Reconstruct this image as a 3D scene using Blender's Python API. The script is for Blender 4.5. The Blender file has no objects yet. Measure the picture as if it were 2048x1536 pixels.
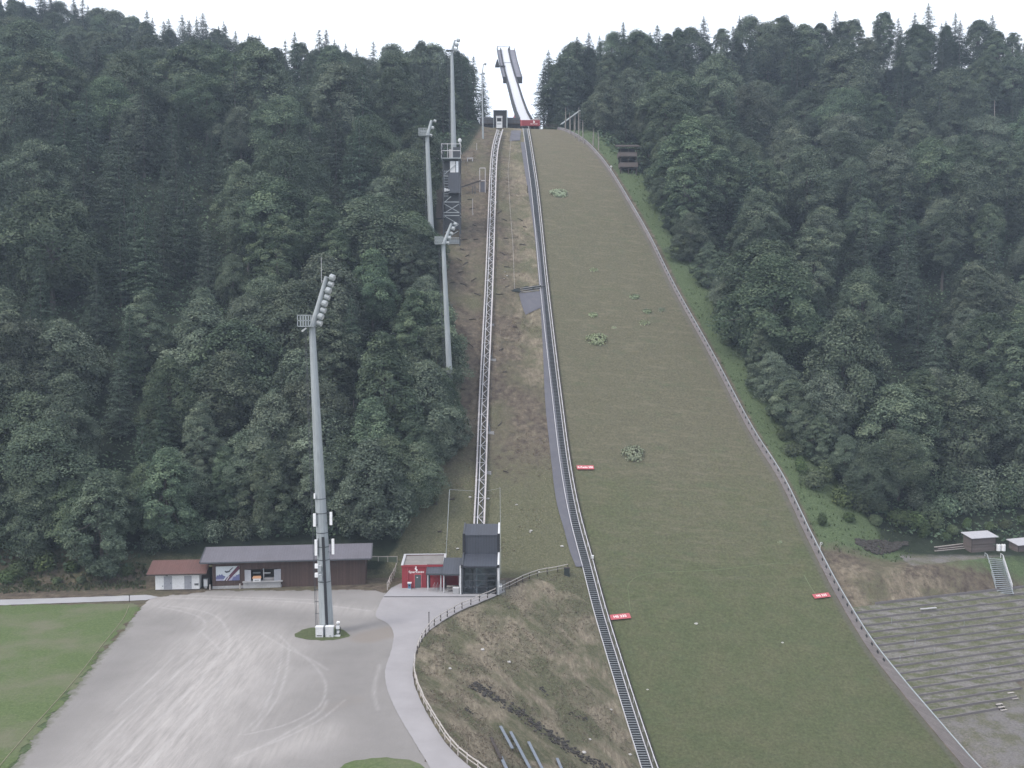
import bpy, math, random
import numpy as np
from mathutils import Vector, Matrix
from mathutils.geometry import tessellate_polygon

S = bpy.context.scene
COL = S.collection
RND = random.Random(7)
NR = np.random.default_rng(11)
R = math.radians

# ------------------------------------------------------------------ camera
F = 1900.0            # focal length in pixels of the 2048 px wide photograph
PITCH = R(3.0)
ZC = 41.5             # camera height above the gravel lot
cp, sp_ = math.cos(PITCH), math.sin(PITCH)
cam_d = bpy.data.cameras.new('Camera')
cam_d.sensor_width = 36.0
cam_d.lens = 36.0 * F / 2048.0
cam_d.clip_start = 0.5
cam_d.clip_end = 5000
cam = bpy.data.objects.new('Camera', cam_d)
COL.objects.link(cam)
cam.location = (0, 0, ZC)
cam.rotation_euler = (R(90) - PITCH, 0, 0)
S.camera = cam


def ray(px, py):
    u = (px - 1024) / F
    v = (768 - py) / F
    d = np.array([u, cp + v * sp_, -sp_ + v * cp])
    return d / d[1]


def U(px, py, Y):
    d = ray(px, py) * Y
    return Vector((d[0], d[1], d[2] + ZC))


def proj(p):
    x, y, z = p[0], p[1], p[2] - ZC
    dep = y * cp - z * sp_
    up = y * sp_ + z * cp
    return 1024 + F * x / dep, 768 - F * up / dep


# ------------------------------------------------------------------ terrain
TH = R(7.9)
cT, sT = math.cos(TH), math.sin(TH)
HS = np.array([60, 100, 110, 120, 130, 140, 150, 158, 172, 187, 210, 240, 270, 300, 320, 335, 345, 352, 420, 900.])
HZ = np.array([-23.6, -22.5, -21.2, -19.3, -16.5, -12.7, -8.2, -4, 4.9, 14.9, 31.0, 53.8, 76.8, 97.6, 108.7, 113.8, 115.3, 115.8, 116.5, 116.5])


def pchip(xs, ys):
    h = np.diff(xs)
    d = np.diff(ys) / h
    m = np.zeros_like(xs)
    for i in range(1, len(xs) - 1):
        if d[i - 1] * d[i] > 0:
            w1, w2 = 2 * h[i] + h[i - 1], h[i] + 2 * h[i - 1]
            m[i] = (w1 + w2) / (w1 / d[i - 1] + w2 / d[i])
    m[0], m[-1] = d[0], d[-1]

    def f(x):
        x = np.clip(np.asarray(x, float), xs[0], xs[-1])
        i = np.clip(np.searchsorted(xs, x) - 1, 0, len(xs) - 2)
        t = (x - xs[i]) / h[i]
        return ((2 * t ** 3 - 3 * t ** 2 + 1) * ys[i] + (t ** 3 - 2 * t ** 2 + t) * h[i] * m[i]
                + (-2 * t ** 3 + 3 * t ** 2) * ys[i + 1] + (t ** 3 - t ** 2) * h[i] * m[i + 1])
    return f


hprof = pchip(HS, HZ)


def sst(a, b, x):
    t = np.clip((x - a) / (b - a), 0, 1)
    return t * t * (3 - 2 * t)


def smax(a, b, k):
    h = np.clip(.5 + .5 * (a - b) / k, 0, 1)
    return b * (1 - h) + a * h + k * h * (1 - h)


def hhill(x, y):
    return hprof(cT * y - sT * x)


def march(fn, px, py, y0=60., y1=480.):
    """first hit of the pixel's ray with the height function fn"""
    d = ray(px, py)
    ys = np.arange(y0, y1, .5)
    g = ZC + d[2] * ys - fn(d[0] * ys, ys)
    k = np.where((g[:-1] > 0) & (g[1:] <= 0))[0]
    if len(k) == 0:
        Y = ys[np.argmin(np.abs(g))]
    else:
        a, b = ys[k[0]], ys[k[0] + 1]
        for _ in range(30):
            m = .5 * (a + b)
            if ZC + d[2] * m - fn(np.array([d[0] * m]), np.array([m]))[0] > 0:
                a = m
            else:
                b = m
        Y = .5 * (a + b)
    return Vector((d[0] * Y, Y, ZC + d[2] * Y))


def dens(px, n=6):
    out = []
    for (a, b) in zip(px[:-1], px[1:]):
        for i in range(n):
            t = i / n
            out.append((a[0] + (b[0] - a[0]) * t, a[1] + (b[1] - a[1]) * t))
    out.append(px[-1])
    return out


def spl(px, n=6):
    """catmull-rom through pixel points"""
    P = [np.array(p, float) for p in px]
    P = [2 * P[0] - P[1]] + P + [2 * P[-1] - P[-2]]
    out = []
    for i in range(1, len(P) - 2):
        for k in range(n):
            t = k / n
            a, b, c, d = P[i - 1], P[i], P[i + 1], P[i + 2]
            out.append(tuple(.5 * ((2 * b) + (c - a) * t + (2 * a - 5 * b + 4 * c - d) * t * t + (3 * b - a - 3 * c + d) * t ** 3)))
    out.append(tuple(P[-2]))
    return out


LPX = [(1050, 258), (1058, 310), (1070, 400), (1085, 560), (1098, 680), (1113, 810), (1128, 930), (1146, 1030), (1172, 1130), (1198, 1230), (1234, 1350), (1262, 1440), (1293, 1536)]
RPX = [(1114, 257), (1135, 264), (1163, 280), (1190, 306), (1220, 345), (1262, 415), (1300, 483), (1350, 585), (1420, 712), (1498, 862), (1560, 963), (1616, 1080), (1672, 1190), (1735, 1295), (1796, 1375), (1862, 1455), (1930, 1536)]
LW = [march(hhill, *p) for p in spl(LPX)]
RW = [march(hhill, *p) for p in spl(RPX)]


def line_fn(W):
    W = sorted(W, key=lambda p: p[1])
    ys = np.array([p[1] for p in W])
    xs = np.array([p[0] for p in W])
    m0 = (xs[6] - xs[0]) / (ys[6] - ys[0])
    m1 = (xs[-1] - xs[-6]) / (ys[-1] - ys[-6])

    def f(y):
        y = np.asarray(y, float)
        r = np.interp(y, ys, xs)
        r = np.where(y < ys[0], xs[0] + m0 * (y - ys[0]), r)
        return np.where(y > ys[-1], xs[-1] + m1 * (y - ys[-1]), r)
    return f


xL = line_fn(LW)
xR = line_fn(RW)
flat0 = lambda x, y: 0 * x
FPX = [(1136, 1140), (1098, 1147), (1062, 1156), (1025, 1174), (990, 1190), (955, 1205), (920, 1220), (886, 1240), (858, 1262), (838, 1295), (829, 1335), (833, 1370), (850, 1410), (872, 1450), (895, 1485), (922, 1515), (950, 1536)]
FW = [march(flat0, *p) for p in spl(FPX)]
xF = line_fn(FW)
A2 = R(19.1)


def vnoise(x, y, sc, seed=0):
    """smooth value noise in numpy"""
    rg = np.random.default_rng(seed)
    T = rg.random((64, 64))
    u, v = x / sc + 1000.3, y / sc + 1000.7
    iu, iv = np.floor(u).astype(int), np.floor(v).astype(int)
    fu, fv = u - iu, v - iv
    fu, fv = fu * fu * (3 - 2 * fu), fv * fv * (3 - 2 * fv)
    g = lambda a, b: T[a % 64, b % 64]
    return (g(iu, iv) * (1 - fu) + g(iu + 1, iv) * fu) * (1 - fv) + (g(iu, iv + 1) * (1 - fu) + g(iu + 1, iv + 1) * fu) * fv


SKX = np.array([-400, -200, 0, 150, 300, 420, 500, 535, 560, 620, 700, 780, 860, 930, 965, 1070, 1100, 1150, 1240, 1300, 1450, 1600, 1800, 2048, 2400.])
SKY = np.array([-10, -10, 0, 22, 52, 58, 90, 112, 108, 88, 108, 112, 112, 112, 125, 150, 108, 86, 68, 64, 64, 50, 40, 46, 50.])
RDY = np.array([450, 450, 445, 440, 435, 430, 425, 420, 385, 380, 378, 378, 376, 370, 362, 366, 372, 376, 380, 385, 390, 395, 395, 395, 395.])


def H(x, y):
    x = np.asarray(x, float)
    y = np.asarray(y, float)
    ysafe = np.maximum(y, 40)
    px = 1024 + F * x / ysafe
    s = cT * y - sT * x
    hc = hprof(s)
    # ---- left side: lot level, then the slope
    left = smax(hprof(s), 0 * s, 2.2) - .25 * np.exp(-((s - 163) / 5.0) ** 2)
    left = np.where(s < 156, 0, left)
    t = np.clip((x - xF(y)) / np.maximum(xL(y) - .8 - xF(y), .5), 0, 1)
    tb = t ** 1.15
    bank = hc * tb
    left = np.where((y < 168) & (hc < 0), bank * sst(171, 166, y) + left * (1 - sst(171, 166, y)), left)
    # ---- right side: stands, embankment, shelf
    q = math.cos(A2) * y - math.sin(A2) * x
    zt = np.interp(q, [60, 100, 111.7, 134.5, 135.2, 139.6, 141.5], [-19.5, -17.6, -16.5, -5.9, -5.7, -1.5, -1.2])
    zt = zt + .0 * q
    sh = 9 * sst(60, 84, x)
    hr = smax(hprof(s - sh), zt, 1.6)
    hr = np.where(q < 138, zt, hr)
    w = sst(.3, 5, x - xR(y))
    right = hc * (1 - w) + hr * w
    z = np.where(x < xL(y) - .8, left, np.where(x > xR(y) + .3, right, hc))
    # ---- ridge behind
    yr = np.interp(px, SKX, RDY)
    zr = ZC + (F * math.tan(-PITCH) * -1 + 0 - 0) * 0
    treepx = F * 19.0 / yr
    v = (768 - (np.interp(px, SKX, SKY) + treepx)) / F
    zr = ZC + (-sp_ + v * cp) / (cp + v * sp_) * yr
    y0 = 334 + .137 * x
    tt = np.clip((y - y0) / np.maximum(yr - y0, 5), 0, 1)
    z0 = np.where(x < 15, smax(hprof(np.minimum(s, 333.)), 0 * s, 2.2), hprof(np.minimum(s, 333.) - sh))
    rise = z0 + (zr - z0) * (tt * .8 + .2 * tt * tt)
    rise = np.where(y > yr, zr - .45 * (y - yr), rise)
    wf = np.where(px < 1024, sst(975, 945, px), sst(1066, 1110, px)) * np.where((px > 1024) & (px < 1190), sst(351, 360, s), sst(330, 340, s + 6))
    z = z * (1 - wf) + rise * wf
    # ---- relief in the woods and on the rough slope
    fl = sst(900, 820, px) * sst(172, 200, y)
    fr = sst(0, 45, x - xR(y) - 12) * sst(178, 215, y)
    z = z + (vnoise(x, y, 26, 3) - .5) * 7 * np.maximum(fl, fr) * sst(430, 360, y)
    rough = np.where(x < xL(y) - 2.5, sst(166, 178, y), 0) * sst(0, 3, xL(y) - 2 - x)
    bankm = np.where((x > xF(y) + 1) & (x < xL(y) - 1.5) & (y < 166), 1., 0.)
    z = z + (vnoise(x, y, 3.1, 5) - .5) * .55 * rough + (vnoise(x, y, 1.3, 6) - .5) * .28 * rough
    z = z + ((vnoise(x, y, 2.4, 8) - .5) * .25 + (vnoise(x, y, 9, 9) - .5) * .8) * bankm * sst(0, 4, x - xF(y)) * sst(0, 4, xL(y) - x)
    z = z - .06 * np.where((x > xL(y) + .6) & (x < xR(y) - .2) & (s < 350) & (s > 70), 1., 0.)
    return z


def G(px, py):
    return march(H, px, py)


def hz(x, y):
    return float(H(np.array([x]), np.array([y]))[0])


# ------------------------------------------------------------------ materials
def nodes(name):
    m = bpy.data.materials.new(name)
    m.use_nodes = True
    nt = m.node_tree
    nt.nodes.clear()
    out = nt.nodes.new('ShaderNodeOutputMaterial')
    return m, nt, out


def nd(nt, typ, **kw):
    n = nt.nodes.new(typ)
    for k, v in kw.items():
        if k.startswith('_'):
            setattr(n, k[1:], v)
        else:
            key = int(k[1:]) if (k[0] == 'i' and k[1:].isdigit()) else k.replace('__', ' ')
            sock = n.inputs[key]
            if hasattr(v, 'is_output') or isinstance(v, bpy.types.NodeSocket):
                nt.links.new(v, sock)
            else:
                sock.default_value = v
    return n


def c4(c):
    return (c[0], c[1], c[2], 1.0)


def srgb(r, g, b):
    f = lambda v: (v / 255 / 12.92) if v / 255 <= .04045 else ((v / 255 + .055) / 1.055) ** 2.4
    return (f(r), f(g), f(b))


def coords(nt, stretch=(1, 1, 1), kind='Object', rot=(0, 0, 0)):
    tc = nd(nt, 'ShaderNodeTexCoord')
    mp = nd(nt, 'ShaderNodeMapping', Vector=tc.outputs[kind])
    mp.inputs['Scale'].default_value = stretch
    mp.inputs['Rotation'].default_value = rot
    return mp.outputs[0]


def noise(nt, vec, scale, detail=4, rough=.55, dist=0):
    n = nd(nt, 'ShaderNodeTexNoise', Vector=vec, Scale=scale, Detail=detail, Roughness=rough, Distortion=dist)
    return n.outputs['Fac']


def ramp(nt, fac, stops):
    n = nd(nt, 'ShaderNodeValToRGB', Fac=fac)
    e = n.color_ramp.elements
    while len(e) < len(stops):
        e.new(.5)
    for el, (p, c) in zip(e, stops):
        el.position = p
        el.color = c4(c) if len(c) == 3 else c
    return n.outputs['Color']


def mixc(nt, fac, a, b, mode='MIX'):
    n = nt.nodes.new('ShaderNodeMix')
    n.data_type = 'RGBA'
    n.blend_type = mode
    for i, v in ((0, fac), (6, a), (7, b)):
        if isinstance(v, bpy.types.NodeSocket):
            nt.links.new(v, n.inputs[i])
        elif i == 0:
            n.inputs[i].default_value = v
        else:
            n.inputs[i].default_value = c4(v)
    return n.outputs[2]


def math_(nt, op, a, b=0., clamp=False):
    n = nt.nodes.new('ShaderNodeMath')
    n.operation = op
    n.use_clamp = clamp
    for i, v in ((0, a), (1, b)):
        if isinstance(v, bpy.types.NodeSocket):
            nt.links.new(v, n.inputs[i])
        else:
            n.inputs[i].default_value = v
    return n.outputs[0]


def attr(nt, name):
    n = nd(nt, 'ShaderNodeAttribute')
    n.attribute_name = name
    return n.outputs['Fac']


def finish(nt, out, col, rough=.8, bump=None, bstr=.3, bdist=.05, metal=0., spec=.3, emis=None):
    p = nd(nt, 'ShaderNodeBsdfPrincipled')
    for k, v in (('Base Color', col), ('Roughness', rough), ('Metallic', metal), ('Specular IOR Level', spec)):
        if isinstance(v, bpy.types.NodeSocket):
            nt.links.new(v, p.inputs[k])
        else:
            p.inputs[k].default_value = c4(v) if isinstance(v, tuple) else v
    if bump is not None:
        b = nd(nt, 'ShaderNodeBump', Height=bump, Strength=bstr, Distance=bdist)
        nt.links.new(b.outputs[0], p.inputs['Normal'])
    nt.links.new(p.outputs[0], out.inputs[0])
    return p


def paint(name, c, rough=.55, var=.18, scale=.7, metal=0., spec=.4, stretch=(1, 1, 1), fine=6., dirt=None):
    """painted / plain surface with weathering"""
    m, nt, out = nodes(name)
    v = coords(nt, stretch)
    n1 = noise(nt, v, scale, 6, .65)
    n2 = noise(nt, v, fine, 3, .5)
    lo = tuple(x * (1 - var * 1.3) for x in c)
    hi = tuple(min(1, x * (1 + var)) for x in c)
    col = ramp(nt, n1, [(.3, lo), (.55, c), (.75, hi)])
    col = mixc(nt, .35, col, ramp(nt, n2, [(.3, tuple(x * .75 for x in c)), (.7, tuple(min(1, x * 1.2) for x in c))]))
    if dirt:
        col = mixc(nt, math_(nt, 'MULTIPLY', ramp(nt, noise(nt, v, scale * 2.3, 8, .7), [(.5, (0, 0, 0)), (.75, (1, 1, 1))]), .6), col, dirt)
    finish(nt, out, col, rough, n2, .15, .01, metal, spec)
    return m


def planks(name, c, width=.16, axis='X', rough=.8, var=.35, dark=.35, spec=.2):
    """boards: per-board tone from a white noise on the board index, grain along the board"""
    m, nt, out = nodes(name)
    v = coords(nt)
    sx = nd(nt, 'ShaderNodeSeparateXYZ', Vector=v)
    o = {'X': 0, 'Y': 1, 'Z': 2}[axis]
    q = math_(nt, 'DIVIDE', sx.outputs[o], width)
    idx = math_(nt, 'FLOOR', q)
    fr = math_(nt, 'FRACT', q)
    wn = nd(nt, 'ShaderNodeTexWhiteNoise', _noise_dimensions='1D', W=idx).outputs['Value']
    st = [6., 6., 6.]
    for k in range(3):
        if k != o:
            st[k] = .8
    g = noise(nt, coords(nt, tuple(st)), 2.0, 6, .7)
    col = ramp(nt, wn, [(0, tuple(x * (1 - var) for x in c)), (.5, c), (1, tuple(min(1, x * (1 + var)) for x in c))])
    col = mixc(nt, .5, col, ramp(nt, g, [(.3, tuple(x * .55 for x in c)), (.7, tuple(min(1, x * 1.4) for x in c))]))
    gap = math_(nt, 'LESS_THAN', fr, .09)
    col = mixc(nt, math_(nt, 'MULTIPLY', gap, dark), col, tuple(x * .15 for x in c))
    big = noise(nt, v, .35, 4, .6)
    col = mixc(nt, ramp(nt, big, [(.4, (0, 0, 0)), (.75, (.5, .5, .5))]), col, tuple(x * .6 + .02 for x in c))
    finish(nt, out, col, rough, g, .25, .01, 0, spec)
    return m


M = {}
M['steel'] = paint('galvanised_steel', (.30, .33, .35), .5, .12, .4, .0, .5, (1, 1, .15), 5, (.16, .17, .17))
M['steel_dark'] = paint('dark_steel', (.06, .065, .075), .5, .25, .8)
M['steel_light'] = paint('light_steel', (.50, .50, .53), .45, .12, .8, .0, .5, dirt=(.3, .29, .28))
M['white_tin'] = paint('white_tin_roof', (.42, .42, .45), .5, .1, 1.2, dirt=(.30, .29, .30))
M['rail_mauve'] = paint('oxidised_rail', (.42, .40, .41), .55, .15, .6, dirt=(.2, .18, .17))
M['white'] = paint('white_paint', (.74, .75, .77), .5, .07, .8, dirt=(.5, .5, .48))
M['offwhite'] = paint('off_white_panel', (.60, .61, .63), .5, .08, .8, dirt=(.42, .42, .42))
M['lamp_glass'] = paint('lamp_glass', (.55, .58, .62), .08, .1, 1, .3, .8)
M['black'] = paint('black_rubber', (.022, .023, .028), .7, .25, 2)
M['dark'] = paint('dark_interior', (.02, .02, .022), .9, .2, 1)
M['roof_grey'] = planks('grey_roof_sheet', (.135, .13, .15), .42, 'X', .6, .06, .25)
M['roof_dark'] = planks('dark_seam_cladding', (.052, .058, .075), .45, 'X', .42, .1, .75, .5)
M['roof_red'] = planks('brown_red_tin', (.125, .068, .062), .30, 'X', .6, .1, .3)
M['wood_brown'] = planks('brown_board_wall', (.085, .058, .052), .20, 'X', .85, .3, .6)
M['wood_grey'] = planks('grey_weathered_board', (.19, .175, .18), .18, 'Z', .9, .22, .5)
M['wood_shed'] = planks('shed_board', (.13, .11, .105), .22, 'Z', .9, .25, .5)
M['wood_pale'] = paint('pale_timber', (.40, .37, .35), .85, .2, 1.2, stretch=(1, 1, 1), dirt=(.2, .18, .16))
M['wood_dark'] = paint('dark_timber', (.055, .045, .042), .9, .3, 1.5)
M['red'] = paint('red_wall_paint', (.25, .03, .04), .6, .1, .5, dirt=(.2, .04, .045))
M['red_board'] = paint('faded_red_board', (.40, .085, .10), .65, .15, 1.5, dirt=(.45, .2, .2))
M['white_letter'] = paint('white_lettering', (.8, .78, .78), .5, .03)
M['door_grey'] = paint('grey_green_door', (.075, .09, .095), .5, .1)
M['door_pale'] = paint('pale_grey_door', (.33, .34, .38), .5, .08)
M['concrete'] = paint('concrete', (.33, .33, .34), .9, .15, .6, dirt=(.22, .22, .21))
M['gravel_roof'] = paint('gravel_roof', (.22, .205, .20), .95, .2, .9, fine=14, dirt=(.15, .16, .13))
M['blue'] = paint('blue_plastic', (.10, .20, .32), .4, .1)
M['orange'] = paint('orange_cover', (.45, .24, .13), .6, .12)
M['blue_tube'] = paint('blue_grey_beam', (.17, .195, .24), .5, .15, dirt=(.12, .12, .12))
M['green_box'] = paint('dark_green_box', (.028, .036, .036), .5, .15)
M['stone'] = paint('rubble_stone', (.055, .050, .046), .95, .35, 1.3)
M['pale_stone'] = paint('pale_stone', (.42, .41, .40), .95, .2, 1.3)
M['bark'] = paint('bark', (.095, .085, .08), .95, .3, 1.1, stretch=(1, 1, .2))
M['trunk_pale'] = paint('pale_bark', (.24, .22, .21), .95, .25, 1.1, stretch=(1, 1, .2))
M['net'] = paint('green_mesh', (.085, .11, .08), .9, .2, 1)
M['mat'] = paint('grey_matting', (.105, .105, .125), .9, .12, .35, fine=9, dirt=(.14, .135, .14))
M['track_white'] = paint('white_inrun_surface', (.52, .53, .58), .3, .04, .4)
M['gallery'] = planks('gallery_grating', (.20, .20, .24), .5, 'Y', .6, .15, .4)


def glass_mat():
    m, nt, out = nodes('front_glass')
    g = nd(nt, 'ShaderNodeBsdfGlossy', Color=(.8, .85, .9, 1), Roughness=.03)
    t = nd(nt, 'ShaderNodeBsdfTransparent', Color=(.78, .82, .84, 1))
    fr = nd(nt, 'ShaderNodeFresnel', IOR=1.5)
    k = math_(nt, 'ADD', math_(nt, 'MULTIPLY', noise(nt, coords(nt), 1.2), .02), fr.outputs[0])
    mx = nd(nt, 'ShaderNodeMixShader', i0=k, i1=t.outputs[0], i2=g.outputs[0])
    nt.links.new(mx.outputs[0], out.inputs[0])
    return m


M['glass'] = glass_mat()


def leaf_mat(name, a, b, c, trans=.22):
    m, nt, out = nodes(name)
    tint = attr(nt, 'tint')
    oi = nd(nt, 'ShaderNodeObjectInfo')
    rnd = oi.outputs['Random']
    col = ramp(nt, tint, [(0, a), (.5, b), (1, c)])
    hs = nd(nt, 'ShaderNodeHueSaturation', Color=col)
    nt.links.new(math_(nt, 'ADD', .467, math_(nt, 'MULTIPLY', rnd, .038)), hs.inputs['Hue'])
    r2 = math_(nt, 'FRACT', math_(nt, 'MULTIPLY', rnd, 7.31))
    nt.links.new(math_(nt, 'ADD', .72, math_(nt, 'MULTIPLY', r2, .6)), hs.inputs['Value'])
    r3 = math_(nt, 'FRACT', math_(nt, 'MULTIPLY', rnd, 13.7))
    nt.links.new(math_(nt, 'ADD', .72, math_(nt, 'MULTIPLY', r3, .4)), hs.inputs['Saturation'])
    d = nd(nt, 'ShaderNodeBsdfDiffuse', Color=hs.outputs[0])
    t = nd(nt, 'ShaderNodeBsdfTranslucent', Color=hs.outputs[0])
    mx = nd(nt, 'ShaderNodeMixShader', i0=trans, i1=d.outputs[0], i2=t.outputs[0])
    nt.links.new(mx.outputs[0], out.inputs[0])
    return m


M['leaf'] = leaf_mat('broadleaf_foliage', (.052, .077, .056), (.097, .137, .095), (.172, .223, .145))
M['needle'] = leaf_mat('needle_foliage', (.040, .059, .049), (.070, .099, .076), (.12, .158, .115), .12)
M['shrub'] = leaf_mat('shrub_foliage', (.060, .09, .050), (.085, .125, .065), (.12, .165, .08))
M['weed'] = leaf_mat('weed_foliage', (.17, .22, .135), (.26, .32, .20), (.38, .43, .30), .3)
M['herb'] = leaf_mat('tall_herbs', (.085, .125, .062), (.125, .175, .082), (.17, .22, .105), .35)
M['straw'] = leaf_mat('dry_grass', (.20, .175, .115), (.30, .26, .18), (.42, .37, .27), .35)


def ground_mat():
    m, nt, out = nodes('hillside_ground')
    v = coords(nt)
    n1 = noise(nt, v, .09, 6, .6)
    n2 = noise(nt, v, .7, 8, .7)
    n3 = noise(nt, v, 3.2, 6, .75)
    n4 = noise(nt, coords(nt, (1.3, .35, .35)), 1.6, 7, .75, .6)
    brown = ramp(nt, n2, [(.28, (.045, .037, .031)), (.45, (.100, .082, .067)), (.58, (.140, .117, .090)), (.74, (.225, .195, .150))])
    olive = ramp(nt, n3, [(.28, (.060, .062, .038)), (.5, (.112, .112, .070)), (.72, (.185, .178, .118))])
    straw = ramp(nt, n4, [(.28, (.115, .098, .072)), (.5, (.215, .184, .138)), (.72, (.345, .30, .23))])
    green = ramp(nt, n3, [(.28, (.044, .062, .034)), (.5, (.085, .116, .060)), (.72, (.14, .18, .095))])
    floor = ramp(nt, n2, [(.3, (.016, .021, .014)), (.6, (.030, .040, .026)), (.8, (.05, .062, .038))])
    gravel = mixc(nt, ramp(nt, noise(nt, v, .3, 5, .65), [(.42, (0, 0, 0)), (.6, (.8, .8, .8))]), ramp(nt, n3, [(.25, (.115, .108, .104)), (.5, (.175, .165, .162)), (.75, (.25, .24, .235))]), olive)
    col = mixc(nt, ramp(nt, n1, [(.46, (0, 0, 0)), (.68, (.85, .85, .85))]), brown, olive)
    aw = lambda nm, k=.9: math_(nt, 'GREATER_THAN', math_(nt, 'ADD', attr(nt, nm), math_(nt, 'MULTIPLY', math_(nt, 'SUBTRACT', n2, .5), k)), .5)
    asoft = lambda nm, k=1.0: ramp(nt, math_(nt, 'ADD', attr(nt, nm), math_(nt, 'MULTIPLY', math_(nt, 'SUBTRACT', n2, .5), k)), [(.3, (0, 0, 0)), (.7, (1, 1, 1))])
    bk = mixc(nt, ramp(nt, noise(nt, v, .16, 5, .6, .5), [(.42, (0, 0, 0)), (.58, (1, 1, 1))]), olive, straw)
    col = mixc(nt, asoft('bank'), col, bk)
    col = mixc(nt, asoft('olive'), col, olive)
    col = mixc(nt, asoft('lush'), col, green)
    col = mixc(nt, asoft('gravel'), col, gravel)
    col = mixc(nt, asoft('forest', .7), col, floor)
    col = mixc(nt, asoft('bare', .8), col, brown)
    dk = ramp(nt, noise(nt, v, 1.9, 8, .8), [(.56, (0, 0, 0)), (.70, (1, 1, 1))])
    col = mixc(nt, math_(nt, 'MULTIPLY', dk, .62), col, (.032, .028, .024))
    sp = ramp(nt, noise(nt, v, 5.5, 2, .5), [(.70, (0, 0, 0)), (.76, (1, 1, 1))])
    col = mixc(nt, math_(nt, 'MULTIPLY', sp, .5), col, (.27, .25, .21))
    finish(nt, out, col, .95, math_(nt, 'ADD', n2, n3), .9, .25, 0, .1)
    return m


def slope_mat():
    m, nt, out = nodes('landing_slope_turf')
    v = coords(nt)
    n1 = noise(nt, v, .05, 5, .6)
    n2 = noise(nt, coords(nt, (.35, 1.6, 1.0), rot=(0, 0, -TH)), .55, 7, .7)
    n3 = noise(nt, v, 2.1, 9, .82)
    n5 = noise(nt, coords(nt, (.5, 2.2, 1.5), rot=(0, 0, -TH)), 2.2, 6, .75)
    up = attr(nt, 'up')
    low = mixc(nt, ramp(nt, noise(nt, v, .22, 6, .65), [(.42, (0, 0, 0)), (.65, (.8, .8, .8))]), ramp(nt, n3, [(.30, (.046, .055, .030)), (.5, (.083, .095, .051)), (.70, (.13, .142, .080))]), ramp(nt, n3, [(.30, (.056, .058, .034)), (.5, (.102, .103, .061)), (.70, (.158, .154, .096))]))
    mid = ramp(nt, n3, [(.30, (.060, .058, .040)), (.5, (.108, .103, .070)), (.70, (.172, .160, .112))])
    top = ramp(nt, n5, [(.30, (.085, .073, .055)), (.5, (.142, .124, .092)), (.70, (.225, .198, .148))])
    f1 = math_(nt, 'ADD', up, math_(nt, 'MULTIPLY', math_(nt, 'SUBTRACT', n1, .5), .25))
    f1 = math_(nt, 'ADD', f1, math_(nt, 'MULTIPLY', math_(nt, 'SUBTRACT', n2, .5), .22))
    col = mixc(nt, ramp(nt, f1, [(.14, (0, 0, 0)), (.30, (1, 1, 1))]), low, mid)
    col = mixc(nt, ramp(nt, f1, [(.62, (0, 0, 0)), (.92, (.6, .6, .6))]), col, top)
    st = ramp(nt, n2, [(.52, (0, 0, 0)), (.72, (1, 1, 1))])
    col = mixc(nt, math_(nt, 'MULTIPLY', math_(nt, 'MULTIPLY', st, ramp(nt, up, [(.1, (.12, .12, .12)), (.3, (1, 1, 1))])), .6), col, mixc(nt, n5, (.12, .108, .078), (.24, .215, .155)))
    gp = ramp(nt, noise(nt, coords(nt, (.6, 1.4, 1.0)), .32, 6, .65), [(.55, (0, 0, 0)), (.7, (1, 1, 1))])
    col = mixc(nt, math_(nt, 'MULTIPLY', gp, .35), col, (.070, .098, .055))
    ed = attr(nt, 'edge')
    ef = math_(nt, 'MULTIPLY', ramp(nt, math_(nt, 'ADD', ed, math_(nt, 'MULTIPLY', math_(nt, 'SUBTRACT', n3, .5), .9)), [(.45, (0, 0, 0)), (.8, (1, 1, 1))]), .75)
    col = mixc(nt, ef, col, (.125, .115, .108))
    sp = ramp(nt, noise(nt, v, 7.5, 2, .5), [(.715, (0, 0, 0)), (.76, (1, 1, 1))])
    col = mixc(nt, math_(nt, 'MULTIPLY', sp, .3), col, (.30, .29, .22))
    finish(nt, out, col, .95, math_(nt, 'ADD', n3, n5), .8, .18, 0, .1)
    return m


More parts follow.
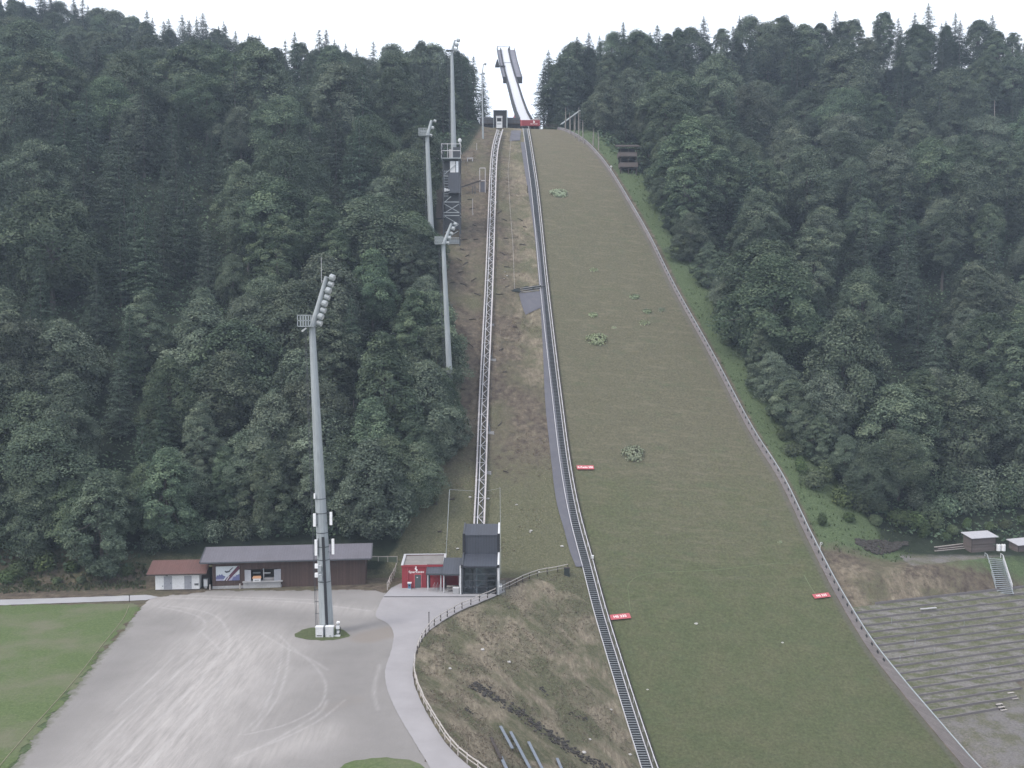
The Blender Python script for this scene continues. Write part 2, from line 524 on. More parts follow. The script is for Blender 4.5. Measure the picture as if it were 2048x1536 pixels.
def lot_mat():
    m, nt, out = nodes('gravel_lot_surface')
    v = coords(nt)
    n1 = noise(nt, v, .12, 6, .6)
    n2 = noise(nt, coords(nt, (1.0, .10, 1), rot=(0, 0, R(9))), 1.3, 9, .75)
    n3 = noise(nt, v, 9, 5, .8)
    n4 = noise(nt, coords(nt, (1.0, .18, 1), rot=(0, 0, R(14))), 2.2, 5, .7)
    base = ramp(nt, n1, [(.3, (.185, .173, .163)), (.5, (.232, .217, .206)), (.72, (.278, .262, .252))])
    base = mixc(nt, .4, base, ramp(nt, n3, [(.25, (.10, .097, .096)), (.5, (.185, .18, .182)), (.75, (.29, .285, .29))]))
    lite = (.44, .415, .40)
    a = math_(nt, 'MULTIPLY', attr(nt, 'pale'), ramp(nt, n2, [(.30, (.1, .1, .1)), (.72, (1, 1, 1))]))
    col = mixc(nt, math_(nt, 'MULTIPLY', a, .85), base, lite)
    b = math_(nt, 'MULTIPLY', attr(nt, 'track'), ramp(nt, n4, [(.3, (.15, .15, .15)), (.6, (1, 1, 1))]))
    col = mixc(nt, math_(nt, 'MULTIPLY', b, .42, True), col, (.42, .405, .40))
    dk = math_(nt, 'MULTIPLY', attr(nt, 'dark_band'), ramp(nt, n2, [(.3, (.3, .3, .3)), (.7, (1, 1, 1))]))
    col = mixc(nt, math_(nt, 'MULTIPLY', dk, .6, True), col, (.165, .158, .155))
    br = ramp(nt, math_(nt, 'ADD', attr(nt, 'earth'), math_(nt, 'MULTIPLY', math_(nt, 'SUBTRACT', n1, .5), .8)), [(.35, (0, 0, 0)), (.8, (1, 1, 1))])
    col = mixc(nt, math_(nt, 'MULTIPLY', br, .7), col, (.20, .175, .155))
    gr = ramp(nt, math_(nt, 'ADD', attr(nt, 'weed'), math_(nt, 'MULTIPLY', math_(nt, 'SUBTRACT', noise(nt, v, 1.1, 6, .7), .5), 1.2)), [(.45, (0, 0, 0)), (.75, (1, 1, 1))])
    col = mixc(nt, math_(nt, 'MULTIPLY', gr, .75), col, (.10, .108, .070))
    finish(nt, out, col, .95, n3, .5, .03, 0, .15)
    return m


def grass_mat(name, a, b, c, d=None):
    m, nt, out = nodes(name)
    v = coords(nt)
    n3 = noise(nt, v, 2.6, 7, .75)
    n1 = noise(nt, v, .13, 5, .6)
    col = ramp(nt, n3, [(.25, a), (.5, b), (.75, c)])
    if d:
        col = mixc(nt, ramp(nt, n1, [(.45, (0, 0, 0)), (.68, (.8, .8, .8))]), col, d)
    sp = ramp(nt, noise(nt, v, 6.5, 2, .5), [(.68, (0, 0, 0)), (.75, (1, 1, 1))])
    col = mixc(nt, math_(nt, 'MULTIPLY', sp, .35), col, tuple(min(1, x * 2.2) for x in c))
    finish(nt, out, col, .95, n3, .8, .15, 0, .1)
    return m


def pave_mat(name, c):
    m, nt, out = nodes(name)
    v = coords(nt)
    n1 = noise(nt, v, .25, 6, .65)
    n3 = noise(nt, v, 14, 5, .8)
    col = ramp(nt, n1, [(.3, tuple(x * .86 for x in c)), (.55, c), (.75, tuple(x * 1.1 for x in c))])
    col = mixc(nt, .3, col, ramp(nt, n3, [(.3, tuple(x * .7 for x in c)), (.7, tuple(x * 1.25 for x in c))]))
    finish(nt, out, col, .85, n3, .3, .01, 0, .25)
    return m


M['ground'] = ground_mat()
M['slope'] = slope_mat()
M['lot'] = lot_mat()
M['meadow'] = grass_mat('meadow_grass', (.056, .080, .036), (.093, .125, .055), (.146, .18, .086), (.150, .146, .105))
M['verge'] = grass_mat('verge_grass', (.052, .066, .034), (.082, .098, .050), (.13, .14, .075))
M['pave'] = pave_mat('path_asphalt', (.285, .273, .282))
M['court'] = pave_mat('forecourt_concrete', (.30, .295, .31))
M['palegravel'] = pave_mat('pale_gravel', (.33, .33, .345))
def terrace_mat():
    m, nt, out = nodes('terrace_weeds_gravel')
    v = coords(nt, rot=(0, 0, -R(19.1)))
    n3 = noise(nt, v, 3.0, 8, .8)
    n2 = noise(nt, coords(nt, (.45, 1.2, 1), rot=(0, 0, -R(19.1))), .55, 7, .7)
    gr = ramp(nt, n3, [(.3, (.09, .084, .078)), (.5, (.165, .156, .148)), (.7, (.26, .25, .24))])
    gs = ramp(nt, n3, [(.3, (.045, .050, .028)), (.5, (.092, .098, .056)), (.7, (.15, .15, .095))])
    col = mixc(nt, ramp(nt, n2, [(.40, (0, 0, 0)), (.55, (.92, .92, .92))]), gr, gs)
    finish(nt, out, col, .95, n3, .8, .1, 0, .1)
    return m


M['terr_top'] = terrace_mat()
M['terr_unused'] = grass_mat('terrace_gravel', (.12, .113, .10), (.19, .18, .168), (.28, .265, .25), (.115, .118, .078))


# ------------------------------------------------------------------ mesh helper
class MB:
    def __init__(s):
        s.v, s.f, s.m = [], [], []

    def add(s, vs, fs, mi=0):
        b = len(s.v)
        s.v += [tuple(p) for p in vs]
        s.f += [tuple(b + i for i in f) for f in fs]
        s.m += [mi] * len(fs)
        return s

    def box(s, x0, y0, z0, x1, y1, z1, mi=0):
        vs = [(x, y, z) for z in (z0, z1) for y in (y0, y1) for x in (x0, x1)]
        return s.add(vs, [(0, 2, 3, 1), (4, 5, 7, 6), (0, 1, 5, 4), (2, 6, 7, 3), (0, 4, 6, 2), (1, 3, 7, 5)], mi)

    def hexa(s, p, mi=0):
        """8 corners: bottom ring 4 then top ring 4"""
        return s.add(p, [(3, 2, 1, 0), (4, 5, 6, 7), (0, 1, 5, 4), (1, 2, 6, 5), (2, 3, 7, 6), (3, 0, 4, 7)], mi)

    def beam(s, a, b, w=.1, h=.1, up=(0, 0, 1), mi=0):
        a, b = Vector(a), Vector(b)
        d = (b - a)
        if d.length < 1e-6:
            return s
        d.normalize()
        up = Vector(up)
        r = d.cross(up)
        if r.length < 1e-3:
            r = d.cross(Vector((1, 0, 0)))
        r.normalize()
        u = r.cross(d)
        r, u = r * w / 2, u * h / 2
        return s.hexa([a - r - u, a + r - u, a + r + u, a - r + u, b - r - u, b + r - u, b + r + u, b - r + u], mi)

    def tube(s, pts, rad, n=8, mi=0, cap=True):
        pts = [Vector(p) for p in pts]
        if not isinstance(rad, (list, tuple)):
            rad = [rad] * len(pts)
        b = len(s.v)
        ref = None
        for i, p in enumerate(pts):
            d = (pts[min(i + 1, len(pts) - 1)] - pts[max(i - 1, 0)]).normalized()
            if ref is None:
                ref = Vector((1, 0, 0)) if abs(d.x) < .8 else Vector((0, 1, 0))
            r = (ref - d * ref.dot(d)).normalized()
            ref = r
            u = d.cross(r)
            for k in range(n):
                a = 2 * math.pi * k / n
                s.v.append(tuple(p + (r * math.cos(a) + u * math.sin(a)) * rad[i]))
        for i in range(len(pts) - 1):
            for k in range(n):
                s.f.append((b + i * n + k, b + i * n + (k + 1) % n, b + (i + 1) * n + (k + 1) % n, b + (i + 1) * n + k))
                s.m.append(mi)
        if cap:
            s.f.append(tuple(b + k for k in range(n - 1, -1, -1)))
            s.f.append(tuple(b + (len(pts) - 1) * n + k for k in range(n)))
            s.m += [mi, mi]
        return s

    def ball(s, c, r, seg=8, rings=5, mi=0, jit=0., rnd=None, sc=(1, 1, 1)):
        b = len(s.v)
        vs = []
        for i in range(rings + 1):
            t = math.pi * i / rings
            for k in range(seg):
                a = 2 * math.pi * k / seg
                q = r * (1 + (rnd.uniform(-jit, jit) if rnd else 0))
                vs.append((c[0] + sc[0] * q * math.sin(t) * math.cos(a), c[1] + sc[1] * q * math.sin(t) * math.sin(a), c[2] + sc[2] * q * math.cos(t)))
        fs = [(i * seg + k, (i + 1) * seg + k, (i + 1) * seg + (k + 1) % seg, i * seg + (k + 1) % seg) for i in range(rings) for k in range(seg)]
        return s.add(vs, fs, mi)

    def obj(s, name, mats, parent=None, world=False, smooth=False, tint=None):
        me = bpy.data.meshes.new(name)
        off = Vector((0, 0, 0))
        if world and parent is not None:
            p = parent
            while p is not None:
                off += p.location
                p = p.parent
        vs = s.v if off.length == 0 else [(a - off.x, b - off.y, c - off.z) for a, b, c in s.v]
        me.from_pydata(vs, [], s.f)
        if not isinstance(mats, (list, tuple)):
            mats = [mats]
        for k in mats:
            me.materials.append(M[k])
        if len(mats) > 1:
            me.polygons.foreach_set('material_index', s.m)
        if smooth:
            me.polygons.foreach_set('use_smooth', [True] * len(me.polygons))
        if tint is not None:
            a = me.attributes.new('tint', 'FLOAT', 'FACE')
            a.data.foreach_set('value', tint)
        me.update()
        o = bpy.data.objects.new(name, me)
        COL.objects.link(o)
        if parent is not None:
            o.parent = parent
        return o


def tag(o, label=None, cat=None, group=None, kind=None):
    if label:
        o['label'] = label
    if cat:
        o['category'] = cat
    if group:
        o['group'] = group
    if kind:
        o['kind'] = kind
    return o


def thing(name, label, cat, loc=(0, 0, 0), rz=0., group=None):
    o = bpy.data.objects.new(name, None)
    o.empty_display_size = .5
    COL.objects.link(o)
    o.location = loc
    o.rotation_euler = (0, 0, rz)
    return tag(o, label, cat, group)


def dup(root, loc=None, rz=None, sc=None, label=None, group=None):
    r = root.copy()
    COL.objects.link(r)
    if loc is not None:
        r.location = loc
    if rz is not None:
        r.rotation_euler = (0, 0, rz)
    if sc is not None:
        r.scale = sc if isinstance(sc, (tuple, list)) else (sc, sc, sc)
    if label:
        r['label'] = label
    if group:
        r['group'] = group
    for ch in list(root.children):
        c = ch.copy()
        COL.objects.link(c)
        c.parent = r
        for g in list(ch.children):
            d = g.copy()
            COL.objects.link(d)
            d.parent = c
    return r


def text_mesh(txt, size, width=None):
    cu = bpy.data.curves.new('lettering', 'FONT')
    cu.body = txt
    cu.size = size
    cu.align_x = 'CENTER'
    cu.align_y = 'CENTER'
    cu.extrude = .004
    cu.offset = .012 * size
    ob = bpy.data.objects.new('lettering', cu)
    COL.objects.link(ob)
    dg = bpy.context.evaluated_depsgraph_get()
    me = bpy.data.meshes.new_from_object(ob.evaluated_get(dg))
    bpy.data.objects.remove(ob)
    if width:
        xs = [v.co.x for v in me.vertices]
        k = width / max(1e-6, max(xs) - min(xs))
        for v in me.vertices:
            v.co.x *= k
    return me


def letters(txt, size, width, M4, parent, name='lettering', m='white_letter'):
    me = text_mesh(txt, size, width)
    me.transform(M4)
    me.materials.clear()
    me.materials.append(M[m])
    o = bpy.data.objects.new(name, me)
    COL.objects.link(o)
    o.parent = parent
    return o


def grid_mesh(name, xs, ys, zf, mat, attrs=None):
    X, Y = np.meshgrid(xs, ys)
    Z = zf(X.ravel(), Y.ravel())
    co = np.stack([X.ravel(), Y.ravel(), Z], 1)
    nx, ny = len(xs), len(ys)
    i = np.arange(ny - 1)[:, None] * nx + np.arange(nx - 1)[None, :]
    i = i.ravel()
    fa = np.stack([i, i + 1, i + nx + 1, i + nx], 1)
    return mesh_np(name, co, fa, mat, attrs(co) if attrs else {})


def mesh_np(name, co, fa, mat, at=None, smooth=True):
    me = bpy.data.meshes.new(name)
    me.vertices.add(len(co))
    me.vertices.foreach_set('co', np.asarray(co, np.float32).ravel())
    me.loops.add(fa.size)
    me.loops.foreach_set('vertex_index', fa.ravel().astype(np.int32))
    me.polygons.add(len(fa))
    k = fa.shape[1]
    me.polygons.foreach_set('loop_start', np.arange(0, fa.size, k, dtype=np.int32))
    me.update(calc_edges=True)
    if smooth:
        me.polygons.foreach_set('use_smooth', np.ones(len(fa), bool))
    for nme, val in (at or {}).items():
        a = me.attributes.new(nme, 'FLOAT', 'POINT')
        a.data.foreach_set('value', np.asarray(val, np.float32))
    me.materials.append(M[mat])
    me.validate()
    o = bpy.data.objects.new(name, me)
    COL.objects.link(o)
    return o


def pdist(P, poly):
    """distance of points P (n,2) to a polyline"""
    d = np.full(len(P), 1e9)
    for a, b in zip(poly[:-1], poly[1:]):
        a = np.array(a[:2], float)
        b = np.array(b[:2], float)
        ab = b - a
        t = np.clip(((P - a) @ ab) / max(ab @ ab, 1e-9), 0, 1)
        d = np.minimum(d, np.hypot(*(P - a - t[:, None] * ab).T))
    return d


def inside(P, poly):
    x, y = P[:, 0], P[:, 1]
    r = np.zeros(len(P), bool)
    n = len(poly)
    for i in range(n):
        (xa, ya), (xb, yb) = poly[i][:2], poly[(i + 1) % n][:2]
        c = ((ya > y) != (yb > y)) & (x < (xb - xa) * (y - ya) / ((yb - ya) or 1e-9) + xa)
        r ^= c
    return r


# ------------------------------------------------------------------ setting: ground
def axis(lo, hi, step, far_lo, far_hi, g=1.25):
    a = list(np.arange(lo, hi + 1e-6, step))
    d, x = step, lo
    pre = []
    while x > far_lo:
        d *= g
        x -= d
        pre.append(x)
    post = []
    d, x = step, a[-1]
    while x < far_hi:
        d *= g
        x += d
        post.append(x)
    return np.array(pre[::-1] + a + post)


SLB = [(1000, 258), (985, 300), (976, 420), (965, 600), (950, 860), (945, 1060)]


def ground_attrs(co):
    x, y = co[:, 0], co[:, 1]
    px = 1024 + F * x / np.maximum(y, 40)
    py = np.zeros(len(x))
    dz = co[:, 2] - ZC
    dep = y * cp - dz * sp_
    py = 768 - F * (y * sp_ + dz * cp) / np.maximum(dep, 5)
    el = np.interp(py, [240, 300, 340, 430, 560, 700, 900, 960, 1085, 1120, 1200], [965, 930, 880, 870, 880, 880, 880, 830, 790, 770, 760])
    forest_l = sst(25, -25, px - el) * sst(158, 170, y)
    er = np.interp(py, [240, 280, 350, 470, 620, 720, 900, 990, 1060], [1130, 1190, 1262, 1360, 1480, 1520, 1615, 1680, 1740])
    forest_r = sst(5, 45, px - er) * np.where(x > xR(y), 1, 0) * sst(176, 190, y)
    lush = np.where(x > xR(y) + 1.5, 1., 0.) * sst(172, 182, y)
    lush = np.maximum(lush, sst(140, 100, y) * np.where(x < -20, 1, 0))
    lush = np.maximum(lush, np.where(px < 300, 1, 0) * sst(158, 164, y) * .5)
    bare = np.where(x > xR(y), 1, 0) * sst(3.2, 1.0, x - xR(y)) * .9
    q = math.cos(A2) * y - math.sin(A2) * x
    rr = np.where(x > xR(y) + .5, 1., 0.)
    bank = np.where((x > xF(y)) & (x < xL(y)) & (y < 170), 1., 0.)
    bank = np.maximum(bank, rr * sst(133, 135, q) * sst(178, 170, y) * .52)
    dry = sst(14, 3, xL(y) - x) * np.where(x < xL(y), 1, 0) * sst(205, 215, y)
    bank = np.maximum(bank, dry * .62)
    olive = np.where((x < xL(y)) & (y > 160), 1., 0.) * sst(212, 174, y) * .75
    gravel = rr * sst(118, 112, q)
    gravel = np.maximum(gravel, rr * sst(139.5, 141, q) * sst(148, 145, q) * np.where(x > 74, .8, 0))
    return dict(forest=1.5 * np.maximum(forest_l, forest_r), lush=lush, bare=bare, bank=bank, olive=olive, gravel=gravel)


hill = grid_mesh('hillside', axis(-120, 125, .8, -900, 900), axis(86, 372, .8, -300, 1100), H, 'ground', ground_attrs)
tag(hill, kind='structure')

# landing slope sheet
vs_s = np.concatenate([np.arange(72, 352.5, .7)])
nu = 70
yy = []
co = []
# rows along constant y between the two edges (y from the bottom of the outrun to the knoll)
for y in np.arange(92, 353, .7):
    a, b = float(xL(y)) + .55, float(xR(y)) - .15
    for k in range(nu + 1):
        x = a + (b - a) * k / nu
        yk = y + (x - .5 * (a + b)) * math.tan(TH) * 0
        co.append((x, yk, float(0)))
co = np.array(co)
co[:, 2] = hhill(co[:, 0], co[:, 1])
ny = len(co) // (nu + 1)
i = (np.arange(ny - 1)[:, None] * (nu + 1) + np.arange(nu)[None, :]).ravel()
fa = np.stack([i, i + 1, i + nu + 2, i + nu + 1], 1)
s_ = cT * co[:, 1] - sT * co[:, 0]
ed = np.maximum(sst(3.2, .2, co[:, 0] - xL(co[:, 1])) * sst(318, 300, s_), sst(2.6, .2, xR(co[:, 1]) - co[:, 0]) * .8)
slope = mesh_np('landing_slope', co, fa, 'slope', dict(up=np.clip((s_ - 128) / 215, 0, 1), edge=ed))
tag(slope, kind='structure')


def sheet(name, pxs, mat, z=.03, jit=0., step=1.2, seed=1, world=False):
    """flat sheet on the lot level from a pixel (or world) outline"""
    rg = random.Random(seed)
    W = [Vector(p) for p in pxs] if world else [march(flat0, *p) for p in pxs]
    P = []
    for a, b in zip(W, W[1:] + W[:1]):
        n = max(1, int((b - a).length / step))
        for k in range(n):
            p = a.lerp(b, k / n)
            P.append(Vector((p.x + rg.uniform(-jit, jit), p.y + rg.uniform(-jit, jit), z)))
    tr = tessellate_polygon([P])
    mb = MB()
    mb.add(P, [tuple(t) for t in tr])
    o = mb.obj(name, mat)
    me = o.data
    if me.polygons and sum(p.normal.z for p in me.polygons) < 0:
        me.flip_normals()
    tag(o, kind='structure')
    return o, P


# gravel lot with tyre marks
LOTPX = [(300, 1196), (420, 1181), (760, 1180), (800, 1200), (800, 1300), (790, 1330), (800, 1420), (850, 1500), (870, 1560), (870, 1720), (-120, 1720), (20, 1540), (60, 1480), (150, 1372), (213, 1292), (252, 1248), (280, 1216)]
lw = [march(flat0, *p) for p in LOTPX]
gx = np.arange(-75, -3, .25)
gy = np.arange(74, 160, .25)


def lot_attrs(co):
    P = co[:, :2]
    tr = np.zeros(len(P))
    lines = [
        ([(565, 1290), (560, 1330), (545, 1380), (520, 1430), (480, 1470)], .28),
        ([(578, 1290), (575, 1330), (562, 1380), (540, 1420), (505, 1462)], .28),
        ([(555, 1268), (590, 1300), (628, 1330), (650, 1365), (648, 1395), (630, 1420), (570, 1450), (490, 1470)], .3),
        ([(520, 1265), (570, 1295), (620, 1318), (655, 1340)], .3),
        ([(655, 1400), (640, 1425), (585, 1460), (520, 1495), (470, 1518)], .35),
        ([(690, 1400), (640, 1440), (560, 1480), (490, 1505)], .3),
        ([(320, 1215), (360, 1222), (400, 1235), (410, 1250), (395, 1270)], .35),
        ([(335, 1212), (385, 1218), (430, 1232), (452, 1255), (460, 1285), (452, 1310)], .35),
        ([(400, 1262), (420, 1280), (440, 1300)], .3),
        ([(350, 1310), (300, 1360), (230, 1420)], .3),
        ([(395, 1310), (330, 1370), (250, 1440), (190, 1500)], .35),
        ([(440, 1310), (400, 1360), (330, 1430), (240, 1520)], .4),
        ([(480, 1320), (440, 1370), (370, 1450), (290, 1536)], .4),
        ([(330, 1196), (480, 1200), (600, 1205), (740, 1222)], .45),
        ([(370, 1190), (520, 1196), (640, 1200)], .4),
        ([(760, 1330), (748, 1380), (756, 1420)], .5),
    ]
    for px, w in lines:
        W = [march(flat0, *p) for p in spl(px, 5)]
        for off in (0,):
            d = pdist(P, W)
            tr = np.maximum(tr, np.exp(-(d / (w * .5)) ** 2))
    W = [march(flat0, *p) for p in spl([(470, 1290), (430, 1350), (380, 1420), (310, 1500), (260, 1570)], 5)]
    pale = np.exp(-(pdist(P, W) / 8.5) ** 2)
    W2 = [march(flat0, *p) for p in spl([(640, 1465), (560, 1500), (480, 1520)], 5)]
    pale = np.maximum(pale, .7 * np.exp(-(pdist(P, W2) / 3.) ** 2))
    W3 = [march(flat0, *p) for p in spl([(320, 1205), (420, 1230), (460, 1290)], 5)]
    pale = np.maximum(pale, .6 * np.exp(-(pdist(P, W3) / 4.) ** 2))
    W4 = [march(flat0, *p) for p in spl([(330, 1196), (500, 1200), (760, 1225)], 5)]
    pale = np.maximum(pale, .55 * np.exp(-(pdist(P, W4) / 3.) ** 2))
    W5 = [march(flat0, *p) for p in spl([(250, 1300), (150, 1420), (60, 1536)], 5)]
    dark_band = .8 * np.exp(-(pdist(P, W5) / 3.) ** 2)  # darker gravel bands beside the meadow and the paved path
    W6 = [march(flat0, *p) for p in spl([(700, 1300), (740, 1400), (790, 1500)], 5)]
    dark_band = np.maximum(dark_band, .6 * np.exp(-(pdist(P, W6) / 4.) ** 2))
    earth = np.exp(-(pdist(P, [march(flat0, *p) for p in [(735, 1275), (780, 1262)]]) / 3.) ** 2)
    earth = np.maximum(earth, .55 * np.exp(-(pdist(P, [march(flat0, *p) for p in [(660, 1415), (700, 1400)]]) / 3.) ** 2))
    weed = .62 * np.exp(-(pdist(P, [march(flat0, *p) for p in [(330, 1184), (420, 1180), (600, 1178), (735, 1172)]]) / 1.6) ** 2)
    weed = np.maximum(weed, .72 * np.exp(-(pdist(P, [march(flat0, *p) for p in [(255, 1248), (213, 1292), (150, 1372), (60, 1480), (20, 1540)]]) / 1.5) ** 2))
    return dict(track=tr, pale=pale, dark_band=dark_band, earth=earth, weed=weed)


X, Y = np.meshgrid(gx, gy)
P2 = np.stack([X.ravel(), Y.ravel()], 1)
Pj = P2 + np.stack([(vnoise(P2[:, 0], P2[:, 1], 1.1, 21) - .5), (vnoise(P2[:, 0], P2[:, 1], 1.1, 22) - .5)], 1) * 1.1
ok = inside(Pj, [(p.x, p.y) for p in lw]) & (cT * P2[:, 1] - sT * P2[:, 0] < 158.5)
nx = len(gx)
i = (np.arange(len(gy) - 1)[:, None] * nx + np.arange(nx - 1)[None, :]).ravel()
fa = np.stack([i, i + 1, i + nx + 1, i + nx], 1)
fa = fa[ok[fa].all(1)]
us = np.unique(fa)
rm = -np.ones(len(P2), int)
rm[us] = np.arange(len(us))
co = np.concatenate([P2[us], np.full((len(us), 1), .02)], 1)
lot = mesh_np('gravel_lot', co, rm[fa], 'lot', lot_attrs(co))
tag(lot, kind='structure')

sheet('meadow', [(-260, 1214), (0, 1211), (262, 1207), (282, 1214), (254, 1246), (215, 1290), (152, 1370), (62, 1478), (20, 1540), (-120, 1720), (-900, 1720)], 'meadow', .04, .55, .5, 3)
sheet('footpath', [(-260, 1206), (0, 1200), (200, 1194), (292, 1190), (318, 1194), (292, 1201), (200, 1204), (0, 1211), (-260, 1215)], 'palegravel', .055, .08, .8, 4)
rp = [(p[0], p[1]) for p in spl([(1010, 1184), (990, 1193), (955, 1208), (920, 1223), (886, 1243), (856, 1265), (835, 1297), (826, 1335), (829, 1370), (845, 1410), (867, 1450), (890, 1485), (917, 1515), (945, 1540), (1005, 1600), (1060, 1720)], 4)]
lp = [(p[0], p[1]) for p in spl([(900, 1720), (868, 1560), (835, 1495), (802, 1440), (778, 1390), (770, 1345), (783, 1300), (787, 1268), (775, 1248), (752, 1234), (757, 1215), (766, 1196), (782, 1178)], 4)]
sheet('paved_path', rp + lp + [(800, 1168), (1000, 1168)], 'pave', .07, .03, .6, 5)
sheet('forecourt', [(782, 1177), (800, 1168), (1004, 1168), (1004, 1186), (988, 1193.5), (767, 1193.5)], 'court', .085, .0, 1.5, 6)
el = []
for k in range(28):
    a = 2 * math.pi * k / 28
    el.append((645 + 54 * math.cos(a) * (1 + .08 * math.sin(3 * a)), 1268 + 13.5 * math.sin(a)))
sheet('grass_island', el, 'verge', .04, .18, .6, 7)
el = [(690, 1530), (712, 1521), (740, 1517), (775, 1516), (805, 1518), (832, 1524), (850, 1535), (866, 1556), (870, 1600), (600, 1600), (650, 1552)]
sheet('grass_verge', el, 'meadow', .045, .15, .6, 8)


def drape(name, left, right, mat, lift=.05, n=5, cross=4):
    """sheet draped on the ground between two pixel edges"""
    Lp, Rp = spl(left, n), spl(right, n)
    mb = MB()
    for (a, b) in zip(Lp, Rp):
        for k in range(cross + 1):
            p = G(a[0] + (b[0] - a[0]) * k / cross, a[1] + (b[1] - a[1]) * k / cross)
            mb.v.append((p.x, p.y, p.z + lift))
    w = cross + 1
    for r in range(len(Lp) - 1):
        for k in range(cross):
            mb.f.append((r * w + k, r * w + k + 1, (r + 1) * w + k + 1, (r + 1) * w + k))
            mb.m.append(0)
    o = mb.obj(name, mat, smooth=True)
    if sum(p.normal.z for p in o.data.polygons) < 0:
        o.data.flip_normals()
    tag(o, kind='structure')
    return o


drape('matting_path', [(1041, 285), (1049, 340), (1062, 420), (1072, 500), (1080, 600), (1086, 700), (1090, 800), (1100, 900), (1112, 1000), (1128, 1060), (1140, 1105), (1152, 1135)],
      [(1049, 285), (1057, 340), (1067, 420), (1079, 500), (1088, 600), (1097, 700), (1109, 800), (1121, 900), (1137, 1000), (1146, 1060), (1156, 1105), (1168, 1135)], 'mat', .16, 5, 4)
drape('matting_path', [(1038, 588), (1043, 610), (1051, 631)], [(1084, 583), (1083, 602), (1081, 617)], 'mat', .2, 4, 5)
drape('matting_path', [(1023, 262), (1021, 272), (1019, 283)], [(1042, 262), (1041, 272), (1040, 282)], 'mat', .2, 4, 5)

# ------------------------------------------------------------------ light and air
wd = bpy.data.worlds.new('World')
S.world = wd
wd.use_nodes = True
nt = wd.node_tree
nt.nodes.clear()
wo = nt.nodes.new('ShaderNodeOutputWorld')
SUN_EL, SUN_AZ = R(52), R(-125)      # azimuth measured from +Y towards +X
sky = nt.nodes.new('ShaderNodeTexSky')
sky.sky_type = 'NISHITA'
sky.sun_disc = False
sky.sun_elevation = SUN_EL
sky.sun_rotation = SUN_AZ
sky.air_density = 1.0
sky.dust_density = 4.0
bg = nd(nt, 'ShaderNodeBackground', Color=sky.outputs[0], Strength=.07)
tc = nd(nt, 'ShaderNodeTexCoord')
cn = noise(nt, tc.outputs['Generated'], 2.2, 5, .55)
cc = ramp(nt, cn, [(.3, (.86, .91, 1.0)), (.7, (1.0, 1.0, 1.0))])
bg2 = nd(nt, 'ShaderNodeBackground', Color=cc, Strength=.98)      # the closed cloud layer
ad = nd(nt, 'ShaderNodeAddShader', i0=bg.outputs[0], i1=bg2.outputs[0])
nt.links.new(ad.outputs[0], wo.inputs[0])
sl = bpy.data.lights.new('Sun', 'SUN')
sl.energy = 1.4
sl.angle = R(14)
sl.color = (1.0, .97, .92)
so = bpy.data.objects.new('Sun', sl)
COL.objects.link(so)
dv = Vector((math.sin(SUN_AZ) * math.cos(SUN_EL), math.cos(SUN_AZ) * math.cos(SUN_EL), math.sin(SUN_EL)))
so.rotation_euler = dv.to_track_quat('Z', 'Y').to_euler()
S.view_settings.view_transform = 'Standard'
S.view_settings.look = 'None'
S.view_settings.gamma = 1
S.view_settings.exposure = 0.36
S.view_settings.use_curve_mapping = False
S.cycles.use_denoising = True
S.cycles.denoising_prefilter = 'ACCURATE'
S.cycles.max_bounces = 6
S.cycles.diffuse_bounces = 3
S.cycles.glossy_bounces = 2
S.cycles.transmission_bounces = 2
S.cycles.transparent_max_bounces = 6
S.cycles.volume_bounces = 0
S.cycles.caustics_reflective = False
S.cycles.caustics_refractive = False
HAZE = True
if HAZE:
    hb = MB().box(-880, -290, -40, 880, 1000, 205)
    m, nt, out = nodes('haze_air')
    pv = nd(nt, 'ShaderNodeVolumePrincipled', Color=(.66, .80, 1.0, 1), Density=.00028)
    pv.inputs['Anisotropy'].default_value = 0.0
    nt.links.new(pv.outputs[0], out.inputs['Volume'])
    M['haze'] = m
    tag(hb.obj('haze', 'haze'), kind='stuff')


# ------------------------------------------------------------------ foliage meshes
def leaves_np(c, n, L, W, rg, fold=.25):
    """one bent rhombus per centre c with normal n; returns vertices and faces"""
    k = len(c)
    r = rg.normal(size=(k, 3))
    t = r - n * (r * n).sum(1, keepdims=True)
    t /= np.linalg.norm(t, axis=1, keepdims=True) + 1e-9
    b = np.cross(n, t)
    L = L[:, None] * .5
    W = W[:, None] * .5
    v = np.stack([c - t * L - n * L * fold, c + b * W, c + t * L - n * L * fold, c - b * W], 1).reshape(-1, 3)
    f = np.arange(4 * k).reshape(k, 4)
    return v, f


def foliage_obj_mesh(name, v, f, tint, mat):
    me = bpy.data.meshes.new(name)
    me.vertices.add(len(v))
    me.vertices.foreach_set('co', v.astype(np.float32).ravel())
    me.loops.add(f.size)
    me.loops.foreach_set('vertex_index', f.ravel().astype(np.int32))
    me.polygons.add(len(f))
    me.polygons.foreach_set('loop_start', np.arange(0, f.size, f.shape[1], dtype=np.int32))
    me.update(calc_edges=True)
    a = me.attributes.new('tint', 'FLOAT', 'FACE')
    a.data.foreach_set('value', tint.astype(np.float32))
    me.materials.append(M[mat])
    return me


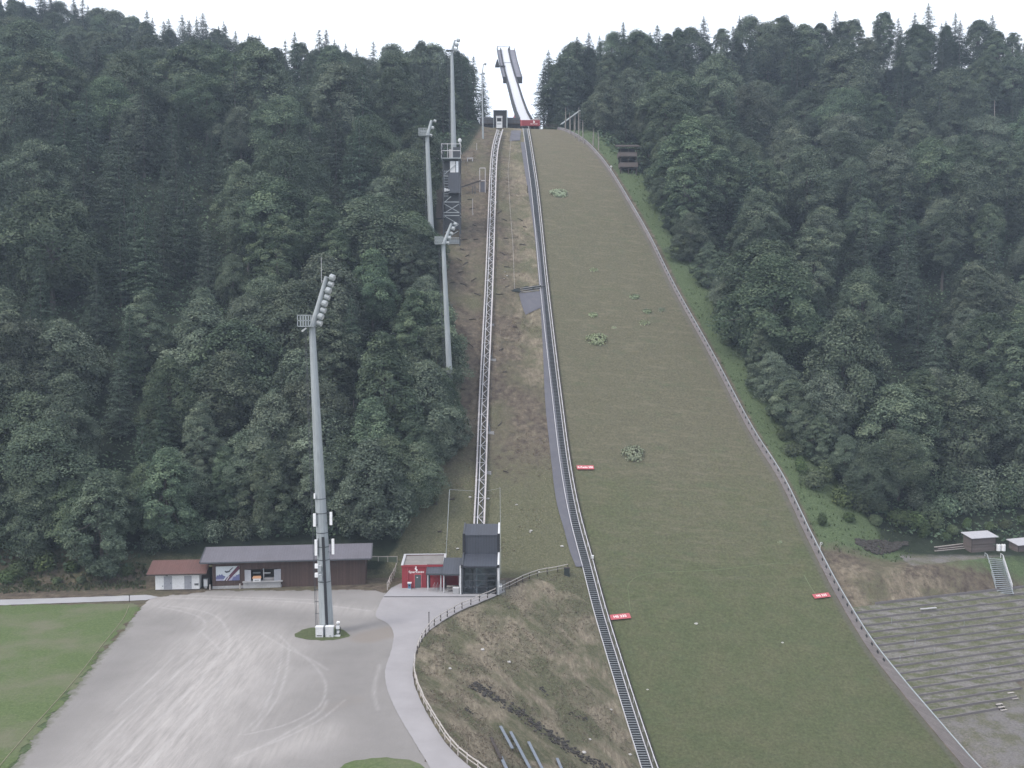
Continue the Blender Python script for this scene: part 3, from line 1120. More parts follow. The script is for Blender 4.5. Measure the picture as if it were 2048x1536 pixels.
def broad_mesh(seed, Ht=22., Rr=6.2, nb=120, nl=230, base=.22, lsz=.38, cone=.45):
    rg = np.random.default_rng(seed)
    V, Fc, T = [], [], []
    off = 0
    cz = Ht * (base + (1 - base) * .46)
    az = Ht * (1 - base) * .5
    lob = rg.uniform(0, 6.28, 6)
    boughs = []
    for k in range(nb):
        u = 1 - 2 * (k + .5) / nb
        ph = k * 2.39996 + rg.uniform(-.3, .3)
        st = math.sqrt(max(0, 1 - u * u))
        lump = 1 + .22 * math.sin(2 * ph + lob[0] + 2 * u) + .17 * math.sin(3 * ph + lob[1] - 3 * u) + .15 * math.sin(5 * u + lob[2] + ph)
        rad = (rg.uniform(.80, 1.0) if rg.random() < .72 else rg.uniform(.45, .8)) * lump
        wide = 1.0 if u < 0 else (1 - cone * u)
        c = np.array([Rr * st * math.cos(ph) * rad * wide, Rr * st * math.sin(ph) * rad * wide, cz + az * u * (.85 + .15 * rad) * (1 if u > 0 else .92)])
        outv = np.array([math.cos(ph) * st, math.sin(ph) * st, u])
        boughs.append((c, outv))
    for c, outv in boughs:
        rp = Rr * rg.uniform(.20, .36)
        pn = np.array([0, 0, 1.0]) * .9 + outv * .55 + rg.normal(size=3) * .12
        pn /= np.linalg.norm(pn)
        a = np.cross(pn, [0.3, 1, 0.2])
        a /= np.linalg.norm(a)
        b = np.cross(pn, a)
        n = int(nl * rg.uniform(.7, 1.3))
        rr = np.sqrt(rg.random(n)) * rp
        th = rg.random(n) * 6.283
        dome = (1 - (rr / rp) ** 2) * rp * .48
        th_ = rg.normal(size=n) * rp * .22
        p = c + a * (rr * np.cos(th))[:, None] + b * (rr * np.sin(th))[:, None] + pn * (dome + th_ - rp * .1)[:, None]
        nn = pn + (a * (np.cos(th) * rr / rp)[:, None] + b * (np.sin(th) * rr / rp)[:, None]) * .75 + rg.normal(size=(n, 3)) * .38
        nn /= np.linalg.norm(nn, axis=1, keepdims=True)
        L = rg.uniform(.7, 1.35, n) * lsz
        v, f = leaves_np(p, nn, L, L * rg.uniform(.45, .7, n), rg)
        V.append(v)
        Fc.append(f + off)
        off += len(v)
        T.append(np.clip(.5 + rg.normal() * .2 + rg.normal(size=n) * .2, 0, 1))
    return boughs, np.concatenate(V), np.concatenate(Fc), np.concatenate(T)


def conifer_mesh(seed, Ht=24., Rr=3.6, nw=38, base=.1, spr=1.0, droop=.28, ragged=.25):
    rg = np.random.default_rng(seed)
    P, N, L, T = [], [], [], []
    for w in range(nw):
        t = (w + rg.uniform(-.3, .3)) / (nw - 1)
        t = min(max(t, 0), 1)
        z = Ht * (base + (1 - base) * (t ** .92))
        ln = Rr * ((1 - t) ** .72) * (1 if t > .12 else .75 + t * 2) + .18
        nbr = int(7 + 3 * (1 - t))
        a0 = rg.uniform(0, 6.28)
        for k in range(nbr):
            if rg.random() < ragged * .35:
                continue
            a = a0 + 6.283 * k / nbr + rg.uniform(-.2, .2)
            l = ln * rg.uniform(1 - ragged, 1.12)
            zb = z + rg.uniform(-.55, .55) * Ht * (1 - base) / nw * 1.6
            d = np.array([math.cos(a), math.sin(a), 0])
            sd = np.array([-d[1], d[0], 0])
            m = max(5, int(l * 13 * spr))
            tt = (np.arange(m) + rg.random(m)) / m
            tt = .12 + .88 * tt
            side = rg.uniform(-1, 1, m) * (.42 - .25 * tt) * l * .8
            zz = -droop * rg.uniform(.6, 1.5) * l * tt ** 1.6 + .10 * l * tt ** 4 - np.abs(side) * .45 + rg.normal(size=m) * .14
            p = d * (l * tt)[:, None] + sd * side[:, None]
            p[:, 2] += zb + zz
            nn = np.array([0, 0, 1.0]) + d * .55 + sd * (side / (l + .1))[:, None] * 1.2 + rg.normal(size=(m, 3)) * .45
            nn /= np.linalg.norm(nn, axis=1, keepdims=True)
            P.append(p)
            N.append(nn)
            L.append(rg.uniform(.45, .9, m) * (.42 + .06 * l))
            T.append(np.clip(.42 + .28 * (tt - .5) + rg.normal() * .1 + rg.normal(size=m) * .15, 0, 1))
    P, N, L, T = map(np.concatenate, (P, N, L, T))
    v, f = leaves_np(P, N, L, L * rg.uniform(.35, .6, len(L)), rg, .18)
    return v, f, T


class Kind:
    pass


KB, KC = [], []
specB = [(22, 6.4, .20), (24, 5.6, .22), (20, 6.8, .16), (25, 6.0, .26), (21, 5.2, .16), (23, 7.2, .22), (19, 5.6, .12), (26, 5.0, .28), (18, 5.6, .02), (20, 6.2, .04), (16, 5.4, .01), (22, 4.6, .03), (25, 4.4, .16)]
for i, (h, r, b) in enumerate(specB):
    k = Kind()
    boughs, v, f, t = broad_mesh(100 + i, h, r, base=b, cone=(.45, .62, .40, .68, .52)[i % 5])
    k.crown = foliage_obj_mesh('crown', v, f, t, 'leaf')
    mb = MB()
    rr = random.Random(i)
    mb.tube([(0, 0, -1.2), (0, 0, .4), (rr.uniform(-.2, .2), rr.uniform(-.2, .2), h * .35), (rr.uniform(-.4, .4), rr.uniform(-.4, .4), h * .62), (rr.uniform(-.5, .5), rr.uniform(-.5, .5), h * .9)], [.42, .34, .27, .17, .05], 7)
    for c, o in boughs[::9]:
        z0 = h * rr.uniform(.28, .6)
        mb.tube([(0, 0, z0), (c[0] * .5, c[1] * .5, z0 * .5 + c[2] * .5 - .5), (c[0], c[1], c[2])], [.13, .09, .03], 5)
    k.trunk = mb.obj('trunk', 'bark').data
    k.h, k.r = h, r
    KB.append(k)
specC = [(25, 4.6, .04, .25), (27, 4.1, .06, .3), (22, 4.4, .03, .22), (26, 4.9, .12, .35), (20, 3.5, .03, .3)]
for i, (h, r, b, rag) in enumerate(specC):
    k = Kind()
    v, f, t = conifer_mesh(200 + i, h, r, base=b, ragged=rag)
    k.crown = foliage_obj_mesh('crown', v, f, t, 'needle')
    mb = MB()
    mb.tube([(0, 0, -1.2), (0, 0, .4), (0, 0, h * .5), (0, 0, h * .99)], [.36, .28, .17, .02], 7)
    k.trunk = mb.obj('trunk', 'bark').data
    k.h, k.r = h, r
    KC.append(k)
for o in list(bpy.data.objects):
    if o.name.startswith('trunk'):
        bpy.data.objects.remove(o)


def tree(kind, name, loc, sc, rz, label, cat, group, sxy=1.0, lean=0.):
    t = thing(name, label, cat, loc, rz, group)
    q_ = RND.uniform(.9, 1.12)
    t.scale = (sc * sxy * q_, sc * sxy / q_, sc)
    if lean:
        t.rotation_euler = (lean, 0, rz)
    for nm, me in (('trunk', kind.trunk), ('crown', kind.crown)):
        o = bpy.data.objects.new(nm, me)
        COL.objects.link(o)
        o.parent = t
    return t


# ------------------------------------------------------------------ forest layout
TREES = []     # x, y, kind, height, radius factor
LEDGE = ([225, 300, 340, 430, 500, 650, 760, 860, 910, 945, 1000, 1085], [955, 908, 858, 826, 826, 842, 860, 868, 866, 845, 806, 754])
REDGE = ([225, 275, 350, 400, 470, 560, 640, 740, 900, 990, 1060], [1140, 1182, 1255, 1294, 1356, 1434, 1498, 1544, 1632, 1690, 1762])


def region(x, y):
    z = hz(x, y)
    px, py = proj((x, y, z))
    if px < 1010:
        lim = np.interp(py, *LEDGE)
        sx = cT * y - sT * x
        ok = px < lim and sx > 165.5
        edge = lim - px < 70
        if 280 < px < 770 and sx < 171:
            ok = False
        return ok, 'L', px, py, edge
    lim = np.interp(py, *REDGE)
    ok = px > lim and y > (186 if px < 1840 else 199)
    if py > 315 and py < 440 and px < 1300 + (py - 340) * .35:
        ok = False
    if py < 315 and px < 1180 and y < 352:
        ok = False
    return ok, 'R', px, py, px - lim < 60


rt = random.Random(5)
pts = []
y = 150.
row = 0
while y < 462:
    d = np.interp(y, [163, 230, 330, 460], [10.4, 12.0, 13.6, 15.6])
    x = -.72 * y + (row % 2) * d * .5
    while x < .70 * y:
        xx, yy = x + rt.uniform(-.34, .34) * d, y + rt.uniform(-.34, .34) * d
        pts.append((xx, yy))
        x += d
    y += d * .88
    row += 1
nB = nC = 0
for (x, y) in pts:
    ok, side, px, py, edge = region(x, y)
    if not ok or px < -70 or px > 2118:
        continue
    yr = float(np.interp(px, SKX, RDY))
    if y > yr + 6:
        continue
    n1 = float(vnoise(np.array([x]), np.array([y]), 34, 31)[0])
    n2 = float(vnoise(np.array([x]), np.array([y]), 60, 33)[0])
    pcon = .24 + .6 * max(0, n1 - .45) * 2
    if side == 'L' and 120 < px < 420 and 330 < py < 640:
        pcon += .6
    if y > yr - 9:
        continue
    if y > yr - 45:
        pcon += .22
    if side == 'L' and px > 850 and py < 330:
        pcon = .7
    if side == 'R' and px < 1240 and py < 330:
        pcon = .6
    if edge and y < 240:
        pcon *= .3
    con = rt.random() < pcon
    Ht = rt.uniform(17, 25) * (.9 if edge else 1) * float(np.interp(y, [165, 210], [.78, 1]))
    if con:
        Ht *= 1.05
    Ht *= rt.choice([1, 1, 1, 1.18, .85])
    TREES.append([x, y, con, Ht, side, px, py, edge, yr])


x = -330.
while x < 330:
    x += rt.uniform(4.6, 7.2)
    for off in (-9, -1):
        yy0 = 395.
        for _ in range(4):
            pxx = 1024 + F * x / yy0
            yy0 = float(np.interp(pxx, SKX, RDY)) + off
        xx, yy = x + rt.uniform(-2, 2), yy0 + rt.uniform(-3, 3)
        px, py = proj((xx, yy, hz(xx, yy)))
        if px < -60 or px > 2110 or 955 < px < 1092 or (off == -9 and rt.random() < .45):
            continue
        con = rt.random() < .5
        TREES.append([xx, yy, con, rt.uniform(17, 24) * (1.12 if con else 1), 'L' if px < 1024 else 'R', px, py, True, float(np.interp(px, SKX, RDY))])


def px_at(px, Y):
    return (px - 1024) * Y / F


# spires that stand out against the sky or at the edge of the gap: (px, top py, Y)
for px, tpy, Y in [(597, 64, 372), (645, 58, 370), (697, 88, 372), (770, 98, 375), (350, 38, 430), (388, 40, 432), (458, 44, 428), (180, 18, 438),
                   (1087, 122, 360), (1152, 74, 368), (1175, 66, 372), (1196, 72, 370), (1243, 62, 374), (1458, 54, 384), (1815, 26, 388), (1876, 42, 390), (1904, 42, 390),
                   (948, 112, 350), (925, 108, 356), (935, 150, 340), (968, 150, 352), (893, 104, 362), (855, 108, 366), (1118, 105, 362), (1135, 95, 358)]:
    x = px_at(px, Y)
    z = hz(x, Y)
    top = U(px, tpy, Y).z
    TREES.append([x, Y, True, max(8, top - z), 'L' if px < 1024 else 'R', px, proj((x, Y, z))[1], False, 0])


# trees that make the forest edges
for px, py, Ht in [(872, 800, 16), (882, 868, 13), (886, 915, 10), (866, 925, 13), (850, 970, 12), (838, 1012, 12), (803, 1066, 10), (862, 745, 18), (852, 690, 16), (850, 575, 15.5), (822, 560, 17), (842, 540, 13), (850, 900, 18), (820, 960, 17), (780, 1030, 15),
                   (1322, 430, 11), (1352, 472, 12), (1380, 522, 13), (1416, 575, 12), (1456, 630, 13), (1488, 690, 13), (1518, 752, 12), (1545, 802, 11), (1580, 852, 10), (1612, 895, 10), (1640, 930, 11), (1690, 975, 11),
                   (1735, 1012, 10), (505, 1010, 14), (455, 1030, 13), (300, 1060, 12), (345, 1040, 13), (590, 1000, 14), (690, 1010, 13), (640, 1030, 12), (60, 1090, 13), (150, 1100, 12), (230, 1090, 13), (1330, 372, 14), (1312, 330, 14)]:
    g = G(px, py)
    TREES.append([g.x, g.y, False, Ht, 'L' if px < 1024 else 'R', px, py, True, 999])


def where(side, px, py, y, yr):
    """region phrase, used as group and inside the label"""
    if side == 'L':
        if yr and y > yr - 26 or py < 200:
            return 'on the left skyline ridge' if px < 560 else 'on the skyline left of the inrun'
        if px > 800 and py < 420:
            return 'beside the steel judges tower'
        if px > 690:
            return 'along the left edge of the brown lift slope'
        if py > 960:
            return 'behind the grey roofed barn' if px > 390 else 'behind the white kiosk and meadow'
        if px > 450:
            return 'behind the nearest floodlight mast'
        return 'high on the left hillside' if py < 520 else 'low on the left hillside'
    if yr and y > yr - 26 or py < 190:
        return 'on the right skyline ridge'
    if px < 1330:
        return 'around the wooden viewing stand'
    if py > 860:
        return 'above the rubble and plank shed'
    if px < 1640:
        return 'along the right boards of the landing slope'
    return 'high on the right hillside' if py < 500 else 'low on the right hillside'


rk = random.Random(21)
NB = NC = 0
for x, y, con, Ht, side, px, py, edge, yr in sorted(TREES, key=lambda t: t[1]):
    w = where(side, px, py, y, yr)
    z = hz(x, y)
    if con:
        k = rk.choice(KC)
        sc = Ht / k.h
        tree(k, 'conifer_tree', (x, y, z), sc, rk.uniform(0, 6.28), 'dark pointed conifer ' + w, 'tree', 'conifers ' + w, rk.uniform(1.1, 1.5) if yr else rk.uniform(1.0, 1.45))
        NC += 1
    else:
        k = rk.choice([KB[8], KB[9], KB[11], KB[12], KB[6]] if (yr and yr < 900 and y > yr - 20) else KB[8:12] if (y < 215 or edge) and rk.random() < .8 else KB[:8] + KB[12:])
        sc = Ht / k.h
        tree(k, 'broadleaf_tree', (x, y, z), sc, rk.uniform(0, 6.28), 'round green broadleaf tree ' + w, 'tree', 'broadleaf trees ' + w, rk.uniform(1.12, 1.42))
        NB += 1
print('TREES broad', NB, 'conifer', NC)
# ------------------------------------------------------------------ shrubs, herbs, dry grass
def clump_mesh(seed, n, rx, rz, lsz, name='foliage', mat='shrub', lobes=5):
    rg = np.random.default_rng(seed)
    P, N = [], []
    for k in range(lobes):
        a = rg.uniform(0, 6.28)
        c = np.array([math.cos(a) * rx * .5 * rg.random(), math.sin(a) * rx * .5 * rg.random(), rz * rg.uniform(.35, .6)])
        m = n // lobes
        d = rg.normal(size=(m, 3))
        d /= np.linalg.norm(d, axis=1, keepdims=True)
        q = rg.uniform(.6, 1.0, m) ** .6
        p = c + d * q[:, None] * np.array([rx * .62, rx * .62, rz * .5])
        p[:, 2] = np.maximum(p[:, 2], .03)
        P.append(p)
        nn = d + np.array([0, 0, .7]) + rg.normal(size=(m, 3)) * .3
        N.append(nn / np.linalg.norm(nn, axis=1, keepdims=True))
    P, N = np.concatenate(P), np.concatenate(N)
    L = rg.uniform(.7, 1.3, len(P)) * lsz
    v, f = leaves_np(P, N, L, L * .6, rg)
    return foliage_obj_mesh(name, v, f, np.clip(.5 + rg.normal(size=len(P)) * .25, 0, 1), mat)


SHR = [clump_mesh(300 + i, 900, r, z, .34) for i, (r, z) in enumerate([(2.2, 2.6), (1.7, 3.2), (2.6, 2.2), (1.4, 1.8)])]
SHD = [clump_mesh(320 + i, 1100, r, z, .42, 'foliage', 'leaf') for i, (r, z) in enumerate([(3.2, 4.2), (2.6, 5.0), (3.6, 3.6)])]


def put(name, me, loc, sc, rz, label, cat, group=None):
    o = bpy.data.objects.new(name, me)
    COL.objects.link(o)
    o.location = loc
    o.scale = (sc, sc, sc) if not isinstance(sc, tuple) else sc
    o.rotation_euler = (0, 0, rz)
    return tag(o, label, cat, group)


rs = random.Random(77)
# light green shrubs on the grass strip at the right forest edge
for px, py, s in [(1585, 912, 1.3), (1562, 880, .9), (1625, 975, 1.5), (1650, 962, 1.3), (1690, 1010, 1.6), (1725, 1020, 1.7), (1760, 1025, 1.6), (1645, 1052, .8), (1700, 1045, 1.1),
                  (1790, 1048, 1.5), (1830, 1055, 1.5), (1870, 1062, 1.3), (1905, 1068, 1.4), (1935, 1058, 1.3), (1540, 830, .8), (1500, 770, .7), (1412, 575, .8), (1455, 690, .7), (1380, 545, .6),
                  (2010, 1058, 1.5), (2045, 1050, 1.5), (1980, 1060, 1.3), (1345, 485, .7), (1600, 945, 1.0), (1755, 1050, 1.2), (1850, 1075, 1.0), (1890, 1082, 1.0)]:
    put('shrub', rs.choice(SHR), G(px, py), s * (.55 if px > 1895 else 1), rs.uniform(0, 6.28), 'light green shrub on the grassy right forest edge', 'shrub', 'shrubs on the right forest edge')
for px, py, s in [(40, 1150, 1.1), (90, 1140, 1.3), (140, 1145, 1.1), (185, 1150, 1.0), (225, 1145, .9), (15, 1165, .9), (60, 1172, .6), (110, 1168, .7), (165, 1166, .7), (255, 1150, .8), (-30, 1160, 1.2)]:
    put('shrub', rs.choice(SHR), G(px, py), s, rs.uniform(0, 6.28), 'low green bush at the forest foot behind the meadow path', 'shrub', 'bushes behind the meadow path')
for px, py, s in [(430, 1082, .9), (480, 1080, 1.0), (530, 1078, .9), (585, 1075, 1.1), (640, 1070, 1.0), (690, 1066, 1.0), (735, 1062, .9), (770, 1055, .8), (350, 1095, 1.0), (310, 1105, .9), (395, 1088, 1.0), (790, 1078, .5)]:
    put('shrub', rs.choice(SHD), G(px, py), s, rs.uniform(0, 6.28), 'dark green bush right behind the barn and kiosk roofs', 'shrub', 'bushes behind the barn')

for px, py, s in [(1850, 1040, 1.0), (1890, 1030, 1.2), (1930, 1030, 1.1), (1970, 1025, 1.2), (2010, 1020, 1.2), (2045, 1020, 1.2), (1900, 992, 1.3), (1960, 985, 1.4), (2020, 980, 1.4), (1860, 1000, 1.2), (2050, 985, 1.3), (1935, 1005, 1.2), (1990, 1000, 1.2), (1830, 1020, 1.0)]:
    put('shrub', rs.choice(SHD), G(px, py), s, rs.uniform(0, 6.28), 'dark green bush on the slope above the plank shed', 'shrub', 'bushes above the plank shed')
for px, Y_, s in [(1084, 356, .55), (1091, 357, .6), (1098, 358, .65), (1105, 359, .7), (1112, 359, .8), (1120, 360, .8), (990, 358, .7), (984, 359, .6)]:
    x_ = px_at(px, Y_)
    put('shrub', rs.choice(SHD), (x_, Y_, hz(x_, Y_) - .3), s, rs.uniform(0, 6.28), 'small dark bush on the crest beside the take-off' if px > 1024 else 'small dark bush behind the top station', 'shrub', 'crest bushes by the take-off' if px > 1024 else 'crest bushes by the top station')

# undergrowth in the woods: one mass
rg = np.random.default_rng(9)
n = 70000
yy_ = 150 + rg.random(n) ** .85 * 300
xx_ = (rg.random(n) * 1.5 - .75) * yy_
z_ = H(xx_, yy_)
dep = yy_ * cp - (z_ - ZC) * sp_
ppx = 1024 + F * xx_ / dep
ppy = 768 - F * (yy_ * sp_ + (z_ - ZC) * cp) / dep
okm = np.where(ppx < 1010, (ppx < np.interp(ppy, *LEDGE) + 4) & (cT * yy_ - sT * xx_ > 167) & ((cT * yy_ - sT * xx_ > 172) | (ppx < 270)), (ppx > np.interp(ppy, *REDGE) + 14) & (yy_ > 187))
okm &= (yy_ < np.interp(ppx, SKX, RDY) + 4) & (ppx > -150) & (ppx < 2200)
P = np.stack([xx_, yy_, z_], 1)[okm]
k = 4
P = np.repeat(P, k, 0) + rg.normal(size=(len(P) * k, 3)) * np.array([.9, .9, .35]) + np.array([0, 0, .7])
N = rg.normal(size=P.shape) * .45 + np.array([0, -.25, 1.])
N /= np.linalg.norm(N, axis=1, keepdims=True)
L = rg.uniform(.5, 1.1, len(P)) * np.interp(P[:, 1], [200, 420], [.9, 1.5])
v, f = leaves_np(P, N, L, L * .6, rg)
o = bpy.data.objects.new('undergrowth', foliage_obj_mesh('undergrowth', v, f, np.clip(.35 + rg.normal(size=len(P)) * .2, 0, 1), 'leaf'))
COL.objects.link(o)
tag(o, 'dark leafy undergrowth covering the forest floor', 'undergrowth', kind='stuff')


def tufts(name, region_fn, n, hmin, hmax, mat, label, blades=3, wd=.07, seed=1, ybounds=(88, 340), lean=1.):
    rg = np.random.default_rng(seed)
    y = ybounds[0] + rg.random(n) * (ybounds[1] - ybounds[0])
    x = (rg.random(n) * 1.3 - .65) * y
    m = region_fn(x, y)
    x, y = x[m], y[m]
    z = H(x, y)
    x, y, z = (np.repeat(a, blades) for a in (x, y, z))
    k = len(x)
    h = rg.uniform(hmin, hmax, k)
    x = x + rg.normal(size=k) * .12
    y = y + rg.normal(size=k) * .12
    a = rg.random(k) * 6.283
    l = rg.uniform(.2, .9, k) * h * lean
    bx, by = np.cos(a), np.sin(a)
    w = wd * rg.uniform(.6, 1.5, k)
    b0 = np.stack([x - by * w, y + bx * w, z - .05], 1)
    b1 = np.stack([x + by * w, y - bx * w, z - .05], 1)
    mid = np.stack([x + bx * l * .4, y + by * l * .4, z + h * .75], 1)
    tip = np.stack([x + bx * l, y + by * l, z + h], 1)
    m1 = mid + np.stack([-by * w * .8, bx * w * .8, 0 * w], 1)
    m2 = mid + np.stack([by * w * .8, -bx * w * .8, 0 * w], 1)
    v = np.stack([b0, b1, m2, tip, m1], 1).reshape(-1, 3)
    f = np.arange(5 * k).reshape(k, 5)
    me = foliage_obj_mesh(name, v, f, np.clip(.5 + rg.normal(size=k) * .27, 0, 1), mat)
    o = bpy.data.objects.new(name, me)
    COL.objects.link(o)
    return tag(o, label, 'grass', kind='stuff')


def r_right(x, y):
    px, py = proj_np(x, y)
    return (x > xR(y) + 2.0) & (px < np.interp(py, *REDGE) + 60) & (y > 176)


def proj_np(x, y):
    z = H(x, y)
    dep = y * cp - (z - ZC) * sp_
    return 1024 + F * x / dep, 768 - F * (y * sp_ + (z - ZC) * cp) / dep


tufts('tall_grass', r_right, 26000, .15, .5, 'herb', 'bright green tall grass on the strip right of the boards', 3, .06, 3, (176, 345))


def r_bank(x, y):
    return (x > xF(y) + .8) & (x < xL(y) - 1.2) & (y < 166) & (y > 88) & (vnoise(x, y, 4.5, 41) + .5 * vnoise(x, y, 1.5, 42) > .74)


tufts('dry_grass', r_bank, 90000, .05, .16, 'straw', 'dry straw coloured grass on the bank beside the path', 3, .03, 4, (88, 167), 3.)


def r_brown(x, y):
    px, py = proj_np(x, y)
    return (x < xL(y) - 2.2) & (px > np.interp(py, *LEDGE) + 10) & (y > 166) & (y < 336) & (vnoise(x, y, 6, 43) + .5 * vnoise(x, y, 2, 44) > .88)


tufts('withered_grass', r_brown, 90000, .06, .22, 'straw', 'withered grass tufts on the brown slope under the lift', 2, .05, 5, (166, 336), 3.)


def r_lowleft(x, y):
    px, py = proj_np(x, y)
    s = cT * y - sT * x
    return (px < 292) & (s > 160) & (s < 168) & (py < 1190)


tufts('rank_grass', r_lowleft, 30000, .2, .6, 'herb', 'rank green grass at the forest foot behind the meadow path', 3, .08, 6, (140, 180))

# weed patches on the landing slope
WEED = [clump_mesh(400 + i, n, r, z, .22, 'leaf_patch', 'weed', 7) for i, (n, r, z) in enumerate([(260, 1.0, .35), (200, .8, .3), (420, 1.3, .5)])]
for px, py, w, dsc in [(1120, 388, 30, 'uppermost wide weed patch near the top of the landing slope'), (1187, 540, 15, 'small round weed patch highest of those on the middle landing slope'),
                       (1268, 593, 26, 'weed patch left of the pale patch on the middle landing slope'), (1185, 629, 24, 'leafy weed patch nearest the stairway on the middle landing slope'),
                       (1293, 622, 24, 'pale whitish weed patch on the middle landing slope'), (1322, 620, 15, 'weed patch closest to the right boards on the landing slope'),
                       (1196, 680, 36, 'broad bright weed patch lowest on the middle landing slope'), (1288, 646, 19, 'faint weed patch below the pale patch on the landing slope'),
                       (1227, 655, 9, 'tiny weed tuft above the broad bright patch'), (1269, 908, 38, 'large round weed patch right of the upper red distance sign'), (1559, 1083, 13, 'small pale weed tuft near the right boards above the lower sign')]:
    p = G(px, py)
    r = w / F * p.y * .64
    me = WEED[2] if w > 28 else WEED[RND.randrange(2)]
    o = put('weed_patch', me, (p.x, p.y, p.z - .05), (r * 1.0, r * (1.25 if w == 38 else 1.0), r * .8), RND.uniform(0, 6), dsc, 'weed', 'weed patches on the landing slope')
    o.rotation_euler = (R(30), 0, 0) if w == 38 else (R(34), 0, RND.uniform(-.2, .2))


# ------------------------------------------------------------------ helpers along the slope
def on_line(W, off=0., lift=0.):
    """points of a ground line shifted sideways (to the right when going uphill) and up"""
    out = []
    for i, p in enumerate(W):
        d = (W[min(i + 1, len(W) - 1)] - W[max(i - 1, 0)])
        d = Vector((d.x, d.y, 0)).normalized()
        r = Vector((d.y, -d.x, 0))
        q = p + r * off
        out.append(Vector((q.x, q.y, float(hhill(np.array([q.x]), np.array([q.y]))[0]) + lift)))
    return out


def resample(W, step):
    out = [W[0].copy()]
    acc = 0
    for a, b in zip(W[:-1], W[1:]):
        L = (b - a).length
        t = step - acc
        while t <= L:
            out.append(a.lerp(b, t / L))
            t += step
        acc = (acc + L) % step
    return out


def sweep(mb, rows, mi=0, close=True):
    """loft a list of cross-section rings (same count) into a closed tube"""
    n = len(rows[0])
    b = len(mb.v)
    for r in rows:
        mb.v += [tuple(p) for p in r]
    for i in range(len(rows) - 1):
        for k in range(n):
            mb.f.append((b + i * n + k, b + i * n + (k + 1) % n, b + (i + 1) * n + (k + 1) % n, b + (i + 1) * n + k))
            mb.m.append(mi)
    mb.f.append(tuple(b + k for k in range(n - 1, -1, -1)))
    mb.f.append(tuple(b + (len(rows) - 1) * n + k for k in range(n)))
    mb.m += [mi, mi]


def ribbon_beam(mb, W, off, lift, w, h, mi=0):
    c = on_line(W, off, lift)
    l = on_line(W, off - w / 2, 0)
    rows = []
    for p, q in zip(c, l):
        d = Vector((p.x - q.x, p.y - q.y, 0))
        d.normalize()
        d = d * (w / 2)
        rows.append([p - d, p + d, p + d + Vector((0, 0, h)), p - d + Vector((0, 0, h))])
    sweep(mb, rows, mi)


LWu = sorted(LW, key=lambda p: p.y)      # uphill order
LWu = [Vector((p.x, p.y, p.z)) for p in LWu]
d0 = (LWu[1] - LWu[0]).normalized()
LWu = [LWu[0] - d0 * 14] + LWu
RWu = sorted([Vector(p) for p in RW], key=lambda p: p.y)
d0 = (RWu[1] - RWu[0]).normalized()
RWu = [RWu[0] - d0 * 14] + RWu

# ---- stairway on the left of the landing slope
T = thing('stairway', 'long light metal stairway climbing the left edge of the landing slope', 'stairs', LWu[0])
mb = MB()
for p in resample(on_line(LWu, 0, .0), .5):
    s = float(xL(p.y))
    # a level tread across the run
    q = on_line([p, p + Vector((-.08, 1, 0))], 0)[0]
    mb.box(q.x - .66, q.y - .07, q.z + .16, q.x + .66, q.y + .07, q.z + .19)
mb.obj('steps', 'steel', T, world=True)
mb = MB()
ribbon_beam(mb, LWu, 0, .03, 1.5, .05)
mb.obj('gutter', 'black', T, world=True)  # black base strip, painted in for the dark gaps between the treads
mb = MB()
ribbon_beam(mb, LWu, -.76, .05, .11, .30)
mb.obj('stringer', 'steel_light', T, world=True)
mb = MB()
ribbon_beam(mb, LWu, .76, .05, .11, .30)
mb.obj('stringer', 'steel_light', T, world=True)
mb = MB()
ribbon_beam(mb, LWu, 1.2, 1.0, .12, .10)
for p in resample(on_line(LWu, 1.2, 0), 3.0):
    mb.box(p.x - .04, p.y - .04, p.z, p.x + .04, p.y + .04, p.z + 1.02)
mb.obj('handrail', 'steel_light', T, world=True)
mb = MB()
ribbon_beam(mb, LWu, 1.55, .0, .08, .62)
mb.obj('side_board', 'wood_dark', T, world=True)

# ---- boards on the right
T = thing('side_boards', 'grey board wall with light top rail along the right edge of the landing slope', 'barrier', RWu[0])
rows, cap = [], []
base = on_line(RWu, 0, -.1)
outp = on_line(RWu, 1, 0)
n_ = len(base)
for i, (p, q) in enumerate(zip(base, outp)):
    d = Vector((q.x - p.x, q.y - p.y, 0)).normalized()
    f = float(np.interp(p.y, [130, 200, 260, 345], [1.0, .82, .62, .45]))
    a = p
    b = p + d * .62 * f + Vector((0, 0, 1.75 * f))
    rows.append([a, a + d * .10, b + d * .10, b])
    cap.append([b - d * .03, b + d * .16 * f, b + d * .16 * f + Vector((0, 0, .10)), b - d * .03 + Vector((0, 0, .10))])
mb = MB()
sweep(mb, rows)
mb.obj('board_face', 'wood_grey', T, world=True)
mb = MB()
sweep(mb, cap)
mb.obj('top_rail', 'steel', T, world=True)
mb = MB()
mb2 = MB()
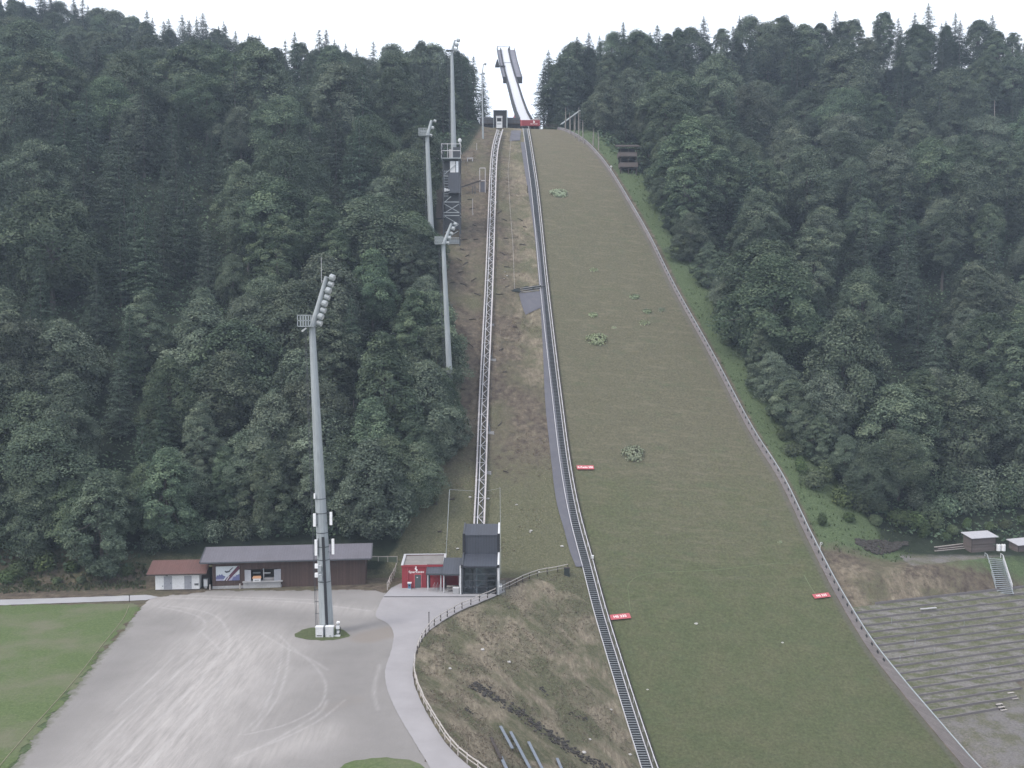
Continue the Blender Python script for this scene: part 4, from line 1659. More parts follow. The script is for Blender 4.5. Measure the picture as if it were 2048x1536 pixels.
for p in resample(on_line(RWu, 0, 0), 1.9):
    i = min(range(n_), key=lambda k: (base[k] - p).length)
    q = on_line([p, p + (base[min(i + 1, n_ - 1)] - base[max(i - 1, 0)])], 1)[0]
    d = Vector((q.x - p.x, q.y - p.y, 0)).normalized()
    tng = Vector((-d.y, d.x, 0))
    f = float(np.interp(p.y, [130, 200, 260, 345], [1.0, .82, .62, .45]))
    lo = p + d * (.62 * f * .97 + .25) + Vector((0, 0, 1.6 * f))
    mb.beam(p + d * (.75 * f) + Vector((0, 0, -.4)), lo, .12, .12)
    if 150 < p.y < 262:
        sl_ = (base[min(i + 1, n_ - 1)] - base[max(i - 1, 0)]).normalized()
        c = p + d * (.62 * f * .74 - .012) + Vector((0, 0, 1.75 * f * .74 - .1))
        up = (d * .62 + Vector((0, 0, 1.75))).normalized()
        a0, a1 = c - sl_ * .28 - up * .2 * f, c + sl_ * .28 - up * .2 * f
        a2, a3 = c + sl_ * .28 + up * .2 * f, c - sl_ * .28 + up * .2 * f
        o_ = -d * .03
        MB().hexa([a0, a1, a2, a3, a0 + o_, a1 + o_, a2 + o_, a3 + o_]).obj('dark_slot', 'dark', T, world=True)  # dark boxes set on the face in place of open gaps
mb.obj('posts', 'wood_dark', T, world=True)

# ---- marking lines lying on the turf
def ground_tube(name, px, r, mat, label, cat, n=6, lift=.03):
    W = [G(*p) for p in spl(px, n)]
    mb = MB()
    o0 = W[0]
    mb.tube([Vector((p.x, p.y, p.z + lift)) - o0 for p in W], r, 5)
    o = mb.obj(name, mat)
    o.location = o0
    return tag(o, label, cat)


M['green_line'] = paint('pale_green_line', (.16, .20, .11), .8, .1)
M['straw_line'] = paint('straw_line', (.20, .19, .12), .8, .2)
ground_tube('marking_line', [(1261, 1224), (1258, 1195), (1259, 1166), (1300, 1147), (1420, 1141), (1500, 1133), (1550, 1127), (1586, 1127)], .04, 'green_line', 'pale green marking line across the turf above the left lower sign', 'line')
ground_tube('marking_line', [(1608, 1150), (1620, 1172), (1632, 1190)], .05, 'green_line', 'short pale green line above the right lower red sign', 'line')
ground_tube('edge_rope', [(258, 1212), (245, 1240), (205, 1290), (140, 1372), (60, 1462), (0, 1532), (-40, 1580)], .06, 'straw_line', 'thin yellowish rope lying along the meadow edge by the gravel lot', 'rope', 6, .06)


# ---- red distance signs lying on the slope
def ground_sign(pxl, pxr, hpx, txt, label, m='red_board'):
    a, b = G(*pxl), G(*pxr)
    c = (a + b) / 2
    xa = (b - a)
    w = xa.length
    xa.normalize()
    up = G((pxl[0] + pxr[0]) / 2, (pxl[1] + pxr[1]) / 2 - hpx) - c
    h = up.length
    h = min(h, w * .33)
    ya = (up - xa * up.dot(xa)).normalized()
    za = xa.cross(ya)
    T = thing('distance_sign', label, 'sign', c)
    Mx = Matrix((xa, ya, za)).transposed().to_4x4()
    off = .32
    mb = MB()
    mb.box(-w / 2, 0, off, w / 2, h, off + .05)
    for v_i in range(len(mb.v)):
        mb.v[v_i] = tuple(Mx @ Vector(mb.v[v_i]))
    mb.obj('panel', m, T)
    mb = MB()
    for s in (-.42, .42):
        mb.box(w * s - .05, h * .1, -.1, w * s + .05, h * .9, off - .003)
    for v_i in range(len(mb.v)):
        mb.v[v_i] = tuple(Mx @ Vector(mb.v[v_i]))
    mb.obj('bracket', 'wood_dark', T)
    letters(txt, h * .62, w * (.62 if len(txt) < 8 else .88), Mx @ Matrix.Translation((0, h * .5, off + .056)), T)
    return T


ground_sign((1154, 941), (1188, 941), 7.5, 'K-Punkt 200', 'red sign with longer white lettering highest on the landing slope')
ground_sign((1221, 1243), (1262, 1239), 12, 'HS 235', 'red HS sign lying beside the stairway low on the landing slope')
ground_sign((1629, 1200), (1661, 1196), 9.5, 'HS 235', 'red HS sign lying next to the right boards')

# ------------------------------------------------------------------ floodlight masts
def drum(mb, c, d, r, l, n=10, mi=0):
    d = Vector(d).normalized()
    mb.tube([Vector(c) - d * l * .5, Vector(c) - d * l * .35, Vector(c) + d * l * .5], [r * .55, r, r], n, mi)


def mast(base, plat, tip, r0, r1, label, lamps, ladder=True, lamp_r=.42, side=Vector((1, -.25, -.35)), group='floodlight masts', rail=True):
    base, plat, tip = Vector(base), Vector(plat), Vector(tip)
    T = thing('floodlight_mast', label, 'mast', base, 0, group)
    L = lambda p: Vector(p) - base
    mb = MB()
    mb.tube([Vector((0, 0, -.6)), Vector((0, 0, 0)), L(plat.lerp(base, .5)), L(plat)], [r0, r0, (r0 + r1) / 2, r1], 12)
    mb.obj('pole', 'steel', T, smooth=False)
    mb = MB()
    mb.tube([L(plat) + Vector((0, 0, -.3)), L(tip)], [r1 * 1.0, r1 * .62], 10)
    mb.obj('lamp_arm', 'steel', T)
    # platform with railing
    pw = r1 * 2.6
    c = L(plat) + Vector((-pw * .55, 0, 0))
    mb = MB()
    mb.box(c.x - pw, c.y - pw * .9, c.z - .12, c.x + pw * .95, c.y + pw * .9, c.z)
    mb.obj('platform', 'steel', T)
    mb = MB()
    hr = r1 * 3.4
    for zz in (hr * .5, hr):
        z0 = c.z + zz
        x0, x1, y0, y1 = c.x - pw, c.x + pw * .6, c.y - pw * .9, c.y + pw * .9
        t = .05 * r1 / .43
        mb.box(x0 - t, y0 - t, z0 - t, x1, y0 + t, z0 + t)
        mb.box(x0 - t, y1 - t, z0 - t, x1, y1 + t, z0 + t)
        mb.box(x0 - t, y0 + t, z0 - t, x0 + t, y1 - t, z0 + t)
    for i in range(6):
        xx = x0 + (x1 - x0) * i / 5
        for yy in (y0, y1):
            mb.box(xx - t, yy - t, c.z, xx + t, yy + t, c.z + hr)
    if rail:
        mb.obj('railing', 'steel', T)
    # lamps
    ax = (tip - plat)
    for k in range(lamps):
        t_ = .06 + .92 * k / max(1, lamps - 1)
        q = L(plat + ax * t_) + Vector((r1 * .9 + lamp_r * .95, -(.25 if k % 2 else -.1), 0))
        m1 = MB()
        drum(m1, q, side, lamp_r * (1.0 if k % 2 else .85), lamp_r * 1.5)
        m1.beam(q - Vector((lamp_r * .9, 0, 0)), q - Vector((lamp_r * .9 + r1, 0, .02)), .09, .09)
        lo = m1.obj('floodlight', 'steel', T)
        m2 = MB()
        sd = side.normalized()
        e = q + sd * lamp_r * .76
        m2.tube([e, e + sd * .05], lamp_r * .82, 10)
        m2.obj('lens', 'lamp_glass', lo)
    if ladder:
        mb = MB()
        for s in (-.09, .09):
            mb.tube([Vector((-r0 - .38 + s * 1.0, -.2, .3)), L(plat) + Vector((-r1 - .45 + s, -.2, -.1))], .035, 5)
        n = int((plat - base).length / 1.7)
        for k in range(n):
            t_ = (k + .5) / n
            p0 = Vector((-r0 - .38, -.2, .3)).lerp(L(plat) + Vector((-r1 - .45, -.2, -.1)), t_)
            mb.box(p0.x - .14, p0.y - .03, p0.z, p0.x + .14 + .3, p0.y + .03, p0.z + .06)
        mb.obj('ladder', 'steel_dark', T)
    return T


b = G(654, 1267)
Yb = b.y
T = mast(b, U(624, 652, Yb), U(653, 553, Yb + .6), 1.0, .43, 'tall grey floodlight mast with white antennas standing on the gravel lot', 8, True, .46)
L = lambda px, py, dy=0: U(px, py, Yb + dy) - b
mb = MB()
mb.tube([L(643, 566), L(642.5, 514)], .03, 5)
mb.beam(L(643, 562), L(649, 562), .06, .06)
mb.obj('antenna_rod', 'steel_light', T)
for (px, py, hpx, sgn) in [(629, 1040, 26, -1), (662, 1037, 26, 1), (632, 1095, 32, -1), (666, 1093, 31, 1)]:
    mb = MB()
    c0 = L(px, py, -.9)
    hh = hpx / F * Yb / 2
    mb.box(c0.x - .17, c0.y - .12, c0.z - hh, c0.x + .17, c0.y + .12, c0.z + hh)
    o = mb.obj('panel_antenna', 'white', T)
    mb = MB()
    for e in (-.8, .8):
        mb.beam(c0 + Vector((-sgn * .17, 0, hh * e)), c0 + Vector((-sgn * .75, .55, hh * e)), .06, .06)
    mb.tube([c0 + Vector((-sgn * .3, .1, -hh * 1.15)), c0 + Vector((-sgn * .3, .1, hh * 1.15))], .04, 6)
    mb.obj('bracket', 'steel_dark', o)
for py in (1132, 1150):
    c0 = L(633, py, -1.1)
    mb = MB()
    mb.box(c0.x - .22, c0.y - .16, c0.z - .3, c0.x + .22, c0.y + .16, c0.z + .3)
    mb.beam(c0 + Vector((.2, .1, 0)), c0 + Vector((.75, .4, 0)), .12, .12)
    mb.obj('radio_unit', 'white', T)
for px, py in ((640, 1138), (642, 1156)):
    c0 = L(px, py, -1.08)
    MB().box(c0.x - .2, c0.y - .14, c0.z - .34, c0.x + .2, c0.y + .14, c0.z + .34).obj('radio_unit', 'steel', T)
c0 = L(629, 992, -.8)
MB().box(c0.x - .1, c0.y - .1, c0.z - .35, c0.x + .1, c0.y + .1, c0.z + .35).obj('radio_unit', 'white', T)
mb = MB()
mb.beam(L(646, 1074, -1.0), L(654.5, 1266, -1.12), .36, .12, up=(0, 1, 0))
mb.obj('cable_tray', 'black', T)
mb = MB()
for py, r in ((994, .62), (1023, .70), (1062, .76), (1090, .80), (1116, .84), (1160, .9)):
    t = (1267 - py) / (1267 - 652)
    c0 = L(654, 1267).lerp(L(624, 652), t)
    rr = 1.0 + (.43 - 1.0) * t + .04
    MB().tube([c0 + Vector((0, 0, -.05)), c0 + Vector((0, 0, .05))], rr, 12).obj('clamp_ring', 'steel_dark', T)
c0 = L(609, 659, -.3)
mb = MB()
mb.beam(c0 + Vector((-.35, 0, -.25)), c0 + Vector((.25, 0, .2)), .35, .2)
mb.obj('floodlight', 'white', T)
for px, py, w, h, dsc in [(643, 1268, 1.0, 1.45, 'left pale grey switch cabinet with dark slot at the mast foot'), (663.5, 1267, 1.05, 1.5, 'right ribbed pale grey switch cabinet at the mast foot')]:
    c0 = G(px, py)
    c0 = Vector((c0.x, b.y - 1.45, .045))
    C = thing('switch_cabinet', dsc, 'cabinet', c0)
    MB().box(-w / 2, -.3, 0, w / 2, .3, h - .12).obj('body', 'offwhite', C)
    MB().box(-w / 2 - .05, -.36, h - .12, w / 2 + .05, .36, h).obj('lid', 'white', C)
    if px < 650:
        MB().box(-w * .36, -.315, .14, w * .36, -.302, .26).obj('vent_slot', 'dark', C)
    else:
        mb = MB()
        for k in range(7):
            mb.box(-w * .42 + k * w * .14 - .012, -.325, .15, -w * .42 + k * w * .14 + .012, -.302, h - .3)
        mb.obj('rib', 'offwhite', C)
        mb = MB()
        mb.tube([Vector((.1, -.31, .2)), Vector((.1, -.42, .2))], .1, 8)
        mb.obj('socket', 'steel', C)
# hydrant-like equipment beside the cabinets
c0 = G(679, 1267)
C = thing('snow_lance_hydrant', 'cluttered white and grey hydrant stand right of the switch cabinets', 'hydrant', (c0.x, b.y - 1.2, .04))
mb = MB()
mb.box(-.35, -.3, 0, .3, .3, .1)
mb.beam((-.5, -.25, .08), (.2, -.25, .2), .1, .12)
mb.obj('foot', 'white', C)
mb = MB()
mb.tube([Vector((0, 0, .1)), Vector((.02, 0, 1.7))], .11, 8)
mb.tube([Vector((-.15, .1, .1)), Vector((-.12, .1, 1.1))], .07, 7)
mb.obj('riser_pipe', 'steel', C)
mb = MB()
mb.box(-.22, -.26, 1.05, .25, .12, 1.45)
mb.box(-.12, -.2, .45, .2, .15, .72)
mb.obj('valve_box', 'offwhite', C)
mb = MB()
mb.tube([Vector((-.05, 0, 1.7)), Vector((-.02, -.05, 2.0)), Vector((.28, -.08, 1.92))], .13, 8)
mb.ball((-.02, -.02, 1.85), .2, 8, 5)
mb.obj('nozzle_head', 'white', C)
mb = MB()
mb.tube([Vector((.2, 0, 1.4)), Vector((.38, .02, 1.1)), Vector((.34, 0, .6)), Vector((.15, -.05, .3))], .045, 6)
mb.tube([Vector((-.2, 0, 1.5)), Vector((-.34, .02, 1.1)), Vector((-.3, 0, .4))], .045, 6)
mb.obj('hose', 'black', C)

Bm = G(903, 838)
mast(Bm, U(886.5, 488, Bm.y), U(903, 447, Bm.y + .5), .72, .42, 'slim grey floodlight mast half hidden by trees beside the lift slope', 5, True, .42)
Bu = G(864, 500)
mast(Bu, U(854, 272, Bu.y), U(863, 241, Bu.y + .5), .85, .52, 'grey floodlight mast rising from the trees left of the judges tower', 3, True, .42)
Bt = G(908, 330)
mast(Bt, U(903.5, 101, Bt.y), U(910, 80, Bt.y), .95, .42, 'tallest floodlight mast behind the judges tower reaching above the skyline', 3, True, .6, rail=False)
Bf = G(966, 277)
mast(Bf, U(964, 148, Bf.y), U(967, 128, Bf.y), .32, .2, 'distant thin mast between the trees left of the top station', 2, False, .4, rail=False)

# ------------------------------------------------------------------ inclined lift
TPX = [(957.5, 1072), (959, 1030), (962, 960), (967.5, 800), (973, 680), (978.5, 560), (983.5, 420), (986.5, 340), (989.5, 303), (994, 280), (1000, 260)]
TW = []
for p in spl(TPX, 6):
    g = G(p[0], p[1] + 9)
    q = U(p[0], p[1], g.y)
    TW.append(q)
T = thing('lift_track', 'long mauve grey lattice track of the inclined lift up the brown slope', 'lift track', G(957, 1070))


def offs(W, dx, dz):
    return [p + Vector((dx, 0, dz)) for p in W]


def swbeam(mb, W, w, h):
    rows = []
    for p in W:
        rows.append([p + Vector((-w / 2, 0, -h / 2)), p + Vector((w / 2, 0, -h / 2)), p + Vector((w / 2, 0, h / 2)), p + Vector((-w / 2, 0, h / 2))])
    sweep(mb, rows)


for dx, w, mt in ((-.92, .30, 'rail_mauve'), (.92, .32, 'rail_mauve'), (-.34, .14, 'steel_light')):
    mb = MB()
    swbeam(mb, offs(TW, dx, 0), w, .5 if w > .2 else .2)
    mb.obj('rail', mt, T, world=True)
mb = MB()
swbeam(mb, offs(TW, -.55, -.45), .16, .25)
swbeam(mb, offs(TW, .5, -.45), .2, .25)
mb.obj('lower_chord', 'steel_dark', T, world=True)
mb = MB()
pts_ = resample(TW, 1.7)
for i in range(len(pts_) - 1):
    a, c = pts_[i], pts_[i + 1]
    s = 1 if i % 2 else -1
    x0, x1 = (-.3, .86) if s > 0 else (.86, -.3)
    mb.beam(a + Vector((x0, 0, -.1)), c + Vector((x1, 0, -.1)), .10, .10)
    if i % 3 == 0:
        mb.beam(a + Vector((-.8, 0, -.12)), a + Vector((.86, 0, -.12)), .09, .09)
mb.obj('lattice_bracing', 'steel_light', T, world=True)
mb = MB()
for p in resample(TW, 2.6):
    mb.box(p.x - 1.12, p.y - .15, p.z + .25, p.x - .88, p.y + .15, p.z + .34)
mb.obj('rail_clips', 'steel_light', T, world=True)
for (px, py, fx, fy) in [(975, 520, 982, 522), (976, 600, 984, 650), (972, 690, 987, 720), (967, 830, 983, 866), (963, 920, 977, 946), (985, 400, 990, 405), (984, 310, 990, 312)]:
    i = min(range(len(TW)), key=lambda k: abs(proj(TW[k])[1] - py))
    f = G(fx, fy)
    mb = MB()
    mb.beam(TW[i] + Vector((.7, .2, -.4)), f + Vector((-.3, 0, .1)), .3, .3)
    mb.beam(TW[i] + Vector((-.7, .2, -.4)), Vector((TW[i].x - .7, f.y + .6, hz(TW[i].x - .7, f.y + .6) - .2)), .26, .26)
    o = mb.obj('support', 'steel_dark', T, world=True)
    mb = MB()
    mb.box(f.x - 1.0, f.y - .35, f.z - .3, f.x + .55, f.y + .35, f.z + .28)
    mb.obj('footing', 'concrete', o, world=True)
# lift car at the top
g = G(1000, 262)
c0 = U(998.5, 256, g.y - 2)
C = thing('lift_car', 'small white lift car parked in front of the dark top station', 'lift car', c0)
w, hh = 2.0, 3.9
MB().box(-w / 2, 0, 0, w / 2, 2.2, hh).obj('body', 'offwhite', C)
MB().box(-w * .38, -.03, hh * .56, w * .38, -.003, hh * .86).obj('window', 'black', C)
MB().box(-w * .36, -.03, hh * .30, w * .36, -.003, hh * .40).obj('panel_line', 'steel', C)
MB().box(-w * .55, -.1, hh + .003, w * .55, 2.3, hh + .15).obj('roof', 'steel_light', C)
# dark top station and walkway
g2 = G(1000, 256)
Yt = g2.y + 3.5
C = thing('top_station', 'dark boxy top station behind the lift car', 'station', U(1002, 257, Yt))
o0 = U(1002, 257, Yt)
Lp = lambda px, py, dy=0: U(px, py, Yt + dy) - o0
a, b_ = Lp(987.5, 262), Lp(1013, 222)
MB().box(a.x, 0, a.z - 1.5, b_.x, .3, b_.z).obj('front_wall', 'black', C)
MB().box(a.x, .3, a.z - 1.5, a.x + .3, 5.5, b_.z).obj('side_wall', 'steel_dark', C)
MB().box(b_.x - .3, .3, a.z - 1.5, b_.x, 5.5, b_.z).obj('side_wall', 'steel_dark', C)
MB().box(a.x - .2, -.3, b_.z + .003, b_.x + .2, 5.8, b_.z + .25).obj('roof', 'steel_dark', C)
mb = MB()
mb.box(a.x - .15, -.35, a.z - 1, a.x + .05, -.003, b_.z)
mb.box(b_.x - .05, -.35, a.z - 1, b_.x + .35, -.003, b_.z)
mb.obj('frame', 'steel', C)
C = thing('access_walkway', 'dark raised walkway with posts left and right of the top station', 'walkway', U(975, 250, Yt + 1))
o1 = U(975, 250, Yt + 1)
for xa, xb in ((960, 989), (1013, 1040)):
    mb = MB()
    p0, p1 = U(xa, 248, Yt + 1) - o1, U(xb, 248, Yt + 1) - o1
    mb.box(p0.x, 0, p0.z, p1.x, 1.5, p0.z + .35)
    mb.box(p0.x, -.08, p0.z + 1.2, p1.x, 0, p0.z + 1.35)
    for k in range(5):
        xx = p0.x + (p1.x - p0.x) * k / 4.01
        mb.box(xx, -.08, p0.z - 4, xx + .15, .1, p0.z + 1.2)
    mb.obj('deck', 'wood_dark', C)
    MB().box(p0.x, 1.6, p0.z - 2, p1.x, 1.9, p0.z + 2.6).obj('back_wall', 'steel_dark', C)

# ------------------------------------------------------------------ inrun tower
Y0 = 352.0
top = dict()
NI = 40
cen = []
bz = U(1047, 240.5, Y0)
tz = U(1008, 99, 447)
def inz(t):
    a, b_ = bz.z, tz.z
    # steepens quickly behind the take-off, then runs straight
    e = .62
    return a + (b_ - a) * ((t + e * (math.exp(-4.2 * t) - 1) / 4.2 * 1.0) / (1 + e * (math.exp(-4.2) - 1) / 4.2))
pxs_in = ([99, 125, 150, 175, 200, 225, 240.5], [1009, 1014, 1020.5, 1028, 1035, 1043.5, 1051])
for k in range(NI + 1):
    t = k / NI
    Yk = Y0 + (447 - Y0) * t
    z = inz(t)
    py = proj((0, Yk, z))[1]
    cen.append(U(float(np.interp(py, *pxs_in)), py, Yk))
T = thing('inrun_tower', 'tall curved white ski jump inrun tower rising against the sky', 'ski jump tower', Vector((cen[0].x, Y0 + 4, hz(cen[0].x, Y0 + 4))))


def strip(mb, a, b_, z0, z1, i0=0, i1=NI):
    rows = []
    for i_, p in enumerate(cen[i0:i1 + 1]):
        if abs(a) < 2.61 and abs(b_) < 2.61:
            kk = 1.0 - .22 * (i0 + i_) / NI
            rows.append([p + Vector((a * kk, 0, z0)), p + Vector((b_ * kk, 0, z0)), p + Vector((b_ * kk, 0, z1)), p + Vector((a * kk, 0, z1))])
            continue
        rows.append([p + Vector((a, 0, z0)), p + Vector((b_, 0, z0)), p + Vector((b_, 0, z1)), p + Vector((a, 0, z1))])
    sweep(mb, rows)


mb = MB()
strip(mb, -1.95, 1.95, -.5, 0)
mb.obj('inrun_track', 'track_white', T, world=True)
for s in (-1, 1):
    mb = MB()
    strip(mb, min(s * 1.97, s * 2.6), max(s * 1.97, s * 2.6), -1.9, .8)
    mb.obj('side_wall', 'black', T, world=True)
mb = MB()
strip(mb, -1.6, 1.6, -2.2, -.55)
mb.obj('box_girder', 'steel_light', T, world=True)
i0 = 25
for s, iend in ((-1, i0), (1, i0)):
    mb = MB()
    a, b_ = sorted((s * 2.1, s * (3.6 if s < 0 else 4.6)))
    strip(mb, a, b_, -.4, -.1, iend, NI)
    o = mb.obj('gallery', 'gallery', T, world=True)
    mb = MB()
    e = b_ if s > 0 else a
    strip(mb, e - .06, e + .06, -.1, 1.0, iend, NI)
    mb.obj('railing', 'steel_dark', o, world=True)
    p = cen[iend]
    mb = MB()
    mb.box(p.x + a, p.y - .3, p.z - 1.6, p.x + b_, p.y + .8, p.z + .9)
    mb.obj('gallery_head', 'black', T, world=True)
p = cen[NI]
mb = MB()
mb.box(p.x - 3.3, p.y, p.z - .4, p.x + 3.0, p.y + 2, p.z - .1)
mb.beam(p + Vector((-3.2, 0, -.1)), p + Vector((-3.2, 0, 1.6)), .3, .3)
mb.beam(p + Vector((2.4, 0, -.1)), p + Vector((2.4, 0, 1.4)), .5, .5)
mb.beam(p + Vector((-3.2, 0, 1.3)), p + Vector((2.4, 0, 1.2)), .18, .18)
mb.obj('start_gate', 'steel_dark', T, world=True)
mb = MB()
q = cen[33]
mb.box(q.x - 1.6, q.y - .1, q.z + .1, q.x + 1.6, q.y, q.z + .3)
mb.obj('start_bar', 'steel', T, world=True)
# cantilevered platform left of the gallery
c0 = U(994.5, 132, 424)
mb = MB()
mb.add([c0 + Vector(v) for v in ((-1.0, 0, 0), (1.0, 0, 0), (1.0, 2.5, 0), (-1.0, 2.5, 0), (-.1, 0, 2.9), (.25, 0, 2.9), (.25, 2.5, 2.9), (-.1, 2.5, 2.9))], [(3, 2, 1, 0), (4, 5, 6, 7), (0, 1, 5, 4), (1, 2, 6, 5), (2, 3, 7, 6), (3, 0, 4, 7)])
mb.box(c0.x + .8, c0.y + .8, c0.z + .1, c0.x + 3.6, c0.y + 1.6, c0.z + .4)
mb.obj('side_platform', 'black', T, world=True)
# pylons
for t_, dx in ((.30, -2.2), (.30, 1.2)):
    q = cen[int(NI * t_)]
    gz = hz(q.x + dx, q.y)
    mb = MB()
    if t_ < .5:
        mb.beam(Vector((q.x + dx * 1.5, q.y + 3, gz - 1)), q + Vector((dx * .6, 0, -2)), .7, .7)
    else:
        mb.beam(Vector((q.x + dx, q.y - 30, gz - 30)), q + Vector((dx, 0, -2)), 1.2, 1.6)
    mb.obj('pylon', 'red_board' if t_ < .5 else 'steel_light', T, world=True)
mb = MB()
for k in range(4, 16, 3):
    q = cen[k]
    gz = hz(q.x, q.y) - .5
    for s in (-1.5, 1.5):
        mb.beam(Vector((q.x + s, q.y, gz)), q + Vector((s, 0, -1.2)), .25, .25)
    if k > 4:
        mb.beam(Vector((q.x - 1.5, q.y, gz)), q + Vector((1.5, 0, -1.2)), .18, .18)
mb.obj('trestle', 'red_board', T, world=True)
# red take-off table
def up_(px, py):
    return U(px, py, Y0 - .5)
a, b_ = up_(1033, 251.5), up_(1080, 240)
a2 = up_(1032, 249)
C = thing('takeoff_table', 'red take-off table with white emblem at the lip of the inrun', 'take-off table', Vector(((a.x + b_.x) / 2, Y0 - .5, hz((a.x + b_.x) / 2, Y0))))
ol = C.location
x0, x1 = a.x - ol.x, b_.x - ol.x
z0, z1 = a.z - ol.z, b_.z - ol.z
MB().box(x0 + 2.0, 0, z0, x1, 5, z1).obj('front_board', 'red', C)
mb = MB()
mb.hexa([Vector((x0 - .6, .4, z0)), Vector((x0 + 1.997, .4, z0)), Vector((x0 + 1.997, 5, z0)), Vector((x0 - .6, 5, z0)), Vector((x0 - 1.2, .4, z1 + 1.4)), Vector((x0 + 1.997, .4, z1)), Vector((x0 + 1.997, 5, z1)), Vector((x0 - 1.2, 5, z1 + 1.4))])
mb.obj('side_board', 'red_board', C)
mb = MB()
for k in range(6):
    xx = x0 + .3 + (x1 - x0 - .6) * k / 5
    mb.box(xx - .12, .3, -1.0, xx + .12, .6, z0 - .003)
mb.obj('stilts', 'steel_dark', C)
MB().box(x0, 2.5, -1, x1, 2.7, z0 - .003).obj('back_wall', 'dark', C)  # near-black sheet standing in for the shade below the table
ex = (up_(1068, 244).x - ol.x)
mb = MB()
zc_ = up_(1068, 244).z - ol.z
mb.tube([Vector((ex, -.06, zc_)), Vector((ex, -.004, zc_))], .33, 14)
mb.tube([Vector((ex - .05, -.06, zc_ + .5)), Vector((ex - .05, -.004, zc_ + .5))], .13, 10)
mb.obj('emblem', 'white_letter', C)
letters('Sparkasse', .5, 2.6, Matrix.Translation((ex, -.02, up_(1068, 247.6).z - ol.z)) @ Matrix.Rotation(R(90), 4, 'X'), C)
mb = MB()
w0 = up_(1080, 239)
mb.box(x1 - 3.6, .2, z1 + .003, x1 - .2, .35, z1 + .25)
mb.beam(Vector((x1 - 3.3, 1, z1 + .2)), Vector((x1 - .1, 2.2, z1 + 1.3)), .12, .3)
mb.obj('lip_board', 'rail_mauve', C)
# fence rail along the knoll
C = thing('knoll_railing', 'low dark railing along the knoll right of the take-off table', 'railing', U(1098, 256, Y0 - 4))
o1 = C.location.copy()
mb = MB()
for py in (249, 252.5):
    mb.beam(U(1081, py, Y0 - 4) - o1, U(1115, py + .5, Y0 - 4) - o1, .14, .16)
for k in range(8):
    px = 1081 + 34 * k / 7
    p = U(px, 249, Y0 - 4)
    mb.box(p.x - .07 - o1.x, -.07, hz(p.x, p.y) - .3 - o1.z, p.x + .07 - o1.x, .07, p.z - o1.z)
mb.obj('rails', 'wood_dark', C)
# stair with roof-like rail up to the right at the knoll
C = thing('forest_stairway', 'grey covered stair rising into the trees right of the knoll', 'stairs', U(1122, 252, Y0 - 6))
o1 = C.location.copy()
mb = MB()
mb.beam(U(1122, 249, Y0 - 6) - o1, U(1160, 221, Y0 + 2) - o1, 1.0, .25)
mb.obj('flight', 'steel', C)
mb = MB()
for k in range(1, 5):
    p = U(1122 + 38 * k / 4, 249 - 28 * k / 4, Y0 - 6 + 2 * k)
    mb.box(p.x - .1 - o1.x, p.y - .1 - o1.y, hz(p.x, p.y) - 1 - o1.z, p.x + .1 - o1.x, p.y + .1 - o1.y, p.z - o1.z)
mb.obj('post', 'wood_pale', C)
# pale bare trunks at the right of the knoll
for k, (px, py, tpy) in enumerate([(1130, 262, 215), (1140, 268, 225), (1149, 276, 232), (1158, 283, 215), (1167, 287, 240), (1186, 292, 256), (1197, 300, 262)]):
    p = G(px, py)
    q = U(px + RND.uniform(-2, 2), tpy, p.y)
    mb = MB()
    mb.tube([Vector((0, 0, -.5)), (q - p) * .5 + Vector((RND.uniform(-.2, .2), 0, 0)), q - p], [.22, .17, .07], 6)
    o = mb.obj('bare_trunk', 'trunk_pale')
    o.location = p
    tag(o, 'thin pale bare tree trunk beside the knoll boards', 'tree trunk', 'bare trunks by the knoll')
for px, py, tpy in [(1920, 236, 165), (1988, 345, 262), (1990, 300, 200), (708, 860, 800)]:
    p = G(px, py)
    q = U(px - 1, tpy, p.y)
    mb = MB()
    mb.tube([Vector((0, 0, -.5)), q - p], [.25, .1], 6)
    o = mb.obj('bare_trunk', 'trunk_pale')
    o.location = p
    tag(o, 'tall pale trunk showing inside the hillside forest', 'tree trunk', 'bare trunks in the forest')
# ------------------------------------------------------------------ judges tower
g = G(905, 490)
Yj = g.y
C = thing('judges_tower', 'dark steel judges tower with cabin and lookout platform beside the lift slope', 'tower', Vector((U(903, 489, Yj).x, Yj, g.z)))
oj = C.location.copy()
J = lambda px, py, dy=0.: U(px, py, Yj + dy) - oj
D = 4.6
xl, xr = J(886.5, 400).x, J(919.5, 400).x
ztop = J(900, 287).z
mb = MB()
for x in (xl, xr):
    for y in (0, D):
        mb.box(x - .13, y - .13, (hz(x + oj.x, y + oj.y) - oj.z) - 1 if y else -1.2, x + .13, y + .13, ztop if not y else J(900, 316).z)
mb.obj('post', 'steel_dark', C)
mb = MB()
for py in (487, 476, 431, 425, 404, 352):
    z = J(900, py).z
    for y in (0, D):
        mb.box(xl + .133, y - .09, z - .1, xr - .133, y + .09, z + .1)
    for x in (xl, xr):
        mb.box(x - .09, .133, z - .1, x + .09, D - .133, z + .1)
mb.obj('cross_beam', 'steel', C)
for (a, b_) in (((888, 405), (902, 393)), ((889, 408), (917, 424)), ((918, 408), (892, 424)), ((888, 349), (912, 329)), ((889, 478), (916, 462)), ((889, 432), (917, 448)), ((917, 449), (890, 465))):
    MB().beam(J(*a, .16), J(*b_, .16), .16, .16).obj('brace', 'steel', C)
    MB().beam(J(*a, D - .2), J(*b_, D - .2), .14, .14).obj('brace', 'steel', C)
